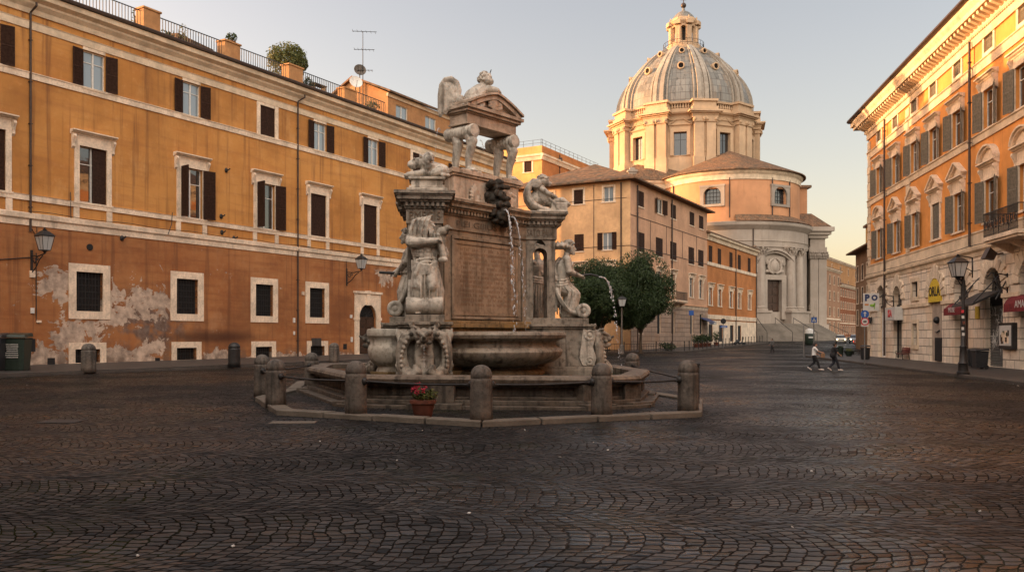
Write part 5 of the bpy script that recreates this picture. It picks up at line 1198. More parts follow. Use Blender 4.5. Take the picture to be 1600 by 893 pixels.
for i, (u, w, zt, zi_) in enumerate(bays_r):
    zd_ = zi_ - .12
    if i == 0:
        lunette(u, w, zt, zi_); zh = FR.z(1380, 487); mb = MB(); mb.box(u-w/2, u+w/2, .24, .42, zh, zi_-.12); mb.build("transom", ST['render'], PR)
        mb = MB(); mb.box(u-w/2+.12, u+w/2-.12, .28, .36, G, zh)
        for k in range(3): mb.box(u-w/2+.3, u+w/2-.3, .25, .29, .4+k*(zh-.5)/3, .4+(k+.8)*(zh-.5)/3)
        do_ = mb.build("door", ST['white_door'], PR); mb = MB(); rg = random.Random(4)
        for k in range(8): x, z = u+rg.uniform(-.4, .3), 1+k*.4; mb.tube([(x+.1*math.sin(q*1.7+k), .235, z+.07*q*math.cos(k)) for q in range(6)], .02, 4)
        mb.build("graffiti", ST['black'], do_)
        mb = MB(); mb.box(u-w/2, u-w/2+.12, .2, .4, G, zh); mb.box(u+w/2-.12, u+w/2, .2, .4, G, zh); mb.build("door_frame", ST['trim_warm'], PR)
    elif i == 1:
        lunette(u, w, zt, zi_); mb = MB(); mb.box(u-w/2, u+w/2, .26, .32, G, zi_-.12); mb.build("shop_door", ST['glass'], PR)
        mb = MB(); mb.box(u-w/2, u-w/2+.12, .2, .3, G, zi_-.12); mb.box(u+w/2-.1, u+w/2, .2, .3, G, zi_-.12); mb.box(u-.05, u+.05, .2, .3, G, zi_-.12); mb.build("door_frame", ST['iron'], PR)
    elif i == 2:
        mb = MB(); mb.box(u-w/2, u+w/2, .10, .3, G, zi_+.0); mb.build("bricked_up_doorway", ST['render'], PR); mb = MB(); mb.box(u-w*.1+.1, u+w/2-.05, -.1, .12, .2, 1.9); mb.build("cellar_hatch", ST['dark'], PR)
        mb = MB(); r_ = w/2-.02; P = [(u-r_, zi_-.02)] + [(u+r_*math.cos(math.pi*(1-k/18)), zt-w/2+(w/2-.03)*math.sin(math.pi*(1-k/18))) for k in range(19)] + [(u+r_, zi_-.02)]
        mb.rings([[(x, -.19, z) for x, z in P], [(x, .05, z) for x, z in P]]); so = mb.build("shop_sign", ST['yellow'], PR, label="yellow arched shop sign reading ORLA")
        inst("sign_lettering", text_mesh("ORLA", .98, ST['black'], .012, bold=.015, sx=.95), so, (u, -.205, zi_+.72))
        mb = MB(); mb.ball((u, -.0, zi_-1.35), .26, 10, 7); mb.tube([(u-.5, .05, zi_-2.2), (u, -.02, zi_-2.25), (u+.4, .05, zi_-2.1)], .05, 5); mb.build("wall_lamp_shade", ST['black'], PR, smooth=True)
    elif i in (3, 5, 6, 7):
        lunette(u, w, zt, zi_); mb = MB(); mb.box(u-w/2, u+w/2, .3, .38, G, zi_-.12); dd = mb.build("shop_door", ST['wood_door'], PR)
        mb = MB()
        for s in (-1, 1): mb.box(u+s*w*.24-w*.17, u+s*w*.24+w*.17, .27, .305, 1.0, zi_-.7)
        mb.build("pane", ST['glass'], dd)
    else:
        lunette(u, w, zt, zi_); mb = MB(); zz = G; zh = FR.z(1555, 477)
        while zz < zh: mb.rings([[(u-w/2, y, z) for y, z in ((.26, zz), (.22, zz+.03), (.22, zz+.15), (.28, zz+.17), (.32, zz+.17), (.32, zz))], [(u+w/2, y, z) for y, z in ((.26, zz), (.22, zz+.03), (.22, zz+.15), (.28, zz+.17), (.32, zz+.17), (.32, zz))]]); zz += .17
        ro = mb.build("roller_shutter", ST['steel_shutter'], PR); mb = MB(); rg = random.Random(11)
        for k in range(46):
            x, z = u-w*.36+rg.random()*w*.72, zh*.33+rg.random()*zh*.56; a = rg.uniform(0, 6.28); pts = []
            for q in range(7): pts.append((x, .205, z)); a += rg.uniform(-1.3, 1.3); x += .10*math.cos(a); z += .13*math.sin(a); x = min(u+w*.45, max(u-w*.45, x))
            mb.tube(pts, .016, 4)
        mb.build("graffiti", ST['sign_white'], ro)
        mb = MB(); mb.box(u-w/2, u+w/2, .2, .4, zh, zi_-.12); mb.build("transom", ST['dark'], PR)
        mb = MB(); za_ = FR.z(1548, 474); mb.rings([[(u-w/2-1.0, y, z) for y, z in ((-.1, za_+.75), (-1.7, za_-.05), (-1.72, za_-.18), (-.1, za_+.6))], [(u+w/2-.2, y, z) for y, z in ((-.1, za_+.75), (-1.7, za_-.05), (-1.72, za_-.18), (-.1, za_+.6))]])
        for s in (u-w/2-.9, u+w/2-.3): mb.tube([(s, -.1, za_+1.7), (s, -1.6, za_)], .035, 5)
        mb.build("canopy", ST['iron'], PR)
for (z0, z1), ww in ((c1, cw), (c2, cw*.8)):
    mb = MB(); mb.box(cu-ww/2, cu+ww/2, .2, .3, z0, z1); wo = mb.build("window", ST['dark'], PR)
    mb = MB(); f = .3
    for s in (-1, 1): mb.box(cu+s*(ww/2+f/2)-f/2, cu+s*(ww/2+f/2)+f/2, -.14, 0, z0-f, z1+f)
    mb.box(cu-ww/2, cu+ww/2, -.14, 0, z1, z1+f); mb.box(cu-ww/2-.2, cu+ww/2+.2, -.2, 0, z0-f, z0); mb.build("window_frame", ST['trim_warm'], wo)
# white hanging shop box and red awnings
u, z = FR.u(1405), FR.z(1405, 490); ww = FR.u(1413)-FR.u(1397)
mb = MB(); mb.box(u-ww/2, u+ww/2, -.75, -.1, z-.55, z+.55); so = mb.build("shop_sign", ST['sign_white'], PR, bevel=.03, label="white box shop sign with red lettering")
inst("sign_lettering", text_mesh("ISA", .85, ST['sign_red'], .01, bold=.02), so, (u, -.76, z))
def awning(px0, px1, py0, py1, txt, out=.62):
    u0, u1 = FR.u(px0), FR.u(px1); z0, z1 = FR.z((px0+px1)/2, py1), FR.z((px0+px1)/2, py0)
    mb = MB(); P = [(-.1, z1), (-out*.35, z1-.04), (-out*.75, z1-.25), (-out, z0+.45), (-out, z0), (-out+.04, z0), (-out+.04, z0+.4), (-.1, z1-.1)]
    mb.rings([[(u0, y, z) for y, z in P], [(u1, y, z) for y, z in P]]); o = mb.build("awning", ST['red_cloth'], PR, label="red cloth awning lettered " + txt)
    inst("awning_lettering", text_mesh(txt, (z1-z0)*.62, ST['sign_white'], .006, sx=1.0), o, ((u0+u1)/2, -out-.008, z0+(z1-z0)*.42)); return o
awning(1489, 1516.5, 473, 492, "MUSE'"); awning(1586, 1640, 459, 486, "AMA")
# brackets, cables, plates
for px, py in ((1522, 412), (1577, 440), (1398, 470)):
    mb = MB(); u, z = FR.u(px), FR.z(px, py); mb.tube([(u, -.1, z-.9), (u, -.1, z+.5)], .05, 6); mb.tube([(u, -.1, z+.4), (u, -1.0, z+.55), (u, -1.2, z+.3)], .04, 6); mb.tube([(u, -.1, z-.5), (u, -.6, z-.2), (u, -.9, z+.5)], .03, 6); mb.build("wall_bracket", ST['iron'], PR, smooth=True)
for px, py in ((1585, 460), (1530, 466)):
    mb = MB(); u, z = FR.u(px), FR.z(px, py); mb.tube([(u-.8, -.1, z+.9), (u+.5, -1.2, z-.3)], .05, 6); mb.build("wall_bracket", ST['iron'], PR, smooth=True)
mb = MB(); u, z = FR.u(1570), FR.z(1570, 398); m = Matrix.Translation((u, -.8, z)) @ Matrix.Rotation(R(-25), 4, 'X'); mb.rings([[(-.35, -.3, -.35), (.35, -.3, -.35), (.35, -.3, .35), (-.35, -.3, .35)], [(-.22, .25, -.22), (.22, .25, -.22), (.22, .25, .22), (-.22, .25, .22)]]); mb.xf(m); s0 = len(mb.v); mb.tube([(u, -.65, z), (u, -.1, z+.1)], .06, 6); mb.build("floodlight", ST['pipe'], PR)
mb = MB(); u, z = FR.u(1530), FR.z(1530, 488); mb.box(u-.32, u+.32, -.14, -.02, z-.4, z+.4); mb.build("wall_plate", ST['yellow'], PR)
u0, u1 = FR.u(1570), FR.u(1592); z0, z1 = FR.z(1580, 545), FR.z(1580, 504)
mb = MB(); mb.box(u0, u1, -.35, -.05, z0, z1); nb = mb.build("notice_board", ST['iron'], PR, bevel=.02, label="black framed notice board with papers behind glass"); mb = MB(); mb.box(u0+.15, u1-.15, -.365, -.34, z0+.2, z1-.15); mb.build("backing", ST['sign_white'], nb)
rg = random.Random(5)
for m_ in ('trim', 'wood_door', 'trim_warm', 'leaf'):
    mb = MB()
    for k in range(5):
        x, z = rg.uniform(u0+.25, u1-.6), rg.uniform(z0+.3, z1-.7); mb.box(x, x+rg.uniform(.15, .35), -.372-rg.random()*.004, -.36, z, z+rg.uniform(.2, .45))
    mb.build("paper_notices", ST[m_], nb)
mb = MB(); rg = random.Random(8)
u, z = FR.u(1362), FR.z(1362, 500)
for k in range(4): mb.tube([(u+.25*k+.25*math.sin(q*1.1+k), -.235, z+.28*math.cos(q*1.3+k*2)) for q in range(9)], .04, 4)
mb.build("graffiti", ST['black'], PR)
mb = MB()
mb.tube([(FR.u(1358)+i*1.0, -.40, ZB0+.22+.03*math.sin(i)) for i in range(44)], .025, 4); mb.tube([(r0+.3+i*1.0, -.24, ZB1+.5-.3*math.sin(i*math.pi/8)**2) for i in range(9)], .02, 4); mb.build("cable", ST['iron'], PR)
# right pavement with the island that reaches towards the crossing
tip = gp(1249, 558); ker = gp(1600, 598)
ku0, kv0 = FR.loc(tip); ku1, kv1 = FR.loc(ker)
kv = (kv0+kv1)/2
pavement("pavement", [xy(FR.world(r0-1, .3)), xy(FR.world(r0-4.5, -1.5)), xy(FR.world(ku0-1, kv+2.4)), xy(FR.world(ku0-1.6, kv+1.2)), xy(FR.world(ku0-.8, kv)), xy(FR.world(60, kv)), xy(FR.world(60, .3))], kerb_idx=(1, 2, 3, 4))
# pavement along the far palaces
a0 = gp(940, 552); fl = FM.loc(a0)
pavement("pavement", [xy(FM.world(-24, fl[1]+1.5)), xy(FM.world(-9, fl[1])), xy(FM.world(2, -6.5)), xy(FM.world(30, -5.0)), xy(FM.world(56, -4.0)), xy(FM.world(57, .3)), xy(FM.world(0, .3)), xy(FM2.world(-24, .5))], kerb_idx=(0, 1, 2, 3))
# ------------------------------------------------------------------ fountain
FA, FSC = R(50), 1.248
FO_ = Vector((-1.72, 29.07, -.246))
FT = empty("fountain", FO_, FA, "weathered baroque marble fountain with statues, sea monsters and a winged cherub on top", "fountain", scale=FSC)
MF = Matrix.Translation(FO_) @ Matrix.Rotation(FA, 4, 'Z') @ Matrix.Scale(FSC, 4)
def offset_poly(P, o):
    n = len(P); A = sum(P[i][0]*P[(i+1) % n][1]-P[(i+1) % n][0]*P[i][1] for i in range(n)); sg = 1 if A > 0 else -1; out = []
    for i in range(n):
        a, b, c = Vector(P[i-1][:2]), Vector(P[i][:2]), Vector(P[(i+1) % n][:2]); d1, d2 = (b-a).normalized(), (c-b).normalized()
        n1, n2 = Vector((d1.y, -d1.x))*sg, Vector((d2.y, -d2.x))*sg; m = (n1+n2).normalized(); k = o/max(.35, m.dot(n1)); out.append((b.x+m.x*k, b.y+m.y*k))
    return out
def layers(mb, P, L, dz=0.0):
    for z0, z1, o in L: mb.prism(offset_poly(P, o), z0+dz, z1+dz)
def sub_build(o_name, mb, mat, parent, mtx=None, **k):
    if mtx: mb.xf(mtx)
    return mb.build(o_name, ST[mat], parent, **k)
# lower basin, in world metres (a part of the fountain: brought into its frame)
INV = MF.inverted()
BP = [(-4.5, 24.0), (-3.0, 23.5), (2.2, 22.9), (3.45, 23.8), (4.3, 27.6), (3.9, 32), (1.5, 35.2), (-3.5, 36), (-7.6, 34), (-7.1, 30.2)]
def ring_prism(mb, Po, Pi, z0, z1):
    n = len(Po); vs = [(p[0], p[1], z) for z in (z0, z1) for p in Po] + [(p[0], p[1], z) for z in (z0, z1) for p in Pi]; fs = []
    for i in range(n):
        j = (i+1) % n; fs += [(i, j, n+j, n+i), (2*n+i, 3*n+i, 3*n+j, 2*n+j), (n+i, n+j, 3*n+j, 3*n+i), (i, 2*n+i, 2*n+j, j)]
    return mb.add(vs, fs)
mb = MB()
mb.prism(offset_poly(BP, .42), -.1, .14); mb.prism(offset_poly(BP, .12), .14, .27); mb.prism(offset_poly(BP, -.12), .27, .36); mb.prism(offset_poly(BP, -.24), .36, .62); mb.prism(offset_poly(BP, -.08), .62, .71)
for i, p in enumerate(BP):                  # little buttresses where the walls turn
    if i in (0, 2, 3, 4, 9):
        q = offset_poly(BP, -.18)[i]; a = math.atan2(p[1]-29, p[0]+1.5); m = Matrix.Translation((q[0], q[1], 0)) @ Matrix.Rotation(a, 4, 'Z'); s0 = len(mb.v); mb.box(-.4, .12, -.36, .36, .05, .70); mb.box(-.4, .50, -.48, .48, -.05, .20); mb.xf(m, s0)
m2 = Matrix.Translation((-2.05, 23.25, 0)) @ Matrix.Rotation(R(-5), 4, 'Z'); s0 = len(mb.v); mb.box(-.75, .75, -.42, .6, -.05, .2); mb.box(-.5, .5, -.1, .6, .2, .68); mb.xf(m2, s0)
sub_build("lower_basin", mb, 'fbasin', FT, INV, bevel=.015)
mb = MB(); P0, P1 = offset_poly(BP, .10), offset_poly(BP, -.5)
rr = [[(*p, .71) for p in offset_poly(BP, .02)], [(*p, .735) for p in P0], [(*p, .83) for p in offset_poly(BP, .14)], [(*p, .905) for p in P0], [(*p, .935) for p in offset_poly(BP, .0)], [(*p, .93) for p in offset_poly(BP, -.4)], [(*p, .90) for p in P1], [(*p, .6) for p in P1]]
n = len(BP)
mb.v = [v for r in rr for v in r]
for k in range(len(rr)-1):
    for i in range(n): mb.f.append((k*n+i, k*n+(i+1) % n, (k+1)*n+(i+1) % n, (k+1)*n+i)); mb.m.append(0)
sub_build("basin_rim", mb, 'frim', FT, INV)
mb = MB(); mb.add([(*p, .80) for p in offset_poly(BP, -.45)], [tuple(range(n))]); sub_build("basin_water", mb, 'water', FT, INV)
# plinth and body
BODY = [(-1.75, -.9), (1.75, -.9), (1.75, .5), (-.6, .5)]
mb = MB(); layers(mb, BODY, [(.5, .95, .32), (.95, 2.02, .10), (2.02, 2.12, .22), (2.12, 2.2, .14)]); sub_build("plinth", mb, 'fstain', FT, bevel=.012)
mb = MB(); mb.prism(BODY, 2.2, 4.5); mb.box(-1.34, 1.38, -.955, -.9, 2.24, 2.31); mb.box(-1.34, 1.38, -.955, -.9, 4.28, 4.36)
for x in (-1.34, 1.30): mb.box(x, x+.08, -.955, -.9, 2.312, 4.278)
for x in (-1.62, 1.46): mb.box(x, x+.14, -.96, -.9, 2.2, 4.42)
sub_build("body", mb, 'fbody', FT, bevel=.01)
mb = MB()
for a, b in ((-1.26, -1.16), (1.20, 1.30)): mb.box(a, b, -.935, -.9, 2.34, 4.25)
mb.box(-1.158, 1.198, -.935, -.9, 4.16, 4.25); mb.box(-1.158, 1.198, -.935, -.9, 2.34, 2.43); mb.box(-1.16, 1.2, -.912, -.9, 2.43, 4.16); ip = sub_build("inscription_panel", mb, 'fpanel', FT)
mb = MB(); rg = random.Random(3)
for r_ in range(13):                        # rows of worn, no longer legible letters
    x = -1.02 + rg.random()*.08; z = 4.04 - r_*.118
    while x < 1.02:
        w = rg.uniform(.03, .055)
        if rg.random() < .8:
            k = rg.random(); mb.box(x, x+.012, -.917, -.911, z-.035, z+.035)
            if k < .5: mb.box(x+.012, x+w, -.917, -.911, z+.022, z+.034)
            if k > .3: mb.box(x+w-.012, x+w, -.9175, -.911, z-.035, z+.02)
        x += w + .028
mb.build("worn_letters", carved("worn_letter_cuts", (.27, .155, .09), (.12, .066, .036), (.30, .16, .06), .35), ip)
CORNL = [(4.5, 4.85, .04), (4.85, 4.90, .08), (4.90, 5.0, .10), (5.0, 5.05, .19), (5.05, 5.14, .25), (5.14, 5.18, .28), (5.18, 5.25, .32)]
mb = MB(); layers(mb, BODY, CORNL)
for k in range(27): mb.box(-1.62+k*.123, -1.62+k*.123+.07, -.9-.165, -.9-.09, 4.905, 4.995)
sub_build("cornice", mb, 'fbody', FT)
inst("frieze_letters", fit_text("PIEI GIIIUS OSSI", .21, 2.35, ST['cut'], .004), FT, (0, -.958, 4.67))
ATT = [(-1.1, -.78), (1.5, -.78), (1.5, .45), (-.72, .1)]
mb = MB(); layers(mb, ATT, [(5.25, 5.36, .07), (5.36, 5.93, 0), (5.93, 5.99, .05), (5.99, 6.11, .09)]); sub_build("attic", mb, 'fpink', FT, bevel=.012)
# upper basin
prof = [(.55, .6), (.62, .9), (.55, 1.0), (.70, 1.04), (.88, 1.14), (.98, 1.28), (1.0, 1.40), (.97, 1.49), (.91, 1.53), (.90, 1.66), (.95, 1.71), (1.03, 1.75), (1.05, 1.83), (1.03, 1.90), (.98, 1.92), (.92, 1.88), (.90, 1.70)]
mb = MB(); mb.lathe(prof, 72, (.16, -.9, 0), sx=2.08, sy=1.85, cap=False); sub_build("upper_basin", mb, 'ftrav', FT, smooth='auto')
mb = MB(); mb.lathe([(.001, 1.83), (.93, 1.83)], 48, (.16, -.9, 0), sx=2.08, sy=1.85, cap=False); sub_build("basin_water", mb, 'water', FT)
mb = MB(); mb.lathe([(1.0, .5), (1.0, .86), (.96, .90), (.92, .94), (.4, .96)], 40, (.16, -.9, 0), sx=1.55, sy=1.4); sub_build("basin_foot", mb, 'fwet', FT, smooth='auto')
mb = MB(); mb.lathe([(r*.56, z) for r, z in prof], 40, (-2.58, -.02, .06), cap=False); mb.lathe([(.3, .5), (.32, .9), (.22, 1.05)], 20, (-2.58, -.02, 0)); sub_build("side_bowl", mb, 'statue', FT, smooth='auto')
mb = MB(); mb.box(-2.95, -2.2, -.35, .32, .5, .93); sub_build("bowl_block", mb, 'fwet', FT, bevel=.02)

# ---- carved figures, each in the frame of its pier: -Y points outwards, X to the right
def figure(kind):
    mb = MB(); Y = -.64
    sit = kind == 'woman'
    lean = -.14 if sit else 0.0
    def P(x, y, z): return (x, Y + y, z)
    sh = 4.10 if not sit else 3.98; hip = 3.38 if not sit else 3.22
    mb.ball(P(0, 0, hip), (.25, .20, .20)); mb.cap(P(0, 0, hip+.08), P(0, lean*.6, sh-.22), .20, .235); mb.ball(P(0, lean*.8-.02, sh-.16), (.285, .19, .20))
    for s in (-1, 1): mb.ball(P(s*.27, lean, sh-.01), .115); mb.ball(P(s*.12, lean-.15, sh-.14), (.12, .07, .09)); mb.cap(P(s*.08, -.16, sh-.35), P(s*.08, -.17, hip+.18), .06, .05)
    mb.cap(P(0, lean, sh+.02), P(.02, lean-.05, sh+.2), .10, .085)
    hz = sh + .33; hy = lean - .10 if kind != 'elder' else -.10; hx = .05 if kind == 'elder' else 0
    face = R(68) if kind == 'elder' else 0          # turned to the right
    fx, fy = math.sin(face), -math.cos(face)
    def HD(f, r, z): return P(hx + fx*f - fy*r*1.0, hy + fy*f + fx*r, hz + z)
    mb.ball(HD(0, 0, .02), (.135, .165, .175)); mb.ball(HD(.05, 0, -.06), (.105, .11, .12))
    mb.cap(HD(.15, 0, .03), HD(.185, 0, -.035), .022, .034); mb.ball(HD(.13, 0, -.15), (.06, .05, .05)); mb.cap(HD(.13, -.07, .05), HD(.13, .07, .05), .03, .03)
    for s in (-1, 1): mb.ball(HD(.145, s*.055, -.0), .020); mb.ball(HD(0, s*.135, -.01), (.03, .04, .05))
    mb.cap(HD(.15, -.035, -.095), HD(.15, .035, -.095), .018, .018)
    rg = random.Random({'elder': 1, 'youth': 2, 'woman': 3}[kind])
    if kind == 'elder':
        for k in range(11):
            y0_ = hy - .135 + .02*(k % 3); x0_ = hx + .10 - .031*k
            mb.chain([P(x0_, y0_+.03, hz+.20-.006*k), P(x0_-.05-.006*k, y0_-.03, hz+.08), P(x0_-.09-.010*k, y0_-.02, hz-.14), P(x0_-.10-.012*k, y0_+.03, hz-.40-.03*(k % 3))], [.020, .0225, .020, .012], 7)
        for k in range(7): r = -.09+.18*k/6; mb.chain([HD(.10, r, -.11), HD(.14, r*1.1, -.22), HD(.12, r*.7, -.33-.03*(k % 2))], [.035, .034, .018], 7)
        for s in (-1, 1):
            mb.ball(P(s*.135, -.17, sh-.12), (.15, .10, .115)); mb.cap(P(s*.25, -.03, sh-.22), P(s*.20, -.02, sh-.5), .09, .07)
            for k in range(3): mb.ball(P(s*.075, -.185, sh-.30-.10*k), (.07, .05, .045))
            for k in range(4): mb.cap(P(s*.16, -.16, sh-.27-.05*k), P(s*.25, -.08, sh-.24-.05*k), .022, .018, 6)
        arms = {1: [(-.30, -.02, sh), (-.33, -.25, sh-.10), (.26, -.33, sh-.07)], 2: [(.29, 0, sh), (.46, -.10, sh-.36), (.34, -.26, sh-.02)]}
        mb.chain([P(.34, -.26, sh-.02), P(.40, -.26, sh-.25), P(.45, -.2, sh-.46)], [.07, .06, .08], 8); mb.ball(P(.43, -.22, sh-.50), (.12, .09, .08))
    else:
        for k in range(90):
            a, t = rg.uniform(0, 6.28), rg.uniform(.0, 1.75); q = Vector((math.sin(t)*math.cos(a)*.15, math.sin(t)*math.sin(a)*.17, math.cos(t)*.17+.04))
            if q.y < -.09 and q.z < .12: continue
            mb.ball(P(hx+q.x*1.12, hy+q.y*1.12, hz+q.z*1.05), rg.uniform(.022, .040), 8, 5)
        if kind == 'youth': arms = {1: [(-.29, 0, sh), (-.34, -.12, sh-.34), (-.16, -.42, sh-.58)], 2: [(.29, 0, sh), (.33, -.14, sh-.36), (.12, -.34, sh-.60)]}
        else:
            arms = {1: [(-.27, lean, sh), (-.30, lean-.06, sh-.34), (-.10, lean-.40, sh-.46)], 2: [(.27, lean, sh), (.30, lean-.06, sh-.34), (.08, lean-.40, sh-.44)]}
            mb.lathe([(.001, -.10), (.20, -.08), (.29, 0), (.27, .07), (.001, .10)], 18, P(0, .05, hz+.06))
            for k in range(11): a = 2*math.pi*k/11; mb.cap(P(.27*math.cos(a), .05+.27*math.sin(a), hz+.04), P(.2*math.cos(a), .05+.2*math.sin(a), hz+.16), .05, .03, 8)
            mb.ball(P(0, hy+.0, hz+.17), (.13, .14, .09))
    for a in arms.values():
        q_ = 1.42 if kind == 'elder' else 1.0; mb.cap(P(*a[0]), P(*a[1]), .112*q_, .082*q_); mb.cap(P(*a[1]), P(*a[2]), .086*q_, .052*q_); mb.ball(Vector(P(*a[0])).lerp(Vector(P(*a[1])), .5), (.10*q_, .10*q_, .11*q_)); w = Vector(P(*a[2])); d = (w - Vector(P(*a[1]))).normalized()
        mb.ball(w + d*.05, (.06, .06, .05)); sd = d.cross(Vector((0, 0, 1))).normalized()
        for f in range(4): b0 = w + d*.08 + sd*(f-1.5)*.032; mb.chain([b0, b0+d*(.05+.01*(f in (1, 2))), b0+d*.065+Vector((0, 0, -.045))], [.019, .017, .014], 6)
        mb.chain([w + d*.03 + sd*.05, w + d*.07 + sd*.075+Vector((0, 0, .02)), w+d*.11+sd*.05], [.02, .019, .016], 6)
    # legs under drapery
    kn = [( -.16, -.22, hip-.44), (.17, -.16, hip-.46)] if not sit else [(-.15, -.40, hip-.22), (.15, -.34, hip-.26)]
    for (kx, ky, kz), s in zip(kn, (-1, 1)):
        mb.cap(P(s*.13, 0, hip-.04), P(kx, ky, kz), .175, .125); mb.cap(P(kx, ky, kz), P(kx*.95, ky+.10 if not sit else ky+.16, 2.40), .118, .085); mb.ball(P(kx*.95, ky+.02 if not sit else ky+.06, 2.37), (.075, .15, .065))
        for f in range(5): mb.ball(P(kx*.95+(f-2)*.027, ky-.13 if not sit else ky-.08, 2.345), .024, 6, 4)
    if sit:
        mb.cap(P(0, -.12, hip-.05), P(0, -.36, hip-.26), .24, .22); mb.cap(P(0, -.34, hip-.28), P(0, -.20, 2.45), .23, .25); mb.cap(P(-.12, -.36, hip-.26), P(-.15, -.24, 2.45), .16, .17); mb.cap(P(.12, -.34, hip-.26), P(.15, -.22, 2.45), .16, .17)
    elif kind == 'youth': mb.cap(P(0, 0, hip), P(0, -.05, 2.45), .25, .24)
    # girdle of rolled cloth and the falling folds
    n = 22
    for r_ in range(3):
        pts = [P(math.cos(2*math.pi*k/n)*(.27+.01*r_), math.sin(2*math.pi*k/n)*(.22+.012*r_)-.01, hip+.20-.075*r_+.05*math.cos(2*math.pi*k/n+.7)) for k in range(n+1)]; mb.chain(pts, [.034+.012*math.sin(k*1.9+r_) for k in range(n+1)], 6)
    for k in range(24):
        a = 2*math.pi*k/24 + rg.uniform(-.07, .07); ca, sa = math.cos(a), math.sin(a)
        fy_ = -.16 if not sit else -.32
        if -sa > .5 and kind == 'elder' and abs(abs(ca*.28)-.16) < .06: end = hip-.42
        else: end = 2.42 + rg.uniform(0, .12)
        top = P(ca*.27, sa*.22, hip+.06); mid = P(ca*.335, sa*.265 + (fy_*.55 if sa < 0 else 0), hip-.40 if not sit else hip-.16); bot = P(ca*.32, sa*.27 + (fy_*.3 if sa < 0 else 0), end)
        mb.chain([top, mid, bot], [.018, rg.uniform(.018, .036), rg.uniform(.012, .026)], 7)
    if kind == 'elder':
        
        for k in range(7): mb.chain([P(-.30, -.10, hip+.20-.035*k), P(-.10, -.27, hip+.10-.04*k), P(.10, -.29, hip+.07-.03*k), P(.31, -.12, hip+.20-.02*k)], [.024, .034, .030, .02], 7)
        for s in (-1, 1): mb.cap(P(s*.14, -.12, hip-.02), P(kn[0 if s < 0 else 1][0], kn[0][1]-.02, hip-.40), .165, .135)
        for k in range(6): mb.chain([P(-.04+.02*k, -.26, hip+.05), P(-.05+.02*k, -.20-.02*(k % 2), hip-.25), P(-.06+.025*k, -.12, 2.44)], [.018, .028, .02], 6)
        mb.chain([P(-.12, -.26, hip+.1), P(-.2, -.3, hip-.12), P(-.27, -.24, hip-.35)], [.06, .055, .03], 8)
        for k in range(4): mb.chain([P(.30, -.12+.06*k, hip+.05), P(.36+.02*k, -.1+.05*k, hip-.5), P(.40, -.05+.05*k, 2.38)], [.04, .055, .045], 7)
    else:
        for k in range(9): mb.chain([P(-.24+.055*k, -.12+lean, sh-.0), P(-.14+.05*k, -.23+lean*.7, sh-.28), P(-.12+.045*k, -.21, hip+.2)], [.016, .022, .018], 6)
        mb.chain([P(.24, .0, sh+.06), P(.1, .14, sh-.1), P(-.2, .17, hip+.2)], [.05, .06, .05], 8)
    return sculpt(mb, .0125, 1, ST['statue'])
FIG = {k: figure(k) for k in ('elder', 'youth', 'woman')}
def scroll_mesh(L):
    def mk():
        mb = MB(); yv, zv, rv = -(L-.22), 2.51, .21; P = []
        pts = [(-.42, 3.12), (-.46, 2.95), (-.55, 2.75), (-.68, 2.56), (-.82*(L/1.25)**.5, 2.42), (yv+.02, 2.36)]
        n = len(pts); up = []
        for i, p in enumerate(pts):
            a = Vector(pts[max(0, i-1)]); b = Vector(pts[min(n-1, i+1)]); d = (b-a).normalized(); up.append((p[0]+d.y*-.13, p[1]+d.x*-.13) if False else (p[0]-abs(d.y)*.11, p[1]+abs(d.x)*.11))
        for x0, x1 in ((-.40, -.22), (.22, .40)):
            mb.rings([[(x0, y, z) for y, z in pts + up[::-1]], [(x1, y, z) for y, z in pts + up[::-1]]])
        mb.rings([[(-.22, y+.03, z-.02) for y, z in pts + up[::-1]], [(.22, y+.03, z-.02) for y, z in pts + up[::-1]]])
        m = Matrix.Translation((0, yv, zv)) @ Matrix.Rotation(R(90), 4, 'Y')
        s0 = len(mb.v); mb.lathe([(.001, -.42), (.06, -.44), (.07, -.42), (.10, -.42), (.11, -.44), (.20, -.43), (rv, -.40), (rv*.93, -.1), (rv*.93, .1), (rv, .40), (.20, .43), (.11, .44), (.10, .42), (.07, .42), (.06, .44), (.001, .42)], 24); mb.xf(m, s0)
        return mb.mesh("scroll", ST['statue'], True)
    return cached(('scroll', L), mk)
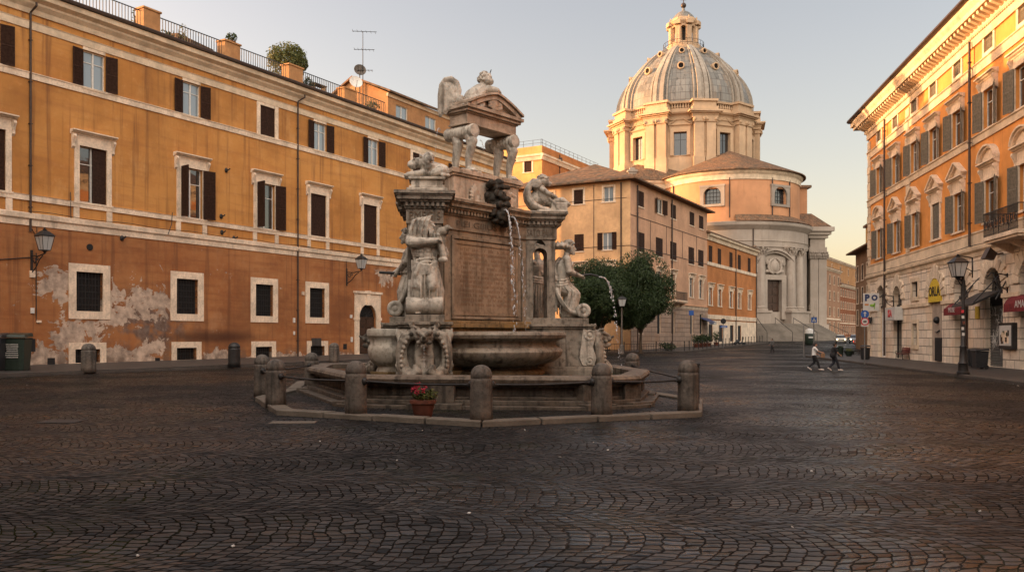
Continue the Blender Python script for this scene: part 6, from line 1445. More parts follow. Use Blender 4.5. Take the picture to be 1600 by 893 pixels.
def monster():
    mb = MB(); y0 = 0.0                        # on the outer face, which is y = 0 here; outwards is -y
    mb.ball((0, -.22, 1.78), (.24, .26, .22)); mb.cap((0, -.36, 1.80), (0, -.62, 1.72), .15, .075); mb.cap((0, -.60, 1.72), (0, -.74, 1.80), .06, .03); mb.chain([(-.14, -.42, 1.90), (-.05, -.55, 1.84), (0, -.62, 1.80)], [.06, .05, .04]); mb.chain([(.14, -.42, 1.90), (.05, -.55, 1.84), (0, -.62, 1.80)], [.06, .05, .04]); mb.cap((-.13, -.5, 1.66), (.13, -.5, 1.66), .05, .05)
    mb.chain([(0, -.32, 1.62), (0, -.5, 1.54), (0, -.62, 1.56)], [.12, .09, .06])
    for s in (-1, 1):
        mb.ball((s*.13, -.42, 1.90), .065); mb.cap((s*.12, -.34, 1.95), (s*.2, -.40, 2.0), .05, .04); mb.chain([(s*.2, -.12, 1.92), (s*.30, -.10, 2.05), (s*.26, -.16, 2.14)], [.08, .06, .03])
        mb.chain([(s*.22, -.14, 1.86), (s*.42, -.18, 1.78), (s*.52, -.20, 1.55), (s*.52, -.22, 1.28), (s*.46, -.26, 1.05), (s*.36, -.36, .92)], [.13, .14, .13, .13, .14, .13])
        for k in range(9): t = k/8; mb.ball((s*(.30+.22*math.sin(t*2.2)), -.30-.03*k*.5, 1.86-t*.85), .05, 7, 5)
        mb.chain([(s*.40, -.34, .98), (s*.30, -.52, .88), (s*.16, -.52, .98), (s*.20, -.46, 1.10)], [.15, .14, .11, .07])
        for k in range(3): mb.cap((s*(.26+.07*k), -.50, .90), (s*(.24+.08*k), -.64, .82), .055, .045, 8)
        mb.chain([(s*.10, -.20, 1.60), (s*.16, -.26, 1.36), (s*.12, -.30, 1.15)], [.10, .08, .10])
    mb.chain([(0, -.15, 1.6), (0, -.12, 1.2), (0, -.3, .92)], [.22, .26, .2])
    for k in range(5): mb.ball((0, -.26-.02*k, 1.5-.13*k), (.2-.01*k, .10, .05), 10, 6)
    return sculpt(mb, .016, 1, ST['ftrav'])
MON = monster()
def shaft_mesh():
    mb = MB()
    # two posts joined by an arch: the opening runs along X
    mb.box(-.405, .405, -.43, -.2, 2.30, 4.5); mb.box(-.405, .405, .2, .43, 2.30, 4.5)
    m = Matrix.Rotation(R(90), 4, 'Z')
    for x in (-.405, .405):
        s0 = len(mb.v); arch_fill(mb, -.2, .2, 4.07, 4.5, -x if x > 0 else .405-.0, 0 if x > 0 else 0, 14); mb.xf(m, s0)
    mb.quad((-.405, -.2, 4.5), (.405, -.2, 4.5), (.405, .2, 4.5), (-.405, .2, 4.5))
    for s in (-1, 1):                          # thin raised margins round the arch and a bead on the shaft
        mb.box(s*.405, s*.425, -.30, -.2, 2.3, 4.07); mb.box(s*.405, s*.425, .2, .30, 2.3, 4.07)
        P = []
        for i in range(15):
            q = math.pi*i/14; P.append([(s*.405, .2*math.cos(q), 4.07+.2*math.sin(q)), (s*.425, .2*math.cos(q), 4.07+.2*math.sin(q)), (s*.425, .30*math.cos(q), 4.07+.30*math.sin(q)), (s*.405, .30*math.cos(q), 4.07+.30*math.sin(q))])
        mb.rings(P)
    return mb.mesh("pier", ST['ftrav'])
SH = shaft_mesh(); SQ = [(-.405, -.43), (.405, -.43), (.405, .43), (-.405, .43)]
def pier(k, x, y, ang, fig, L, txt, back=.5, inward=0.0):
    dz = .004*(k+1); rot = (0, 0, R(ang))
    mb = MB(); PD = [(-.56, -L), (.56, -L), (.56, back), (-.56, back)]
    layers(mb, PD, [(.45, .95, .10), (.95, 2.0, 0), (2.0, 2.06, .05), (2.06, 2.13, .10)], dz); layers(mb, [(-.46, -L+.08), (.46, -L+.08), (.46, back), (-.46, back)], [(2.13, 2.30, 0)], dz)
    po = mb.build("pier_pedestal", ST['ftrav'], FT, (x, y, 0), rot, bevel=.012)
    for s in (-1, 1):                          # console with a volute on either flank
        mb = MB(); P = [(-L+.02, 2.0), (-L+.12, 1.2), (-L+.02, .98), (-L-.30, .98), (-L-.36, 1.2), (-L-.26, 1.5), (-L-.34, 1.8), (-L-.30, 1.96)]
        mb.rings([[(s*.40, yy+.25, z) for yy, z in P], [(s*.62, yy+.25, z) for yy, z in P]])
        for zc_, r_ in ((1.84, .15), (1.12, .12)):
            m = Matrix.Translation((s*.62, -L+.08, zc_)) @ Matrix.Rotation(R(90)*s, 4, 'Y'); s0 = len(mb.v); mb.lathe([(r_, -.02), (r_, .03), (r_*.7, .035), (r_*.65, .015), (r_*.35, .015), (r_*.3, .05), (.001, .06)], 18); mb.xf(m, s0)
        mb.build("console", ST['statue'], po, smooth='auto')
    inst("pier_shaft", SH, FT, (x, y, 0), rot)
    mb = MB(); layers(mb, SQ, CORNL, dz)
    for q in range(8): mb.box(-.46+q*.123, -.46+q*.123+.07, -.43-.165, -.43-.09, 4.905, 4.995); mb.box(-.405-.165, -.405-.09, -.46+q*.123, -.46+q*.123+.07, 4.906, 4.994); mb.box(.405+.09, .405+.165, -.46+q*.123, -.46+q*.123+.07, 4.906, 4.994)
    co = mb.build("pier_cornice", ST['ftrav'], FT, (x, y, 0), rot)
    for t, ra, px_, py_ in txt: inst("frieze_letters", fit_text(t, .28, .74 if len(t) > 3 else .4, ST['cut'], .006), co, (px_, py_, 4.675), (0, 0, R(ra)))
    inst("statue", FIG[fig], FT, (x - math.sin(R(ang))*inward, y + math.cos(R(ang))*inward, .0), rot); inst("scroll", scroll_mesh(L), FT, (x, y, dz), rot)
    inst("sea_monster", MON, FT, (x + math.sin(R(ang))*(L-.02), y - math.cos(R(ang))*(L-.02), 0), rot)
F_, R__, L__ = (-2.24, -.9), (2.24, -.9), (-1.0, .36)
pier(0, *F_, -45, 'elder', 1.08, [("PMEGIS", 0, 0, -.487)])
pier(1, *R__, 45, 'woman', 1.45, [("SATO PAIN", -90, -.462, 0)])
pier(2, *L__, -135, 'youth', 1.0, [("DO", 0, -.1, -.487)], inward=.26)
pier(3, 2.0, 1.0, 135, 'youth', 1.2, [])
mb = MB(); mb.box(3.05, 3.85, -.4, .5, .5, 2.3); mb.build("statue_block", ST['ftrav'], FT, bevel=.02); inst("statue", FIG['youth'], FT, (3.42-.64*math.cos(R(45)), .06-.64*math.sin(R(45)), 0), (0, 0, R(135)))
mb = MB(); mb.ball((.44, -.86, 4.26), (.13, .13, .12)); mb.ball((.54, -.92, 4.34), (.08, .08, .075)); mb.cap((.58, -.96, 4.34), (.67, -1.0, 4.31), .03, .012); mb.chain([(.40, -.84, 4.2), (.44, -.84, 4.02), (.46, -.82, 3.82)], [.09, .075, .04]); mb.chain([(.34, -.9, 4.3), (.30, -.92, 4.16), (.34, -.9, 4.02)], [.05, .06, .03])
o = inst("carved_bird", sculpt(mb, .02, 1, ST['ftrav']), FT, (F_[0], F_[1], 0), (0, 0, R(-45)))
# staff of the youth, spout of the woman
def pm(c, ang): return Matrix.Translation((c[0], c[1], 0)) @ Matrix.Rotation(R(ang), 4, 'Z')
mb = MB(); mb.tube([(-.1, -.30, 3.44), (-.04, -1.22, 3.49)], [.045, .035], 8); sub_build("staff", mb, 'iron', FT, pm(L__, -135))
mb = MB(); mb.tube([(0, -1.15, 3.53), (0, -1.5, 3.57), (0, -1.72, 3.52)], .03, 8); sub_build("water_spout", mb, 'iron', FT, pm(R__, 45))
# lion on the front pier
mb = MB(); layers(mb, [(-.36, -.36), (.46, -.36), (.46, .36), (-.36, .36)], [(5.25, 5.36, .08), (5.36, 5.42, .02), (5.42, 5.58, -.03), (5.58, 5.64, .03)]); sub_build("lion_pedestal", mb, 'statue', FT, pm(F_, -45), bevel=.01)
mb = MB(); mb.cap((.28, .02, 5.84), (-.06, 0, 5.90), .18, .21); mb.ball((-.14, -.02, 6.06), (.19, .19, .19)); mb.ball((-.31, -.05, 6.03), (.135, .125, .13)); mb.cap((-.40, -.06, 5.99), (-.50, -.07, 5.97), .085, .075); mb.cap((-.40, -.06, 6.08), (-.52, -.07, 6.02), .05, .045); mb.cap((-.40, -.06, 5.91), (-.48, -.07, 5.90), .055, .04)
for s in (-1, 1): mb.cap((-.12, s*.15, 5.78), (-.55, s*.13, 5.72), .085, .07); mb.ball((-.58, s*.13, 5.70), (.08, .07, .055)); mb.cap((.24, s*.17, 5.82), (.02, s*.21, 5.73), .13, .08); mb.ball((-.40, -.06+s*.07, 6.11), .035); mb.ball((-.25, -.04+s*.13, 6.18), (.04, .04, .05))
rg = random.Random(6)
for k in range(90):
    a, t = rg.uniform(0, 6.28), rg.uniform(.75, 2.3); mb.ball((-.20+.26*(1-math.cos(t))*.5+.02, -.03+.23*math.sin(t)*math.sin(a)*1.0, 6.03+.23*math.sin(t)*math.cos(a)), rg.uniform(.04, .07), 7, 5)
mb.chain([(.42, .1, 5.72), (.44, -.14, 5.72), (.28, -.26, 5.70)], [.035, .035, .05]); m = sculpt(mb, .018, 1, ST['statue']); inst("lion", m, FT, (F_[0]+.10, F_[1]-.10, 0), (0, 0, R(-45)), 1.0)
# child with a scroll on the right pier
mb = MB(); mb.box(-.32, .32, -.80, .42, 5.25, 5.35); mb.box(-.24, .24, -.80, -.34, 5.35, 5.62)
P = [(.16, 6.36), (.27, 6.22), (.33, 6.0), (.30, 5.76), (.18, 5.56), (-.02, 5.44), (-.3, 5.38)]
for x in (-.22, -.07, .07, .22): mb.chain([(x, y, z) for y, z in P], [.085, .09, .095, .10, .11, .10, .07], 8)
s0 = len(mb.v); mb.lathe([(.001, -.28), (.05, -.30), (.15, -.29), (.165, -.2), (.15, 0), (.165, .2), (.15, .29), (.05, .30), (.001, .28)], 18); mb.xf(Matrix.Translation((0, .10, 6.27)) @ Matrix.Rotation(R(90), 4, 'Y'), s0)
mb.ball((0, -.14, 6.40), (.165, .18, .19)); mb.ball((0, -.26, 6.33), (.10, .09, .10)); mb.cap((0, -.33, 6.37), (0, -.36, 6.32), .025, .035); mb.ball((0, -.31, 6.25), .04)
mb.cap((0, -.02, 6.10), (0, -.20, 5.78), .20, .22); mb.ball((0, -.10, 6.02), (.23, .19, .18)); mb.cap((0, -.22, 5.74), (0, -.42, 5.66), .21, .17)
mb.ball((0, .08, 5.80), (.20, .24, .26))
for s in (-1, 1): mb.chain([(s*.21, -.08, 6.08), (s*.27, -.28, 5.92), (s*.16, -.48, 5.84)], [.085, .075, .055]); mb.chain([(s*.10, -.36, 5.66), (s*.14, -.66, 5.74), (s*.13, -.86, 5.60)], [.12, .10, .06])
for k in range(40): a, t = rg.uniform(0, 6.28), rg.uniform(0, 1.45); mb.ball((.165*math.sin(t)*math.cos(a), -.11+.18*math.sin(t)*math.sin(a), 6.42+.185*math.cos(t)), rg.uniform(.03, .05), 7, 5)
for k in range(6): mb.chain([(-.2+.08*k, -.2, 5.9), (-.22+.09*k, -.42, 5.62), (-.22+.09*k, -.55, 5.40)], [.035, .045, .04], 7)
inst("child_with_scroll", sculpt(mb, .016, 1, ST['statue']), FT, (R__[0], R__[1], 5.25*.16), (0, 0, R(45)), (1, 1, .84))
# rocky spout with shell cartouches on the attic
mb = MB(); rg = random.Random(9)
for k in range(70):
    x = rg.gauss(.32, .20); z = rg.uniform(4.80, 5.95); y = -1.02 - rg.random()*.36*(1-abs(x-.32)*1.2) + .25*abs(z-5.15); mb.ball((x, y, z), (rg.uniform(.06, .14), rg.uniform(.06, .13), rg.uniform(.05, .12)), 7, 5)
mb.cap((.32, -.9, 5.1), (.32, -1.2, 5.05), .3, .2); mb.cap((.32, -.8, 5.5), (.32, -1.0, 5.3), .26, .25); inst("rock_spout", sculpt(mb, .025, 0, ST['frock'], .02), FT)
for s, cx in ((-1, -.28), (1, .95)):
    mb = MB()
    for k in range(8): a = R(70 + s*-18*k + (40 if s < 0 else -40)); mb.chain([(cx + s*-.1, -.83, 5.35), (cx+.17*math.cos(a), -.86, 5.45+.2*math.sin(a)), (cx+.26*math.cos(a), -.82, 5.48+.32*math.sin(a))], [.04, .055, .03], 7)
    mb.ball((cx, -.84, 5.40), (.13, .08, .12)); mb.chain([(cx-.1, -.85, 5.3), (cx, -.9, 5.27), (cx+.14, -.85, 5.33)], [.06, .07, .05], 8)
    if s > 0: mb.chain([(cx+.1, -.86, 5.7), (cx+.28, -.88, 5.62), (cx+.24, -.86, 5.4), (cx+.3, -.84, 5.3)], [.06, .07, .06, .04], 8); mb.ball((cx-.12, -.9, 5.6), (.2, .1, .15))
    inst("shell_ornament", sculpt(mb, .02, 1, ST['fpink']), FT)
# supports and canopy
AX, AY = .5, -.35
def support():
    mb = MB()
    for y, bend in ((-.28, -.10), (.18, -.06)):
        mb.chain([(0, y, 7.10), (0, y+bend, 6.86), (.0, y+bend*.2+.03, 6.50), (0, y+.03, 6.24), (0, y-.02, 6.18)], [.135, .135, .105, .075, .09]); mb.cap((0, y-.02, 6.17), (0, y-.16, 6.15), .10, .08); mb.ball((0, y+bend*1.2-.05, 6.92), (.12, .09, .12))
        for f in range(4): mb.cap((-.075+.05*f, y-.12, 6.17), (-.08+.053*f, y-.22, 6.14), .035, .03, 7)
        for f in range(6): a = f*1.05; mb.cap((.11*math.cos(a), y+bend*.5+.11*math.sin(a), 7.06), (.13*math.cos(a), y+bend+.13*math.sin(a), 6.93), .045, .03, 7)
    return sculpt(mb, .02, 1, ST['statue'])
mb = MB(); pr = [(.001, -.50), (.05, -.51), (.06, -.48), (.09, -.48), (.10, -.51), (.17, -.50), (.185, -.46)]
for k in range(9): y = -.42 + .84*k/8; pr += [(.185, y-.025), (.155, y+.03)]
pr += [(.185, .46), (.17, .50), (.001, .50)]; mb.lathe(pr, 22); mb.xf(Matrix.Translation((0, 0, 7.185)) @ Matrix.Rotation(R(90), 4, 'X')); RO = mb.mesh("roll", ST['statue'])
for p_ in RO.polygons: p_.use_smooth = True
RO.set_sharp_from_angle(angle=R(50))
SUP = support(); 
for x in (-.38, 1.28): o = inst("support", SUP, FT, (x, -.36, 0)); inst("roll", RO, o)
mb = MB(); mb.box(-.75, -.05, -.8, .15, 6.11, 6.16); mb.box(.95, 1.6, -.8, .2, 6.11, 6.16); sub_build("support_base", mb, 'statue', FT, bevel=.01)
mb = MB(); CP = [(AX-1.0, AY-.34), (AX+1.0, AY-.34), (AX+1.0, AY+.30), (AX-1.0, AY+.30)]
layers(mb, CP, [(7.37, 7.42, .03), (7.42, 7.66, 0), (7.66, 7.70, .04), (7.70, 7.78, .10), (7.78, 7.87, .16)]); sub_build("canopy", mb, 'fpink', FT, bevel=.01)
mb = MB(); hw, zb_ = 1.04, 7.87; n = 20; y0, y1 = AY-.50, AY+.46
def pz(t): return zb_ + .40*(1-abs(t)**1.4)
C_ = [(AX+hw*(-1+2*i/n), pz(-1+2*i/n)) for i in range(n+1)]
mb.rings([[(x, y0+.14, z) for x, z in C_] + [(AX+hw, y0+.14, zb_+.001), (AX-hw, y0+.14, zb_+.001)], [(x, y1-.14, z) for x, z in C_] + [(AX+hw, y1-.14, zb_+.001), (AX-hw, y1-.14, zb_+.001)]])
mb.rings([[(x, y0, z-.10), (x, y1, z-.10), (x, y1, z+.03), (x, y0, z+.03)] for x, z in C_]); mb.rings([[(x, y0-.06, z+.03), (x, y1+.06, z+.03), (x, y1+.06, z+.09), (x, y0-.06, z+.09)] for x, z in [(AX+(x-AX)*1.05, z) for x, z in C_]])
sub_build("pediment", mb, 'fpink', FT)
mb = MB(); mb.ball((AX, y0+.10, 8.03), (.14, .10, .14)); rg = random.Random(12)
for k in range(16): a = k*.785; mb.chain([(AX+.12*math.cos(a), y0+.06, 8.03+.10*math.sin(a)), (AX+.26*math.cos(a+.4), y0+.06, 8.02+.14*math.sin(a+.4)), (AX+.24*math.cos(a+.8), y0+.04, 8.02+.12*math.sin(a+.8))], [.05, .045, .03], 7)
inst("pediment_crest", sculpt(mb, .018, 1, ST['fpink']), FT)
# cherub leaning on the pediment, with one tall wing
mb = MB(); q = lambda x, y, z: (AX + x, AY + y, z)
mb.ball(q(.02, -.08, 8.92), (.18, .19, .20)); mb.ball(q(.06, -.22, 8.87), (.10, .08, .10)); mb.cap(q(-.02, -.04, 8.74), q(-.08, 0, 8.66), .09, .11)
mb.cap(q(-.12, -.02, 8.60), q(-.46, .0, 8.36), .22, .22); mb.ball(q(-.10, -.02, 8.52), (.2, .17, .19)); mb.chain([q(-.42, -.06, 8.32), q(-.72, -.10, 8.10), q(-.98, -.05, 7.98)], [.19, .14, .10]); mb.chain([q(-.5, -.16, 8.25), q(-.45, -.34, 8.12), q(-.6, -.40, 7.98)], [.15, .11, .09])
mb.chain([q(.0, -.20, 8.66), q(.16, -.34, 8.62), q(.42, -.22, 8.62)], [.10, .09, .07]); mb.chain([q(.42, -.22, 8.62), q(.40, -.20, 8.50), q(.30, -.18, 8.42)], [.05, .06, .05]); mb.chain([q(-.1, .12, 8.66), q(.18, .14, 8.5), q(.32, -.05, 8.48)], [.085, .075, .055]); mb.chain([q(.05, -.1, 8.5), q(.1, -.1, 8.3)], [.14, .13])
for k in range(64): a, t = rg.uniform(0, 6.28), rg.uniform(0, 2.0); mb.ball(q(.02+.185*math.sin(t)*math.cos(a), -.05+.185*math.sin(t)*math.sin(a), 8.94+.20*math.cos(t)), rg.uniform(.03, .055), 7, 5)
for k in range(9): mb.chain([q(-.25-.06*k, -.2-.02*k, 8.42-.03*k), q(-.45-.05*k, -.28, 8.2-.02*k), q(-.5-.08*k, -.34, 7.98)], [.04, .05, .04], 7)
for k in range(14): mb.ball(q(-.9+rg.uniform(-.15, .25), rg.uniform(-.3, .2), 7.98+rg.random()*.3), rg.uniform(.05, .09), 7, 5)
inst("cherub", sculpt(mb, .016, 1, ST['statue']), FT, (0, 0, -.14))
mb = MB()                                  # wing: a full blade, a thick leading edge and layered feathers
W_ = [(.20, 8.02), (.24, 8.30), (.17, 8.52), (.02, 8.64), (-.14, 8.62), (-.26, 8.48), (-.32, 8.20), (-.34, 7.90), (-.32, 7.60), (-.25, 7.58), (-.19, 7.68), (-.12, 7.64), (-.06, 7.76), (.0, 7.74), (.06, 7.88), (.12, 7.92)]
mb.rings([[(x, -.03, z) for x, z in W_], [(x, .04, z) for x, z in W_]])
mb.chain([(.18, 0, 8.02), (.22, 0, 8.30), (.15, 0, 8.50), (.01, 0, 8.60), (-.14, 0, 8.58), (-.25, 0, 8.44), (-.30, 0, 8.15), (-.31, 0, 7.7)], [.07, .075, .08, .08, .07, .06, .05, .035], 8)
for k in range(6): x0 = -.27+.07*k; mb.chain([(x0*.6+.02, -.05, 8.42-.03*k), (x0, -.06, 8.05), (x0-.01, -.045, 7.66+.05*k)], [.045, .046, .034], 7)
for r_ in range(2):
    for k in range(5): x0 = -.22+.085*k; mb.ball((x0, -.06, 8.42-.16*r_-.03*k), (.05, .03, .09), 8, 6)
inst("cherub_wing", sculpt(mb, .018, 1, ST['statue']), FT, (-.62, -.2, .0), (0, 0, R(-50)), (1, .8, 1))
mb = MB(); mb.tube([q(.10, -.1, 8.84), q(.24, -.08, 9.12)], [.02, .012], 6); sub_build("metal_spike", mb, 'iron', FT)
# ------------------------------------------------------------------ water jets (each falls free of the stone)
def jet(name, p0, p1, up, rad, label, drops=30, grp=None, spread=.05):
    mb = MB(); p0, p1 = MF @ Vector(p0), MF @ Vector(p1); rg = random.Random(sum(map(ord, label))); N = 26; pts, rs = [], []
    for i in range(N+1):
        t = i/N; h = p0.lerp(p1, t**.62); z = p0.z + up*t - (p0.z - p1.z + up)*t*t; pts.append(Vector((h.x, h.y, z))); rs.append(rad*(1-.75*t)*(1+.3*math.sin(i*2.3)))
    cut = int(N*.45); mb.tube(pts[:cut+1], [q*.6 for q in rs[:cut+1]], 7)
    for k in range(int(drops*1.6)):
        t = rg.uniform(.25, 1); i = min(N-1, int(t*N)); p = pts[i].lerp(pts[i+1], t*N-i); s = rg.uniform(.25, .75)*rad*.75
        mb.ball(p + Vector((rg.gauss(0, spread*t), rg.gauss(0, spread*t), rg.gauss(0, .03))), (s, s, s*rg.uniform(1.3, 3.0)), 6, 4)
    o = mb.build(name, ST['jet'], smooth=True); me = o.data; c = pts[0].copy(); me.transform(Matrix.Translation(-c)); o.location = c
    return tag(o, label, "water", grp)
JG = "jets of water on the fountain"
jet("water_jet", (.22, -1.36, 5.12), (.18, -1.75, 1.86), .03, .05, "longer stream falling from the dark rock spout past the inscription", 70, JG)
jet("water_jet", (.66, -1.20, 5.0), (.80, -1.60, 1.86), .03, .042, "thinner stream falling from the right edge of the dark rock spout", 56, JG, .04)
jet("water_jet", (R__[0]+math.sin(R(45))*1.72+.04, R__[1]-math.cos(R(45))*1.72-.0, 3.5), (R__[0]+1.85, R__[1]-1.55, 1.0), .16, .040, "beaded twin streams curving from the spout in the woman statue's hand", 60, JG, .05)
jet("water_jet", (-1.15, -.35, 7.12), (-1.9, -.9, 6.2), .05, .022, "short thin jet landing on the head of the stone lion", 12, JG, .01)
jet("water_jet", (-.05, -.72, 7.0), (.02, -.86, 6.16), .02, .02, "small trickle under the canopy between the carved legs", 12, JG, .01)
fm = (F_[0]+math.sin(R(-45))*1.72, F_[1]-math.cos(R(-45))*1.72)
jet("water_jet", (fm[0], fm[1], 1.58), (fm[0]-.02, fm[1]-.02, .86), .0, .018, "thin trickle from the open mouth of the front sea monster", 14, JG, .008)
# ------------------------------------------------------------------ kerb and paving round the fountain
OCT = [gp(432, 648), gp(752, 667), gp(1097, 651), gp(1099, 629), gp(1002, 613), Vector((2.2, 37.5, 0)), Vector((-4.5, 39.5, 0)), Vector((-9.0, 36, 0)), gp(449, 611.5), gp(398, 626)]
OCT = [(p.x, p.y) for p in OCT]
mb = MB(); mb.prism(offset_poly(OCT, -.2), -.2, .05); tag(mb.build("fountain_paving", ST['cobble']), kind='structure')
P0, P1 = OCT, offset_poly(OCT, -.46); n = len(OCT); rg = random.Random(2)
mb = MB()
for i in range(n):
    a, b, c, d = (Vector(q) for q in (P0[i], P0[(i+1) % n], P1[(i+1) % n], P1[i])); L = (b-a).length; m = max(1, int(L/1.3))
    for k in range(m):
        s, e = k/m+.004, (k+1)/m-.004; h = .125+rg.uniform(-.01, .01); o = rg.uniform(-.015, .015); nn = Vector(((b-a).y, -(b-a).x)).normalized()*o
        q = [a.lerp(b, s)+nn, a.lerp(b, e)+nn, d.lerp(c, e), d.lerp(c, s)]; mb.prism([(v.x, v.y) for v in q], -.15, h)
tag(mb.build("kerb", ST['kerb'], bevel=.02), kind='structure')
# ------------------------------------------------------------------ bollards and the iron bars between them
def bollard_mesh(h=1.30, r=.265):
    mb = MB(); mb.lathe([(r*1.03, -.05), (r*1.0, .25), (r*.985, h*.70), (r*1.0, h*.735), (r*.94, h*.745), (r*.92, h*.765), (r*.97, h*.78), (r*.95, h*.84), (r*.84, h*.905), (r*.62, h*.96), (r*.32, h*.99), (.002, h)], 28)
    me = mb.mesh("bollard", ST['bollard'], True); return me
BM = bollard_mesh(); em = MB()
em.ball((0, 0, 0), (.09, .09, .10)); em.tube([(0, 0, 0), (.16, 0, -.02)], .03, 8); EM = em.mesh("eye_bracket", ST['iron'], True)
spots = [("front", 752, 663, "stone bollard directly in front of the inscription, nearest to the viewer"), ("fl", 556, 652, "stone bollard at the front left, beside the flower pot side of the ring"), ("l1", 431, 638, "stone bollard at the left corner of the kerb, in front of another bollard"),
         ("l2", 409.5, 622, "stone bollard half hidden behind the left corner bollard"), ("l3", 487, 607.5, "stone bollard at the back left, seen past the end of the basin rim"), ("fr", 940, 654, "stone bollard before the right sea monster with a carved mark low down"),
         ("r1", 1075, 648, "broken topped stone bollard at the right corner of the kerb"), ("r2", 988, None, "stone bollard behind the right rim of which only the rounded head shows")]
BOL = {}
for i, (k, px, py, lab) in enumerate(spots):
    p = gp(px, py) if py else Vector((ray(px)*32.4, 32.4, 0)); p.z = .09
    o = inst("bollard", BM, None, p, (0, 0, i*1.7)); s = 1 + .02*((i*7) % 5-2); o.scale = (s, s, 1+.012*((i*3) % 5-2))
    tag(o, lab, "bollard", "stone bollards around the fountain"); BOL[k] = o
for a, b, lab in (("l1", "fl", "iron bar between the left corner bollard and the front left bollard"), ("fl", "front", "iron bar running behind the flower pot between the two front bollards"), ("front", "fr", "long iron bar in front of the big bowl, right of the nearest bollard"),
                  ("fr", "r1", "iron bar between the marked bollard and the broken topped bollard"), ("r1", "r2", "iron bar leading from the broken topped bollard back to the hidden one"), ("l2", "l3", "iron bar between the half hidden left bollard and the back left one"), ("l1", "l2", "short iron bar joining the two bollards at the left corner")):
    A, B = Vector(BOL[a].location), Vector(BOL[b].location); d = (B-A); d.z = 0; L = d.length; d /= L; mb = MB(); z = .90
    p0, p1 = A + d*.24, B - d*.24; pts = [Vector(((p0.lerp(p1, t)).x, (p0.lerp(p1, t)).y, z - .035*math.sin(math.pi*t))) - p0 for t in (0, .1, .25, .5, .75, .9, 1)]
    mb.tube(pts, .026, 8); o = mb.build("iron_bar", ST['iron'], None, p0, smooth=True); tag(o, lab, "iron bar", "iron bars between the bollards")
    for q, s in ((pts[0], 1), (pts[-1], -1)): inst("eye_bracket", EM, o, q + d*s*.02, (0, 0, math.atan2(d.y, d.x) + (0 if s > 0 else math.pi)))
p = gp(1088, 636); mb = MB(); mb.box(-.075, .075, -.075, .075, 0, 1.18); mb.box(-.09, .09, -.09, .09, 1.18, 1.24); mb.box(-.12, .12, -.12, .12, -.02, .04); tag(mb.build("steel_post", ST['iron'], None, p, bevel=.008), "dark square steel post standing behind the broken topped bollard", "post")
# ------------------------------------------------------------------ foliage
def crown(mb, clumps, n, size, rg, flat=.0, shell=.55):
    tot = sum(c[1][0]*c[1][1]*c[1][2] for c in clumps)
    for c, r in clumps:
        for k in range(int(n*r[0]*r[1]*r[2]/tot)):
            while True:
                v = Vector((rg.uniform(-1, 1), rg.uniform(-1, 1), rg.uniform(-1, 1)))
                if shell < v.length < 1: break
            p = Vector((c[0]+v.x*r[0], c[1]+v.y*r[1], c[2]+v.z*r[2])); nrm = (v + Vector((rg.gauss(0, .6), rg.gauss(0, .6), rg.gauss(0, .6)+.3))).normalized()
            a = nrm.cross(Vector((rg.gauss(0, 1), rg.gauss(0, 1), rg.gauss(0, 1)))).normalized(); b = nrm.cross(a); s = size*rg.uniform(.6, 1.3)
            mb.add([p - a*s*.9, p + b*s*.42 + nrm*s*.12, p + a*s*.9, p - b*s*.42 + nrm*s*.12], [(0, 1, 2, 3)])
def tree(px, d, z0, h, rx, trunk_h, lab, n=9000, size=.145, seed=1, mat='leaf', grp=None, name="oak_tree", name_t="trunk"):
    rg = random.Random(seed); X = ray(px)*d; root = empty(name, (X, d, z0), rg.uniform(0, 6), lab, "tree", grp)
    cz = trunk_h + (h-trunk_h)*.5; rz = (h-trunk_h)*.5; cl = [((0, 0, cz), (rx*.72, rx*.72, rz*.72))]
    for k in range(26):
        a, t = rg.uniform(0, 6.28), math.acos(rg.uniform(-.85, 1)); q = rg.uniform(.62, .80); s = rg.uniform(.24, .42)
        cl.append(((math.sin(t)*math.cos(a)*rx*q, math.sin(t)*math.sin(a)*rx*q, cz+math.cos(t)*rz*q), (rx*s, rx*s, rz*s*.85)))
    mb = MB(); crown(mb, cl, n, size, rg, shell=.25)
    for k in range(int(n*.04)):               # stray shoots that break the outline
        a, t = rg.uniform(0, 6.28), math.acos(rg.uniform(-.5, 1)); e = rg.uniform(.98, 1.10); p = Vector((math.sin(t)*math.cos(a)*rx*e, math.sin(t)*math.sin(a)*rx*e, cz+math.cos(t)*rz*e)); u = Vector((rg.gauss(0, .3), rg.gauss(0, .3), 1)).normalized(); w = Vector((math.cos(a*3), math.sin(a*3), 0))
        mb.add([p-u*size, p+w*size*.35, p+u*size, p-w*size*.35], [(0, 1, 2, 3)])
    mb.build("crown", ST[mat], root, fix=False)
    mb = MB(); mb.chain([(0, 0, -.1), (.05, .02, trunk_h*.6), (0, .05, trunk_h*1.15)], [.22, .16, .13], 8)
    for k in range(7): a = k*.9; mb.chain([(0, .04, trunk_h), (math.cos(a)*rx*.25, math.sin(a)*rx*.25, trunk_h+rz*.5), (math.cos(a)*rx*.55, math.sin(a)*rx*.55, cz+rz*.25*(k % 3-1))], [.12, .08, .03], 6)
    mb.build(name_t, ST['bark'], root, smooth=True); return root
tree(936, 96.5, .13, zat(409, 96.5), 4.3, 1.9, "rounded dark evergreen tree left of the street lamp, partly behind the fountain", seed=3, n=60000, grp="round trees before the far palace")
tree(1001, 97.5, .15, zat(397, 97.5), 3.75, 2.1, "larger rounded dark evergreen tree right of the street lamp", seed=5, n=60000, grp="round trees before the far palace")
def wpt(fr, px, v, z): u = fr.at_px(px, v); p = fr.world(u, v); return Vector((p.x, p.y, z))
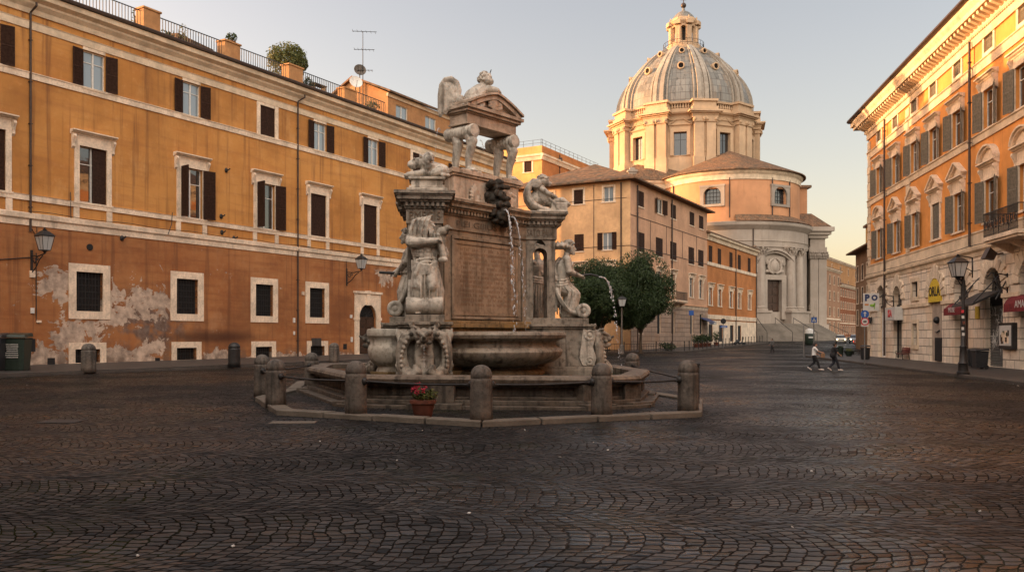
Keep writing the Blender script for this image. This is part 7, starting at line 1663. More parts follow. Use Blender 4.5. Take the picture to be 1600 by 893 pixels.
def bush(name, p, r, h, n, size, lab, cat, mat='leaf', seed=1, grp=None, pot=None, stems=True):
    rg = random.Random(seed); root = empty(name, p, 0, lab, cat, grp); z0 = pot or 0.0; mb = MB(); cl = [((0, 0, z0+h*.5), (r, r, h*.5))]
    for k in range(9): a = rg.uniform(0, 6.28); cl.append(((math.cos(a)*r*.6, math.sin(a)*r*.6, z0+h*rg.uniform(.35, .9)), (r*.5, r*.5, h*.22)))
    crown(mb, cl, n, size, rg, shell=.2); mb.build("foliage", ST[mat], root, fix=False)
    if stems:
        mb = MB()
        for k in range(5): a = k*1.3; mb.chain([(0, 0, z0*.8), (math.cos(a)*r*.3, math.sin(a)*r*.3, z0+h*.3), (math.cos(a)*r*.6, math.sin(a)*r*.6, z0+h*.7)], [.03, .022, .012], 5)
        mb.build("stem", ST['bark'], root)
    if pot: mb = MB(); mb.lathe([(r*.5, 0), (r*.72, pot*.85), (r*.8, pot*.86), (r*.8, pot), (r*.68, pot), (r*.66, pot*.9), (.01, pot*.88)], 14); mb.build("pot", ST['terracotta'], root, smooth='auto')
    return root
rt = ZE + .05
p = wpt(FL, 448, 2.4, ZE+.45); tr = bush("potted_tree", p, 1.75, zat(66, p.y)-ZE-1.05, 3600, .16, "large leafy yellow green potted tree behind the terrace railing", "tree", 'leaf_y', 8, pot=.6)
bush("potted_plant", wpt(FL, 362, TY+.45, FL.z(361, 66)), .42, .62, 160, .13, "spiky potted plant on top of the second terrace pier", "plant", 'leaf', 2, pot=.16)
bush("potted_plant", wpt(FL, 262, 1.0, rt+.1), .45, .8, 170, .12, "low bushy plant behind the railing right of the first terrace pier", "plant", 'leaf', 3, pot=.2)
bush("potted_plant", wpt(FL, 284, 1.0, rt+.1), .45, 1.7, 70, .13, "tall sparse potted shrub behind the terrace railing", "plant", 'leaf_y', 4, pot=.2)
bush("potted_plant", wpt(FL, 482, 1.0, rt+.1), .55, 1.0, 200, .13, "dark plant on the terrace just right of the third pier", "plant", 'leaf', 5, pot=.25)
bush("potted_plant", wpt(FL, 583, 1.2, rt+.1), .7, 1.3, 260, .13, "bushy plant beside the penthouse on the roof terrace", "plant", 'leaf', 6, pot=.25)
bush("potted_plant", wpt(FL, 213, 1.0, rt+.1), .3, 1.6, 50, .12, "thin climbing plant against the railing left of the first terrace pier", "plant", 'leaf', 7, pot=.2)
# antenna and dishes over the terrace
p = wpt(FL, 567, 4.0, ZE+.4); d_ = p.y; zt = zat(49, d_); root = empty("tv_antenna", p, 0, "tall thin television antenna mast above the roof terrace", "antenna"); mb = MB(); hh = zt - p.z; mb.tube([(0, 0, 0), (0, 0, hh)], [.06, .03], 6); mb.build("mast", ST['iron'], root)
for f, L in ((1.0, 1.5), (.80, 1.25), (.57, 1.1)):
    mb = MB(); mb.tube([(-L*.7, -L*.2, hh*f-.1), (L*.9, L*.25, hh*f+.05)], .03, 5)
    for k in range(6): x = -L*.65 + L*1.45*k/5; mb.tube([(x, x*.28-.35, hh*f-.03), (x, x*.28+.35, hh*f-.03)], .018, 4)
    mb.build("aerial", ST['iron'], root)
def dish(px, py, v, r, lab, mat, ry, rz):
    dd = FL.world(FL.at_px(px, v), v); z = zat(py, dd.y); root = empty("satellite_dish", (dd.x, dd.y, ZE+.4), 0, lab, "satellite dish", "dishes on the roof terrace"); mb = MB(); mb.lathe([(.001, 0), (r*.5, .05), (r*.85, .16), (r, .24), (r*.98, .26), (r*.5, .09), (.001, .04)], 20); m = Matrix.Translation((0, 0, z-ZE-.4)) @ Matrix.Rotation(rz, 4, 'Z') @ Matrix.Rotation(ry, 4, 'X'); mb.xf(m); mb.build("dish", ST[mat], root, smooth='auto')
    mb = MB(); mb.tube([(0, .05, 0), (0, .05, z-ZE-.4)], .05, 6); mb.tube([m @ Vector((0, -r*.9, .2)), m @ Vector((0, -.1, r*1.0))], .025, 5); mb.build("pole", ST['iron'], root)
dish(562, 111, 4.3, .62, "grey satellite dish, the higher of the two on the terrace", 'bollard', R(75), R(20)); dish(555.5, 130, 3.6, .66, "white satellite dish below the grey one", 'white_wood', R(70), R(25))
p = wpt(FL, 497, 1.6, ZE+.4); root = empty("terrace_table", p, FL.rot, "small dark table with a bench on the roof terrace", "table"); mb = MB(); mb.box(-.8, .8, -.4, .4, .95, 1.02); mb.build("table_top", ST['pipe'], root)
for x in (-.7, .7): mb = MB(); mb.box(x-.04, x+.04, -.3, .3, -.1, .95); mb.build("leg", ST['pipe'], root)
# ------------------------------------------------------------------ lamps
def lantern(parent, loc, h, w, mat='lamp_glass'):
    mb = MB(); a, b = w*.30, w*.5
    for s in range(4):
        m = Matrix.Rotation(R(90)*s, 4, 'Z'); s0 = len(mb.v); mb.tube([(a, a, 0), (b, b, h*.62)], .022, 4); mb.tube([(a, -a, 0), (a, a, 0)], .022, 4); mb.tube([(b, -b, h*.62), (b, b, h*.62)], .03, 4); mb.tube([(b, 0, h*.62), (a, 0, 0)], .010, 4); mb.xf(m, s0)
    mb.rings([[(x*(b+.05), y*(b+.05), h*.62) for x, y in ((-1, -1), (1, -1), (1, 1), (-1, 1))], [(x*(b*.55), y*(b*.55), h*.80) for x, y in ((-1, -1), (1, -1), (1, 1), (-1, 1))], [(x*.10, y*.10, h*.86) for x, y in ((-1, -1), (1, -1), (1, 1), (-1, 1))]])
    mb.lathe([(.10, h*.86), (.13, h*.90), (.05, h*.93), (.07, h*.96), (.01, h)], 10); mb.lathe([(.04, -h*.16), (.10, -h*.06), (a*1.1, 0), (.02, .01)], 10)
    o = mb.build("lantern", ST['iron'], parent, loc); mb = MB(); mb.rings([[(x*a*.93, y*a*.93, .02) for x, y in ((-1, -1), (1, -1), (1, 1), (-1, 1))], [(x*b*.93, y*b*.93, h*.61) for x, y in ((-1, -1), (1, -1), (1, 1), (-1, 1))]]); mb.build("lamp_glass", ST[mat], o); return o
def wall_lamp(fr, px, py, out, h, w, lab, grp):
    u, z = fr.u(px), fr.z(px, py); root = empty("wall_lamp", fr.world(u, 0, z), fr.rot, lab, "wall lamp", grp); mb = MB()
    mb.box(-.07, .07, -.06, .0, -.9, .7); mb.tube([(0, -.05, .35), (0, -out*.5, .28), (0, -out, .42)], .04, 6); mb.tube([(0, -.05, -.7), (0, -out*.35, -.4), (0, -out*.6, .05), (0, -out*.85, .30)], .035, 6)
    for c, r_ in (((0, -.32, .0), .22), ((0, -.62, .12), .14)): mb.tube([(0, c[1]+r_*math.cos(q*.5)*(1-q/20), c[2]+r_*math.sin(q*.5)*(1-q/20)) for q in range(16)], .025, 5)
    mb.build("bracket", ST['iron'], root); lantern(root, (0, -out, .62), h, w)
wall_lamp(FL, 49, 408, 1.40, 1.42, .80, "black iron lantern on a scrolled wall bracket above the left bins", "wall lanterns on the ochre palace"); wall_lamp(FL, 541.5, 431, 1.75, 1.38, .78, "black iron lantern on a scrolled wall bracket near the arched door", "wall lanterns on the ochre palace")
p = gp(1505, 584.5, .13); root = empty("street_lamp", p, 0, "black iron street lamp with a lantern in front of the red awning", "street lamp"); mb = MB()
zt = zat(432, p.y) - p.z
mb.lathe([(.30, -.02), (.30, .12), (.24, .16), (.21, .5), (.24, .55), (.19, .62), (.15, 1.3), (.17, 1.36), (.11, 1.45), (.085, 3.0), (.10, 3.05), (.075, 3.12), (.065, zt+.05), (.09, zt+.15), (.02, zt+.25)], 16); mb.build("pole", ST['iron'], root, smooth='auto')
mb = MB(); mb.tube([(0, 0, zt-.3), (-.12, -.02, zt-.15), (-.27, -.03, zt-.12)], .04, 6); mb.tube([(0, 0, zt-.5), (-.2, -.02, zt-.3), (-.26, -.03, zt-.15)], .025, 5); mb.build("arm", ST['iron'], root); lantern(root, (-.27, -.03, zt+.0), 1.12, .66)
rg = random.Random(4)
for k in range(5): mb = MB(); a = rg.uniform(-2.4, -.8); z = 1.9+.28*k; mb.box(-.06, .06, -.105, -.09, z, z+.14); mb.xf(Matrix.Rotation(a+R(90), 4, 'Z')); mb.build("sticker", ST[('sign_white', 'sign_white', 'terracotta', 'sign_white', 'sign_red')[k]], root)
d = 92.0; p = Vector((ray(971.5)*d, d, .12)); root = empty("street_lamp", p, 0, "pale post street lamp with a single lantern between the two round trees", "street lamp"); zt = zat(480, d); mb = MB(); mb.lathe([(.26, -.02), (.24, .9), (.12, 1.0), (.09, 3), (.07, zt-.1)], 12); mb.build("pole", ST['bollard'], root, smooth='auto'); lantern(root, (0, 0, zt), 1.25, .9)
# ------------------------------------------------------------------ bins and pots
def wheelie_bin(p, rz, w, dp, h, mat, lab, grp, sticker=None):
    root = empty("wheeled_bin", p, rz, lab, "bin", grp); mb = MB(); a, b = w/2, dp/2
    mb.rings([[(-a*.84, -b*.80, .08), (a*.84, -b*.80, .08), (a*.84, b*.84, .08), (-a*.84, b*.84, .08)], [(-a*.97, -b*.96, h*.84), (a*.97, -b*.96, h*.84), (a*.97, b, h*.84), (-a*.97, b, h*.84)], [(-a*1.02, -b*1.02, h*.845), (a*1.02, -b*1.02, h*.845), (a*1.02, b*1.04, h*.845), (-a*1.02, b*1.04, h*.845)], [(-a*1.02, -b*1.02, h*.875), (a*1.02, -b*1.02, h*.875), (a*1.02, b*1.04, h*.875), (-a*1.02, b*1.04, h*.875)]])
    for x in (-.45, .45): mb.box(x*w-.025, x*w+.025, -b*.99, -b*.86, h*.3, h*.78)
    mb.build("body", ST[mat], root, bevel=.02); mb = MB(); mb.rings([[(-a*1.04, -b*1.1, h*.88), (a*1.04, -b*1.1, h*.88), (a*1.04, b*1.1, h*.90), (-a*1.04, b*1.1, h*.90)], [(-a*1.0, -b*1.0, h*.95), (a*1.0, -b*1.0, h*.95), (a*1.0, b*1.0, h*1.0), (-a*1.0, b*1.0, h*1.0)]]); mb.build("lid", ST[mat], root, bevel=.02)
    for s in (-1, 1): mb = MB(); mb.lathe([(.02, -.05), (.12, -.05), (.13, 0), (.12, .05), (.02, .05)], 12); mb.xf(Matrix.Translation((s*a*.8, b*.7, .12)) @ Matrix.Rotation(R(90), 4, 'Y')); mb.build("wheel", ST['black'], root)
    if sticker:
        mb = MB(); rg = random.Random(3)
        for r_ in range(sticker[1]):
            x = -w*.26 + rg.random()*.06; z = h*.70 - r_*h*.055
            while x < w*.22: ww = rg.uniform(.03, .07); mb.box(x, x+ww, -b*.985+.10*b*(h*.84-z)/h-.01, -b*.9, z-.02, z+.02+.015*rg.random()); x += ww+.02
        mb.build("printed_label", ST[sticker[0]], root)
    return root
ST['bin_green'] = plain("dark_green_plastic", (.018, .028, .020), .45, var=.2); ST['bin_grey'] = plain("dark_grey_plastic", (.02, .021, .023), .45, var=.2)
BG = "wheeled bins by the ochre palace"
b0 = gp(25, 580, .13); b1 = gp(-12, 581, .13); wheelie_bin((b0.x, b0.y, .13), R(10), 1.25, 1.1, 2.05, 'bin_green', "dark green wheeled bin with white print, standing under the left wall lamp", BG, ('sign_white', 7)); wheelie_bin((b1.x, b1.y, .13), R(10), 1.25, 1.1, 2.05, 'bin_grey', "dark wheeled bin cut by the left edge of the photo", BG)
p = gp(1517, 573.5, .13); wheelie_bin(p, FR.rot+R(6), .80, .7, 1.15, 'bin_grey', "grey bin with pale stickers just right of the street lamp", "bins by the shop fronts", ('sign_white', 4)); p = gp(1530.5, 576, .13); wheelie_bin(p, FR.rot, .85, .7, 1.17, 'bin_grey', "plain black bin beside the graffitied roller shutter", "bins by the shop fronts")
p = gp(1352, 561, .13); root = empty("litter_bin", p, 0, "dark round litter bin behind the sign post at the palace corner", "bin"); mb = MB(); mb.lathe([(.30, 0), (.34, .1), (.36, .85), (.40, .88), (.40, .94), (.30, .95), (.28, .8)], 16); mb.build("drum", ST['bin_grey'], root, smooth='auto'); mb = MB(); mb.lathe([(.42, 1.02), (.36, 1.12), (.01, 1.18)], 16); mb.build("hood", ST['bin_grey'], root, smooth='auto')
# bollards on the left pavement
for px, py, m_, lab in ((138.5, 583.5, 'bollard', "weathered pale bollard on the left pavement before a basement window"), (366, 575, 'iron', "dark metal topped bollard on the left pavement before the ochre palace"), (522, 569, 'bollard', "small bollard on the left pavement near the arched door")):
    p = gp(px, py, .0); p.z = .12; o = inst("bollard", bollard_mesh(1.5 if px < 500 else 1.42, .37 if px < 500 else .36), None, p); tag(o, lab, "bollard", "bollards along the left pavement")
    if m_ == 'iron': o.data.materials[0] = ST['iron']
# flower pot
p = gp(661, 652, .05); p.z = .05; root = empty("flower_pot", p, .4, "terracotta pot of red geraniums standing before the basin", "flower pot"); mb = MB()
mb.lathe([(.19, 0), (.205, .02), (.285, .34), (.32, .345), (.325, .43), (.30, .435), (.275, .40), (.01, .38)], 28); mb.build("pot", ST['terracotta'], root, smooth='auto')
rg = random.Random(5); mb = MB(); crown(mb, [((.06, 0, .52), (.30, .28, .13)), ((-.12, 0, .56), (.16, .16, .14)), ((.2, 0, .58), (.16, .16, .1))], 420, .055, rg, shell=.1); mb.build("foliage", ST['leaf_y'], root, fix=False)
ST['petal'] = plain("red_geranium_petals", (.35, .012, .035), .6, var=.3); mb = MB()
for c in ((-.18, -.05, .74), (-.10, .04, .80), (-.22, .06, .70), (.02, -.1, .72), (-.05, -.14, .66), (-.2, -.14, .62)):
    for k in range(14): q = Vector((rg.gauss(0, .035), rg.gauss(0, .035), rg.gauss(0, .028))); mb.ball(Vector(c)+q, rg.uniform(.014, .024), 5, 4)
mb.build("blossom", ST['petal'], root)
mb = MB()
for c in ((-.18, -.05, .74), (-.10, .04, .80), (-.22, .06, .70), (.02, -.1, .72)): mb.tube([(c[0]*.4, c[1]*.4, .40), c], .008, 4)
mb.build("stem", ST['leaf_y'], root)
# ------------------------------------------------------------------ bench, posts, signs
p = gp(1409.5, 561, .13); root = empty("bench", p, FR.rot+R(2), "dark red slatted bench against the pale shop wall", "bench"); W = 1.9; mb = MB()
for k in range(4): mb.box(-W/2, W/2, -.25+.13*k, -.15+.13*k, .45, .48)
mb.build("seat", ST['red_paint'], root); mb = MB()
for k in range(3): mb.box(-W/2, W/2, .27+.02*k, .30+.02*k, .56+.14*k, .67+.14*k)
mb.build("backrest", ST['red_paint'], root)
for s in (-1, 1): mb = MB(); x = s*(W/2-.15); mb.chain([(x, -.22, 0), (x, -.20, .44), (x, .25, .44), (x, .34, .98)], [.03]*4, 6); mb.cap((x, .25, .44), (x, .32, 0), .03, .03, 6); mb.tube([(x, -.24, .44), (x, -.26, .66), (x, .28, .68)], .025, 5); mb.build("leg", ST['iron'], root)
ST['sign_blue'] = plain("blue_road_sign", (.025, .09, .30), .4, var=.08); ST['sign_green'] = plain("green_sign_print", (.16, .30, .03), .5, var=.1); ST['sign_orange'] = plain("orange_sign_print", (.45, .16, .03), .5, var=.1); ST['galv'] = plain("galvanised_steel", (.22, .21, .20), .45, .6, var=.2); ST['sign_navy'] = plain("navy_sign_print", (.02, .035, .10), .5, var=.1)
def disc(mb, c, r, y0, y1, seg=20):
    s0 = len(mb.v); mb.lathe([(.001, 0), (r, 0), (r, y1-y0), (.001, y1-y0)], seg); mb.xf(Matrix.Translation((c[0], y1, c[1])) @ Matrix.Rotation(R(90), 4, 'X'), s0)
p = gp(1351, 568, .13); root = empty("road_sign", p, R(-8), "white parking board above blue and red round signs at the palace corner", "road sign"); s = p.y/F; Z = lambda py: zat(py, p.y) - p.z
mb = MB(); mb.tube([(0, 0, -.02), (0, 0, Z(459))], .04, 8); mb.build("post", ST['galv'], root)
mb = MB(); mb.box(-.12, .92, -.07, -.04, Z(485.5), Z(458)); bd = mb.build("board", ST['sign_white'], root, bevel=.006)
inst("printed_letter", text_mesh("P", .58, ST['sign_navy'], .004, bold=.035), bd, (.14, -.075, Z(465.5))); mb = MB(); disc(mb, (.62, Z(465)), .20, -.078, -.07); mb.build("printed_clock", ST['sign_navy'], bd); mb = MB(); disc(mb, (.62, Z(465)), .09, -.083, -.078); mb.build("clock_face", ST['sign_white'], bd)
mb = MB(); mb.ball((.48, -.07, Z(477)), (.18, .012, .10), 12, 6); mb.chain([(.50, -.07, Z(478)), (.62, -.07, Z(474)), (.60, -.07, Z(482.5))], [.05, .05, .03], 6); mb.build("printed_emblem", ST['sign_green'], bd); mb = MB(); mb.box(-.02, .24, -.076, -.069, Z(477), Z(474.5)); mb.build("printed_text", ST['sign_orange'], bd)
mb = MB(); disc(mb, (0.0, Z(490.5)), .27, -.075, -.05); b1 = mb.build("round_plate", ST['sign_blue'], root); mb = MB(); mb.rings([[(x, y, z+Z(490.5)) for x, z in ((-.035, -.17), (.035, -.17), (.035, .05), (-.035, .05))] for y in (-.08, -.074)]); mb.rings([[(x, y, z+Z(490.5)) for x, z in ((-.11, .04), (.11, .04), (0, .18))] for y in (-.081, -.0745)]); mb.build("printed_arrow", ST['sign_white'], b1)
mb = MB(); disc(mb, (0.0, Z(502)), .27, -.075, -.05); b2 = mb.build("round_plate", ST['sign_red'], root); mb = MB(); disc(mb, (0, Z(502)), .20, -.08, -.074); b3 = mb.build("printed_disc", ST['sign_white'], b2); mb = MB(); mb.box(-.11, .11, -.085, -.08, Z(502)-.05, Z(502)+.05); mb.build("printed_vehicle", ST['black'], b2); mb = MB(); mb.box(-.24, .24, -.07, -.05, Z(510), Z(507.5)); mb.build("plate", ST['sign_white'], root)
def sign_post(px, d, zg, ytop, lab, plates, ybot=None):
    X = ray(px)*d; root = empty("road_sign", (X, d, zg), 0, lab, "road sign"); Zl = lambda py: zat(py, d) - zg; mb = MB(); mb.tube([(0, 0, -.02), (0, 0, Zl(ytop))], .05, 7); mb.build("post", ST['galv'], root)
    for sh, py, r_, m_, pr in plates:
        mb = MB()
        if sh == 'sq': mb.box(-r_, r_, -.09, -.06, Zl(py)-r_, Zl(py)+r_)
        elif sh == 'rd': disc(mb, (0, Zl(py)), r_, -.09, -.06)
        else: mb.box(-r_*1.2, r_*1.6, -.09, -.06, Zl(py)-r_*.4, Zl(py)+r_*.4)
        pl = mb.build("sign_plate", ST[m_], root)
        if pr == 'walk':
            mb = MB(); mb.rings([[(x*r_, y, Zl(py)+z*r_) for x, z in ((-.7, -.6), (.7, -.6), (0, .7))] for y in (-.095, -.089)]); tr_ = mb.build("printed_triangle", ST['sign_white'], pl); mb = MB(); mb.cap((0, -.095, Zl(py)+.18*r_), (0, -.095, Zl(py)-.15*r_), .12*r_, .1*r_, 6); mb.cap((0, -.095, Zl(py)-.1*r_), (.2*r_, -.095, Zl(py)-.5*r_), .08*r_, .06*r_, 6); mb.cap((0, -.095, Zl(py)-.1*r_), (-.2*r_, -.095, Zl(py)-.5*r_), .08*r_, .06*r_, 6); mb.build("printed_figure", ST['black'], pl)
        elif pr == 'bar': mb = MB(); mb.box(-r_*.7, r_*1.1, -.095, -.089, Zl(py)-r_*.12, Zl(py)+r_*.12); mb.build("printed_bar", ST['sign_white'], pl)
sign_post(1271.5, 84, .13, 493, "blue pedestrian crossing sign on a thin post at the island", [('sq', 499.5, .27, 'sign_blue', 'walk')])
sign_post(1080, 108, .2, 483, "blue square sign on a post before the apricot palace", [('sq', 488.5, .30, 'sign_blue', 'x')]); sign_post(1130, 118, .4, 498, "round dark sign with a blue arrow plate below it", [('rd', 501.5, .38, 'black', 'x'), ('pl', 510, .35, 'sign_blue', 'bar')])
p = gp(1255.5, 557.5, .13); root = empty("island_railing", p, 0, "thin steel post with a low hooped rail on the traffic island tip", "railing"); mb = MB(); mb.tube([(0, 0, 0), (0, 0, zat(507, p.y)-.13)], .035, 6); mb.build("post", ST['galv'], root); mb = MB(); mb.tube([(.12, .1, 0), (.12, .1, .8), (.9, .5, .8), (.9, .5, 0)], .03, 6); mb.tube([(.12, .1, .4), (.9, .5, .4)], .02, 5); mb.build("hoop", ST['galv'], root)
# round posts along the far kerb
pts = [FM.world(-9, fl[1]+.5), FM.world(2, -6.0), FM.world(30, -4.5), FM.world(55, -3.5)]
k = 0; first = None; acc = 0.0
for a, b in zip(pts, pts[1:]):
    L = (b-a).length; q = acc
    while q < L:
        v = a.lerp(b, q/L)
        if first is None:
            mb = MB(); mb.lathe([(.07, -.05), (.055, .05), (.05, 1.0), (.07, 1.02), (.075, 1.12), (.03, 1.2)], 8); first = mb.build("barrier_post", ST['iron'], None, (v.x, v.y, rise(v.y)+.13), smooth='auto'); o = first
        else: o = first.copy(); COL.objects.link(o); o.location = (v.x, v.y, rise(v.y)+.13)
        tag(o, "short black iron post, one of the row along the far kerb", "post", "iron posts along the far kerb"); q += 2.3
    acc = q - L
mb = MB(); a, b = pts[0], pts[1]; rt_ = empty("fence", (a.x, a.y, rise(a.y)+.13), 0, "low black iron fence on the pavement below the round trees", "fence"); L = (b-a).length; dv = (b-a)/L; off = Vector((dv.y, -dv.x, 0))*-.9; off += Vector((0, 0, 0)); dv = Vector((dv.x, dv.y, 0))
for z in (.25, .95): mb.tube([off + dv*0 + Vector((0, 0, z)), off + dv*L*.95 + Vector((0, 0, z))], .025, 5)
mb.build("fence_rail", ST['iron'], rt_); mb = MB()
for k in range(int(L/.35)): q = off + dv*k*.35; mb.box(q.x-.015, q.x+.015, q.y-.015, q.y+.015, 0, .95)
mb.build("fence_bars", ST['iron'], rt_)
HG = "clipped bushes in troughs by the apricot palace"
for i, (px, v, lab) in enumerate(((1061, -2.6, "leftmost of the dark clipped bushes outside the apricot palace"), (1067.5, -2.6, "second dark clipped bush outside the apricot palace"), (1074.5, -2.5, "third dark clipped bush, tallest of the row"), (1081, -2.4, "fourth dark clipped bush, nearest the cafe awning"))):
    q = FM.world(FM.u(px), v); bush("trough_bush", (q.x, q.y, rise(q.y)+.13), .75, 1.15 + .15*(i == 2), 420, .13, lab, "bush", 'leaf', 20+i, HG, pot=.5)
q = FM.world(FM.u(995), -4.0); bush("low_bush", (q.x, q.y, rise(q.y)+.13), 1.1, 1.0, 420, .14, "low spreading bush behind the iron fence", "bush", 'leaf', 31)
q = FM.world(FM.u(1097), -2.2); bush("flowering_shrub", (q.x, q.y, rise(q.y)+.13), .6, 1.7, 300, .13, "tall dark shrub in a pot beside the cafe entrance", "bush", 'leaf', 32, pot=.5)
q = FM.world(FM.u(1099), 0); root = empty("cafe_awning", (q.x, q.y, zat(501, q.y)), FM.rot, "small navy cafe awning by the corner of the apricot palace", "awning"); mb = MB(); mb.rings([[(x, y, z) for y, z in ((-.05, .5), (-1.5, -.2), (-1.5, -.55), (-1.46, -.55), (-1.44, -.25), (-.05, .4))] for x in (-1.8, 1.8)]); mb.build("cloth", ST['sign_navy'], root); mb = MB(); mb.box(.4, 1.7, -1.52, -1.5, -.5, -.25); mb.build("printed_band", ST['sign_white'], root)
# recycling container, planters
d = 138.0; p = Vector((ray(1265)*d, d, rise(d))); root = empty("recycling_bell", p, 0, "dark green container with a pale domed lid before the church steps", "container"); mb = MB(); mb.lathe([(.62, 0), (.74, .15), (.78, 1.75), (.74, 1.85)], 18); mb.build("body", ST['bin_green'], root, smooth='auto'); mb = MB(); mb.lathe([(.80, 1.83), (.80, 1.95), (.62, 2.45), (.25, 2.65), (.01, 2.68)], 18); mb.build("lid", ST['sign_white'], root, smooth='auto'); mb = MB(); mb.box(-.4, .4, -.80, -.6, 1.1, 1.35); mb.build("label_band", ST['sign_white'], root)
p = gp(1313, 556, .13); root = empty("planter", p, 0, "tall dark planter standing on the traffic island behind the walkers", "planter", "planters on the island"); mb = MB(); mb.lathe([(.22, 0), (.30, .75), (.33, .80), (.28, .80), (.2, .7)], 16); mb.build("tub", ST['bin_green'], root, smooth='auto'); mb = MB(); crown(mb, [((0, 0, .85), (.26, .26, .12))], 70, .08, random.Random(3), shell=.1); mb.build("foliage", ST['leaf'], root, fix=False)
p = gp(1326.5, 556, .13); root = empty("planter", p, 0, "low bowl shaped green planter on the traffic island", "planter", "planters on the island"); mb = MB(); mb.lathe([(.22, 0), (.42, .4), (.46, .5), (.40, .5), (.3, .42)], 16); mb.build("tub", ST['bin_green'], root, smooth='auto'); mb = MB(); crown(mb, [((0, 0, .58), (.38, .38, .16))], 110, .08, random.Random(4), shell=.1); mb.build("foliage", ST['leaf_y'], root, fix=False)
p = gp(1340, 553, .13); root = empty("stone_seat", p, R(8), "long low dark seat on the traffic island", "bench"); mb = MB(); mb.box(-.75, .75, -.22, .22, .30, .40); mb.build("seat", ST['iron'], root, bevel=.02)
for s in (-.55, .55): mb = MB(); mb.box(s-.08, s+.08, -.18, .18, 0, .30); mb.build("leg", ST['iron'], root)
# covers in the cobbles and scraps of paper
p = gp(458, 659.5); mb = MB(); mb.box(-.52, .52, -.24, .24, -.02, .012); tag(mb.build("drain_cover", ST['kerb'], None, (p.x, p.y, 0), (0, 0, R(5)), bevel=.004), "pale stone drain cover let into the cobbles before the left bollards", "drain cover")
p = gp(97, 658); mb = MB(); mb.box(-.45, .45, -.38, .38, -.02, .014); dc = mb.build("drain_cover", ST['iron'], None, (p.x, p.y, 0), (0, 0, R(3)), bevel=.004); tag(dc, "dark iron drain cover in the cobbles at the left", "drain cover")
mb = MB(); rg = random.Random(15)
for px, py in ((383, 596), (336, 637), (42, 602), (733, 803), (364, 855), (215, 870), (660, 673), (737, 665), (950, 704), (927, 692), (1268, 737), (1238, 825), (1358, 740), (1470, 862), (1590, 602), (1583, 600), (1591, 603), (1180, 600), (820, 672), (1060, 640), (1531, 800), (1330, 660), (620, 720), (500, 690), (875, 715)):
    q = gp(px, py); a = rg.uniform(0, 6.28); s = rg.uniform(.006, .012) * (1 + q.y*.015); z = .02 if q.y > 0 else 0; c, d_ = math.cos(a)*s, math.sin(a)*s
    mb.obox((q.x, q.y, .018), (c*1.5, d_*1.5, 0), (-d_, c, .004), (0, 0, .005))
tag(mb.build("litter", ST['sign_white']), kind='stuff')
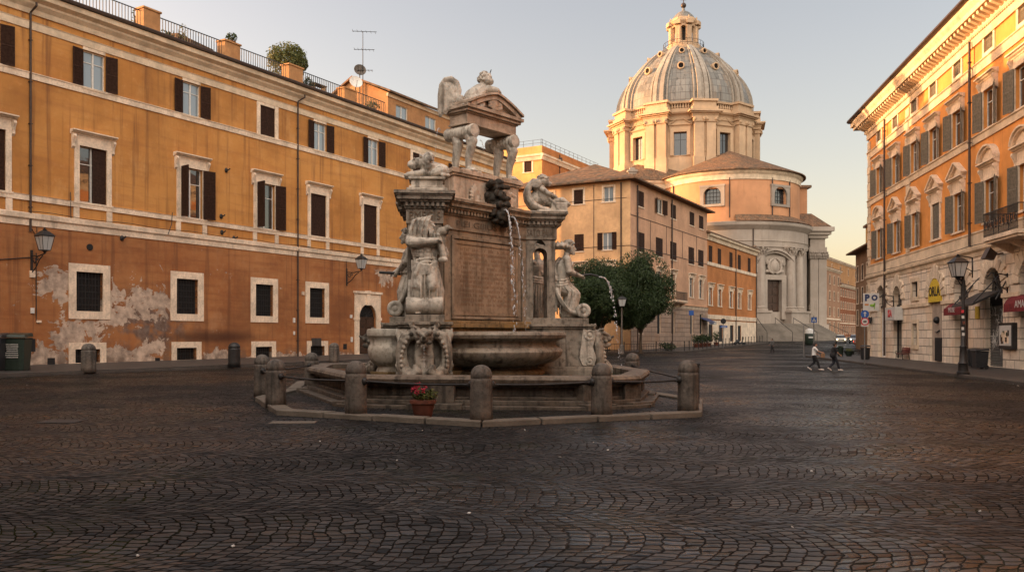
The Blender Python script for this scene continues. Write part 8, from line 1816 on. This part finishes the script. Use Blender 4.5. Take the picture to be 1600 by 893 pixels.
# ------------------------------------------------------------------ cars
ST['tyre'] = plain("tyre_rubber", (.015, .015, .015), .8); ST['rim'] = plain("alloy_rim", (.25, .25, .25), .35, .8)
ST['headlight'] = glow("lit_headlight", (1, .80, .50), 3.5); ST['taillight'] = glow("lit_tail_light", (1, .06, .03), 2.0); ST['plate'] = plain("number_plate", (.5, .5, .46), .5, var=.05)
def car(px, d, rz, body, lab, rear=False):
    X = ray(px)*d; root = empty("parked_car" if False else "car", (X, d, rise(d)), rz, lab, "car", "cars at the mouth of the far street")
    t = NT("car_paint", .28, .6); t.set(Base_Color=body, Coat_Weight=.6); mat = t.m
    # length along Y (front at -Y)
    S = [(-2.05, .42, .66, .74), (-1.98, .30, .80, .84), (-1.2, .24, .96, .88), (-.85, .24, 1.0, .89), (.0, .24, 1.02, .90), (1.2, .24, 1.02, .89), (1.85, .30, .98, .86), (2.05, .45, .85, .76)]
    mb = MB(); mb.rings([[(-w*.94, y, z0), (w*.94, y, z0), (w, y, z0+.22), (w*.98, y, z1-.16), (w*.88, y, z1), (-w*.88, y, z1), (-w*.98, y, z1-.16), (-w, y, z0+.22)] for y, z0, z1, w in S]); mb.build("body", mat, root, smooth='auto')
    mb = MB(); C = [(-.95, .98, .80), (-.30, 1.40, .66), (.25, 1.48, .64), (1.0, 1.42, .64), (1.75, 1.0, .76)]
    mb.rings([[(-w*1.0, y, .9), (w, y, .9), (w*(1-.10*(z-.98)), y, z-.05), (w*.8, y, z), (-w*.8, y, z), (-w*(1-.10*(z-.98)), y, z-.05)] for y, z, w in C]); mb.build("cabin", ST['glass'], root, smooth='auto')
    mb = MB(); mb.rings([[(-w*.84, y, z), (w*.84, y, z), (w*.8, y, z+.05), (-w*.8, y, z+.05)] for y, z, w in ((-.32, 1.385, .66), (.25, 1.465, .64), (1.02, 1.405, .64))]); mb.build("roof", mat, root)
    for sx in (-1, 1):
        for y in (-1.28, 1.30):
            mb = MB(); mb.lathe([(.001, -.10), (.30, -.10), (.32, -.05), (.32, .05), (.30, .10), (.001, .10)], 18); mb.xf(Matrix.Translation((sx*.78, y, .32)) @ Matrix.Rotation(R(90), 4, 'Y')); w = mb.build("wheel", ST['tyre'], root); mb = MB(); mb.lathe([(.001, -.115), (.2, -.115), (.2, .115), (.001, .115)], 14); mb.xf(Matrix.Translation((sx*.78, y, .32)) @ Matrix.Rotation(R(90), 4, 'Y')); mb.build("rim", ST['rim'], w)
        mb = MB(); mb.ball((sx*.62, -1.98, .68), (.15, .09, .085), 10, 6); mb.build("headlight", ST['headlight'], root, smooth=True); mb = MB(); mb.ball((sx*.64, 1.98, .78), (.14, .10, .09), 10, 6); mb.build("tail_light", ST['taillight'], root, smooth=True)
        mb = MB(); mb.ball((sx*.98, -.72, 1.0), (.11, .06, .08), 8, 5); mb.build("mirror", mat, root, smooth=True)
    mb = MB(); mb.box(-.5, .5, -2.075, -1.95, .52, .64); mb.build("grille", ST['black'], root); mb = MB(); mb.box(-.26, .26, -2.10, -2.06, .42, .52); mb.build("number_plate", ST['plate'], root); mb = MB(); mb.box(-.26, .26, 2.04, 2.08, .58, .70); mb.build("number_plate", ST['plate'], root)
car(1313, 149, R(-17), (.42, .36, .27), "cream car with both headlights lit, nearest the church steps"); car(1335, 150, R(-20), (.10, .10, .105), "dark grey car with lit headlights beside the cream car"); car(1357, 128, R(100), (.30, .05, .035), "red car crossing behind the sign post at the palace corner")
# dark scooter before the orange palace
d = 134; root = empty("scooter", (ray(1155)*d, d, rise(d)), R(15), "dark parked scooter in front of the orange palace", "scooter"); mb = MB(); mb.chain([(-.75, 0, .38), (-.35, 0, .62), (.1, 0, .34), (.42, 0, .40), (.62, 0, .95)], [.20, .22, .13, .12, .08], 8); mb.ball((-.3, 0, .82), (.42, .15, .1)); mb.tube([(.58, -.35, 1.02), (.62, 0, 1.0), (.58, .35, 1.02)], .03, 6); inst("body", sculpt(mb, .03, 1, ST['bin_grey']), root)
for x in (-.72, .78): mb = MB(); mb.lathe([(.12, -.05), (.25, -.06), (.27, 0), (.25, .06), (.12, .05)], 14); mb.xf(Matrix.Translation((x, 0, .27)) @ Matrix.Rotation(R(90), 4, 'X')); mb.build("wheel", ST['tyre'], root)
mb = MB(); mb.box(.60, .66, -.22, .22, 1.02, 1.40); mb.build("windscreen", ST['glass'], root)
# ------------------------------------------------------------------ people
ST['skin'] = plain("skin", (.42, .24, .16), .6, var=.1); ST['hair'] = plain("dark_hair", (.018, .012, .009), .6); ST['cl_white'] = plain("white_shirt", (.62, .60, .57), .85, var=.06); ST['cl_black'] = plain("black_cloth", (.016, .016, .018), .85, var=.3); ST['cl_grey'] = plain("grey_jacket", (.10, .095, .09), .85, var=.2); ST['cl_dark'] = plain("dark_jeans", (.022, .024, .032), .85, var=.3); ST['shoe_w'] = plain("white_trainers", (.60, .55, .50), .6, var=.1); ST['card'] = plain("tan_bag", (.22, .12, .06), .7)
def person(px, d, zg, hgt, rz, top, trousers, shoes, lab, stride=1.0, arm=(.45, -.35), carry=None, long_hair=False, sleeves=.55):
    s = hgt/1.72; root_loc = (ray(px)*d, d, zg)
    J = dict(pel=(0, 0, .93), ch=(.03, 0, 1.30), nk=(.04, 0, 1.47), hd=(.075, 0, 1.60))
    legs = [[(0, -.085, .90), (.20*stride, -.085, .51), (.33*stride, -.085, .10), (.50*stride+.03, -.085, .045)], [(0, .085, .90), (.03, .085, .49), (-.32*stride, .085, .15+.05*stride), (-.24*stride+.06, .085, .04)]]
    arms = []
    for k, sw in ((-1, arm[0]), (1, arm[1])):
        sh = Vector((.02, k*.195, 1.40)); el = sh + Vector((math.sin(sw)*.28, k*.05, -math.cos(sw)*.28)); fw = sw + .55; w = el + Vector((math.sin(fw)*.24, -k*.02, -math.cos(fw)*.24)); arms.append((sh, el, w))
    mb = MB(); mb.ball((0, 0, .95), (.125, .16, .13)); mb.cap((.0, 0, 1.0), (.03, 0, 1.33), .125, .135); mb.ball((.03, 0, 1.34), (.12, .175, .13)); mb.cap((.04, 0, 1.42), (.06, 0, 1.54), .056, .052)
    mb.ball((.075, 0, 1.62), (.098, .078, .115)); mb.ball((.10, 0, 1.56), (.06, .055, .06)); mb.cap((.165, 0, 1.625), (.188, 0, 1.595), .014, .02, 6); mb.cap((.155, -.03, 1.555), (.155, .03, 1.555), .012, .012, 6)
    for k in (-1, 1): mb.ball((.160, k*.032, 1.63), .013, 6, 4); mb.ball((.06, k*.08, 1.61), (.025, .012, .032), 6, 4)
    for L in legs: mb.chain(L[:3], [.092, .062, .042], 9); mb.cap(L[2], L[3], .045, .035, 8)
    for sh, el, w in arms:
        mb.cap(sh, el, .056, .043, 8); mb.cap(el, w, .041, .029, 8); dv = (w-el).normalized(); sd = dv.cross(Vector((0, 1, 0))).normalized(); mb.ball(w+dv*.05, (.04, .025, .045), 8, 5)
        for f in range(4): b0 = w+dv*.08+sd*(f-1.5)*.018; mb.chain([b0, b0+dv*(.035+.006*(f in (1, 2))), b0+dv*.06+Vector((-.01, 0, -.01))], [.010, .009, .008], 6)
        mb.chain([w+dv*.03+sd*.035, w+dv*.07+sd*.055], [.012, .010], 6)
    body = inst("person", sculpt(mb, .014, 2, ST['skin']), None, root_loc, (0, 0, rz), s); tag(body, lab, "person")
    mb = MB(); mb.cap((0, 0, .97), (.03, 0, 1.34), .150, .155); mb.ball((.03, 0, 1.35), (.135, .195, .12)); mb.ball((0, 0, .98), (.15, .178, .10)); mb.cap((.035, 0, 1.42), (.04, 0, 1.455), .075, .07)
    for sh, el, w in arms:
        mb.cap(sh, sh.lerp(el, min(1, sleeves*1.2)), .078, .066, 9)
        if sleeves > .8: mb.cap(el, el.lerp(w, .85), .060, .045, 9)
    inst("shirt" if sleeves < .8 else "jacket", sculpt(mb, .016, 2, ST[top]), body)
    mb = MB(); mb.ball((0, 0, .93), (.145, .172, .12))
    for L in legs: a, b, c = map(Vector, L[:3]); mb.chain([a, b, b.lerp(c, .92)], [.112, .082, .066], 9)
    inst("trousers", sculpt(mb, .016, 2, ST[trousers]), body)
    for L in legs: mb = MB(); mb.cap(Vector(L[2])+Vector((-.02, 0, -.02)), Vector(L[3])+Vector((.02, 0, 0)), .058, .045, 9); inst("shoe", sculpt(mb, .013, 1, ST[shoes]), body)
    mb = MB(); mb.ball((.055, 0, 1.655), (.108, .09, .098)); mb.ball((.02, 0, 1.61), (.075, .085, .09))
    if long_hair: mb.chain([(.0, 0, 1.62), (-.05, 0, 1.45), (-.06, 0, 1.32)], [.085, .08, .05], 8)
    for k in range(12): mb.cap((.05+.05*math.cos(k), .05*math.sin(k), 1.72), (-.02+.08*math.cos(k*1.7), .085*math.sin(k*1.7), 1.62), .02, .018, 6)
    inst("hair", sculpt(mb, .013, 1, ST['hair']), body)
    return body, arms, s
bod, am, s = person(1272, 50.3, 0, 1.60, R(-8), 'cl_white', 'cl_black', 'shoe_w', "walking person in a white t-shirt and black trousers, holding a tan bag", 1.0, (.75, .35))
def world_of(b, v): return Matrix.LocRotScale(b.location, b.rotation_euler, b.scale) @ Vector(v)
w = world_of(bod, am[0][2]); mb = MB(); mb.rings([[(-.11, -.06, -.30), (.11, -.06, -.30), (.11, .06, -.30), (-.11, .06, -.30)], [(-.12, -.05, -.05), (.12, -.05, -.05), (.12, .05, -.05), (-.12, .05, -.05)]]); o = mb.build("hand_bag", ST['card'], None, w + Vector((0.03, 0, 0)), (0, 0, R(-8)), bevel=.015); tag(o, "tan paper bag carried by the person in the white t-shirt", "bag"); mb = MB(); mb.tube([(-.09, 0, -.05), (-.05, 0, .02), (.05, 0, .02), (.09, 0, -.05)], .008, 5); mb.build("handle", ST['card'], o)
bod, am, s = person(1303, 49.6, 0, 1.60, R(6), 'cl_black', 'cl_dark', 'shoe_w', "walking person dressed in black with pale shoes and a shoulder bag", .92, (.35, -.15), sleeves=.6, long_hair=False)
w = world_of(bod, (-.20, -.20, .98)); mb = MB(); mb.ball((0, 0, 0), (.17, .09, .17), 12, 8); o = mb.build("shoulder_bag", ST['cl_black'], None, w, (0, 0, R(6)), smooth=True); tag(o, "black shoulder bag hanging behind the person in black", "bag"); mb = MB(); mb.tube([(-.12, 0, .1), (.1, .05, .42), (.22, .12, .47), (.20, .2, .3), (.08, .05, .12)], .014, 5); mb.build("strap", ST['cl_black'], o)
g_ = gp(1207, 551); person(1207, g_.y*.985, rise(g_.y*.985), 1.66, R(200), 'cl_grey', 'cl_black', 'cl_black', "person in a grey jacket crossing the empty square before the church steps", .55, (.3, -.2), sleeves=1.0)
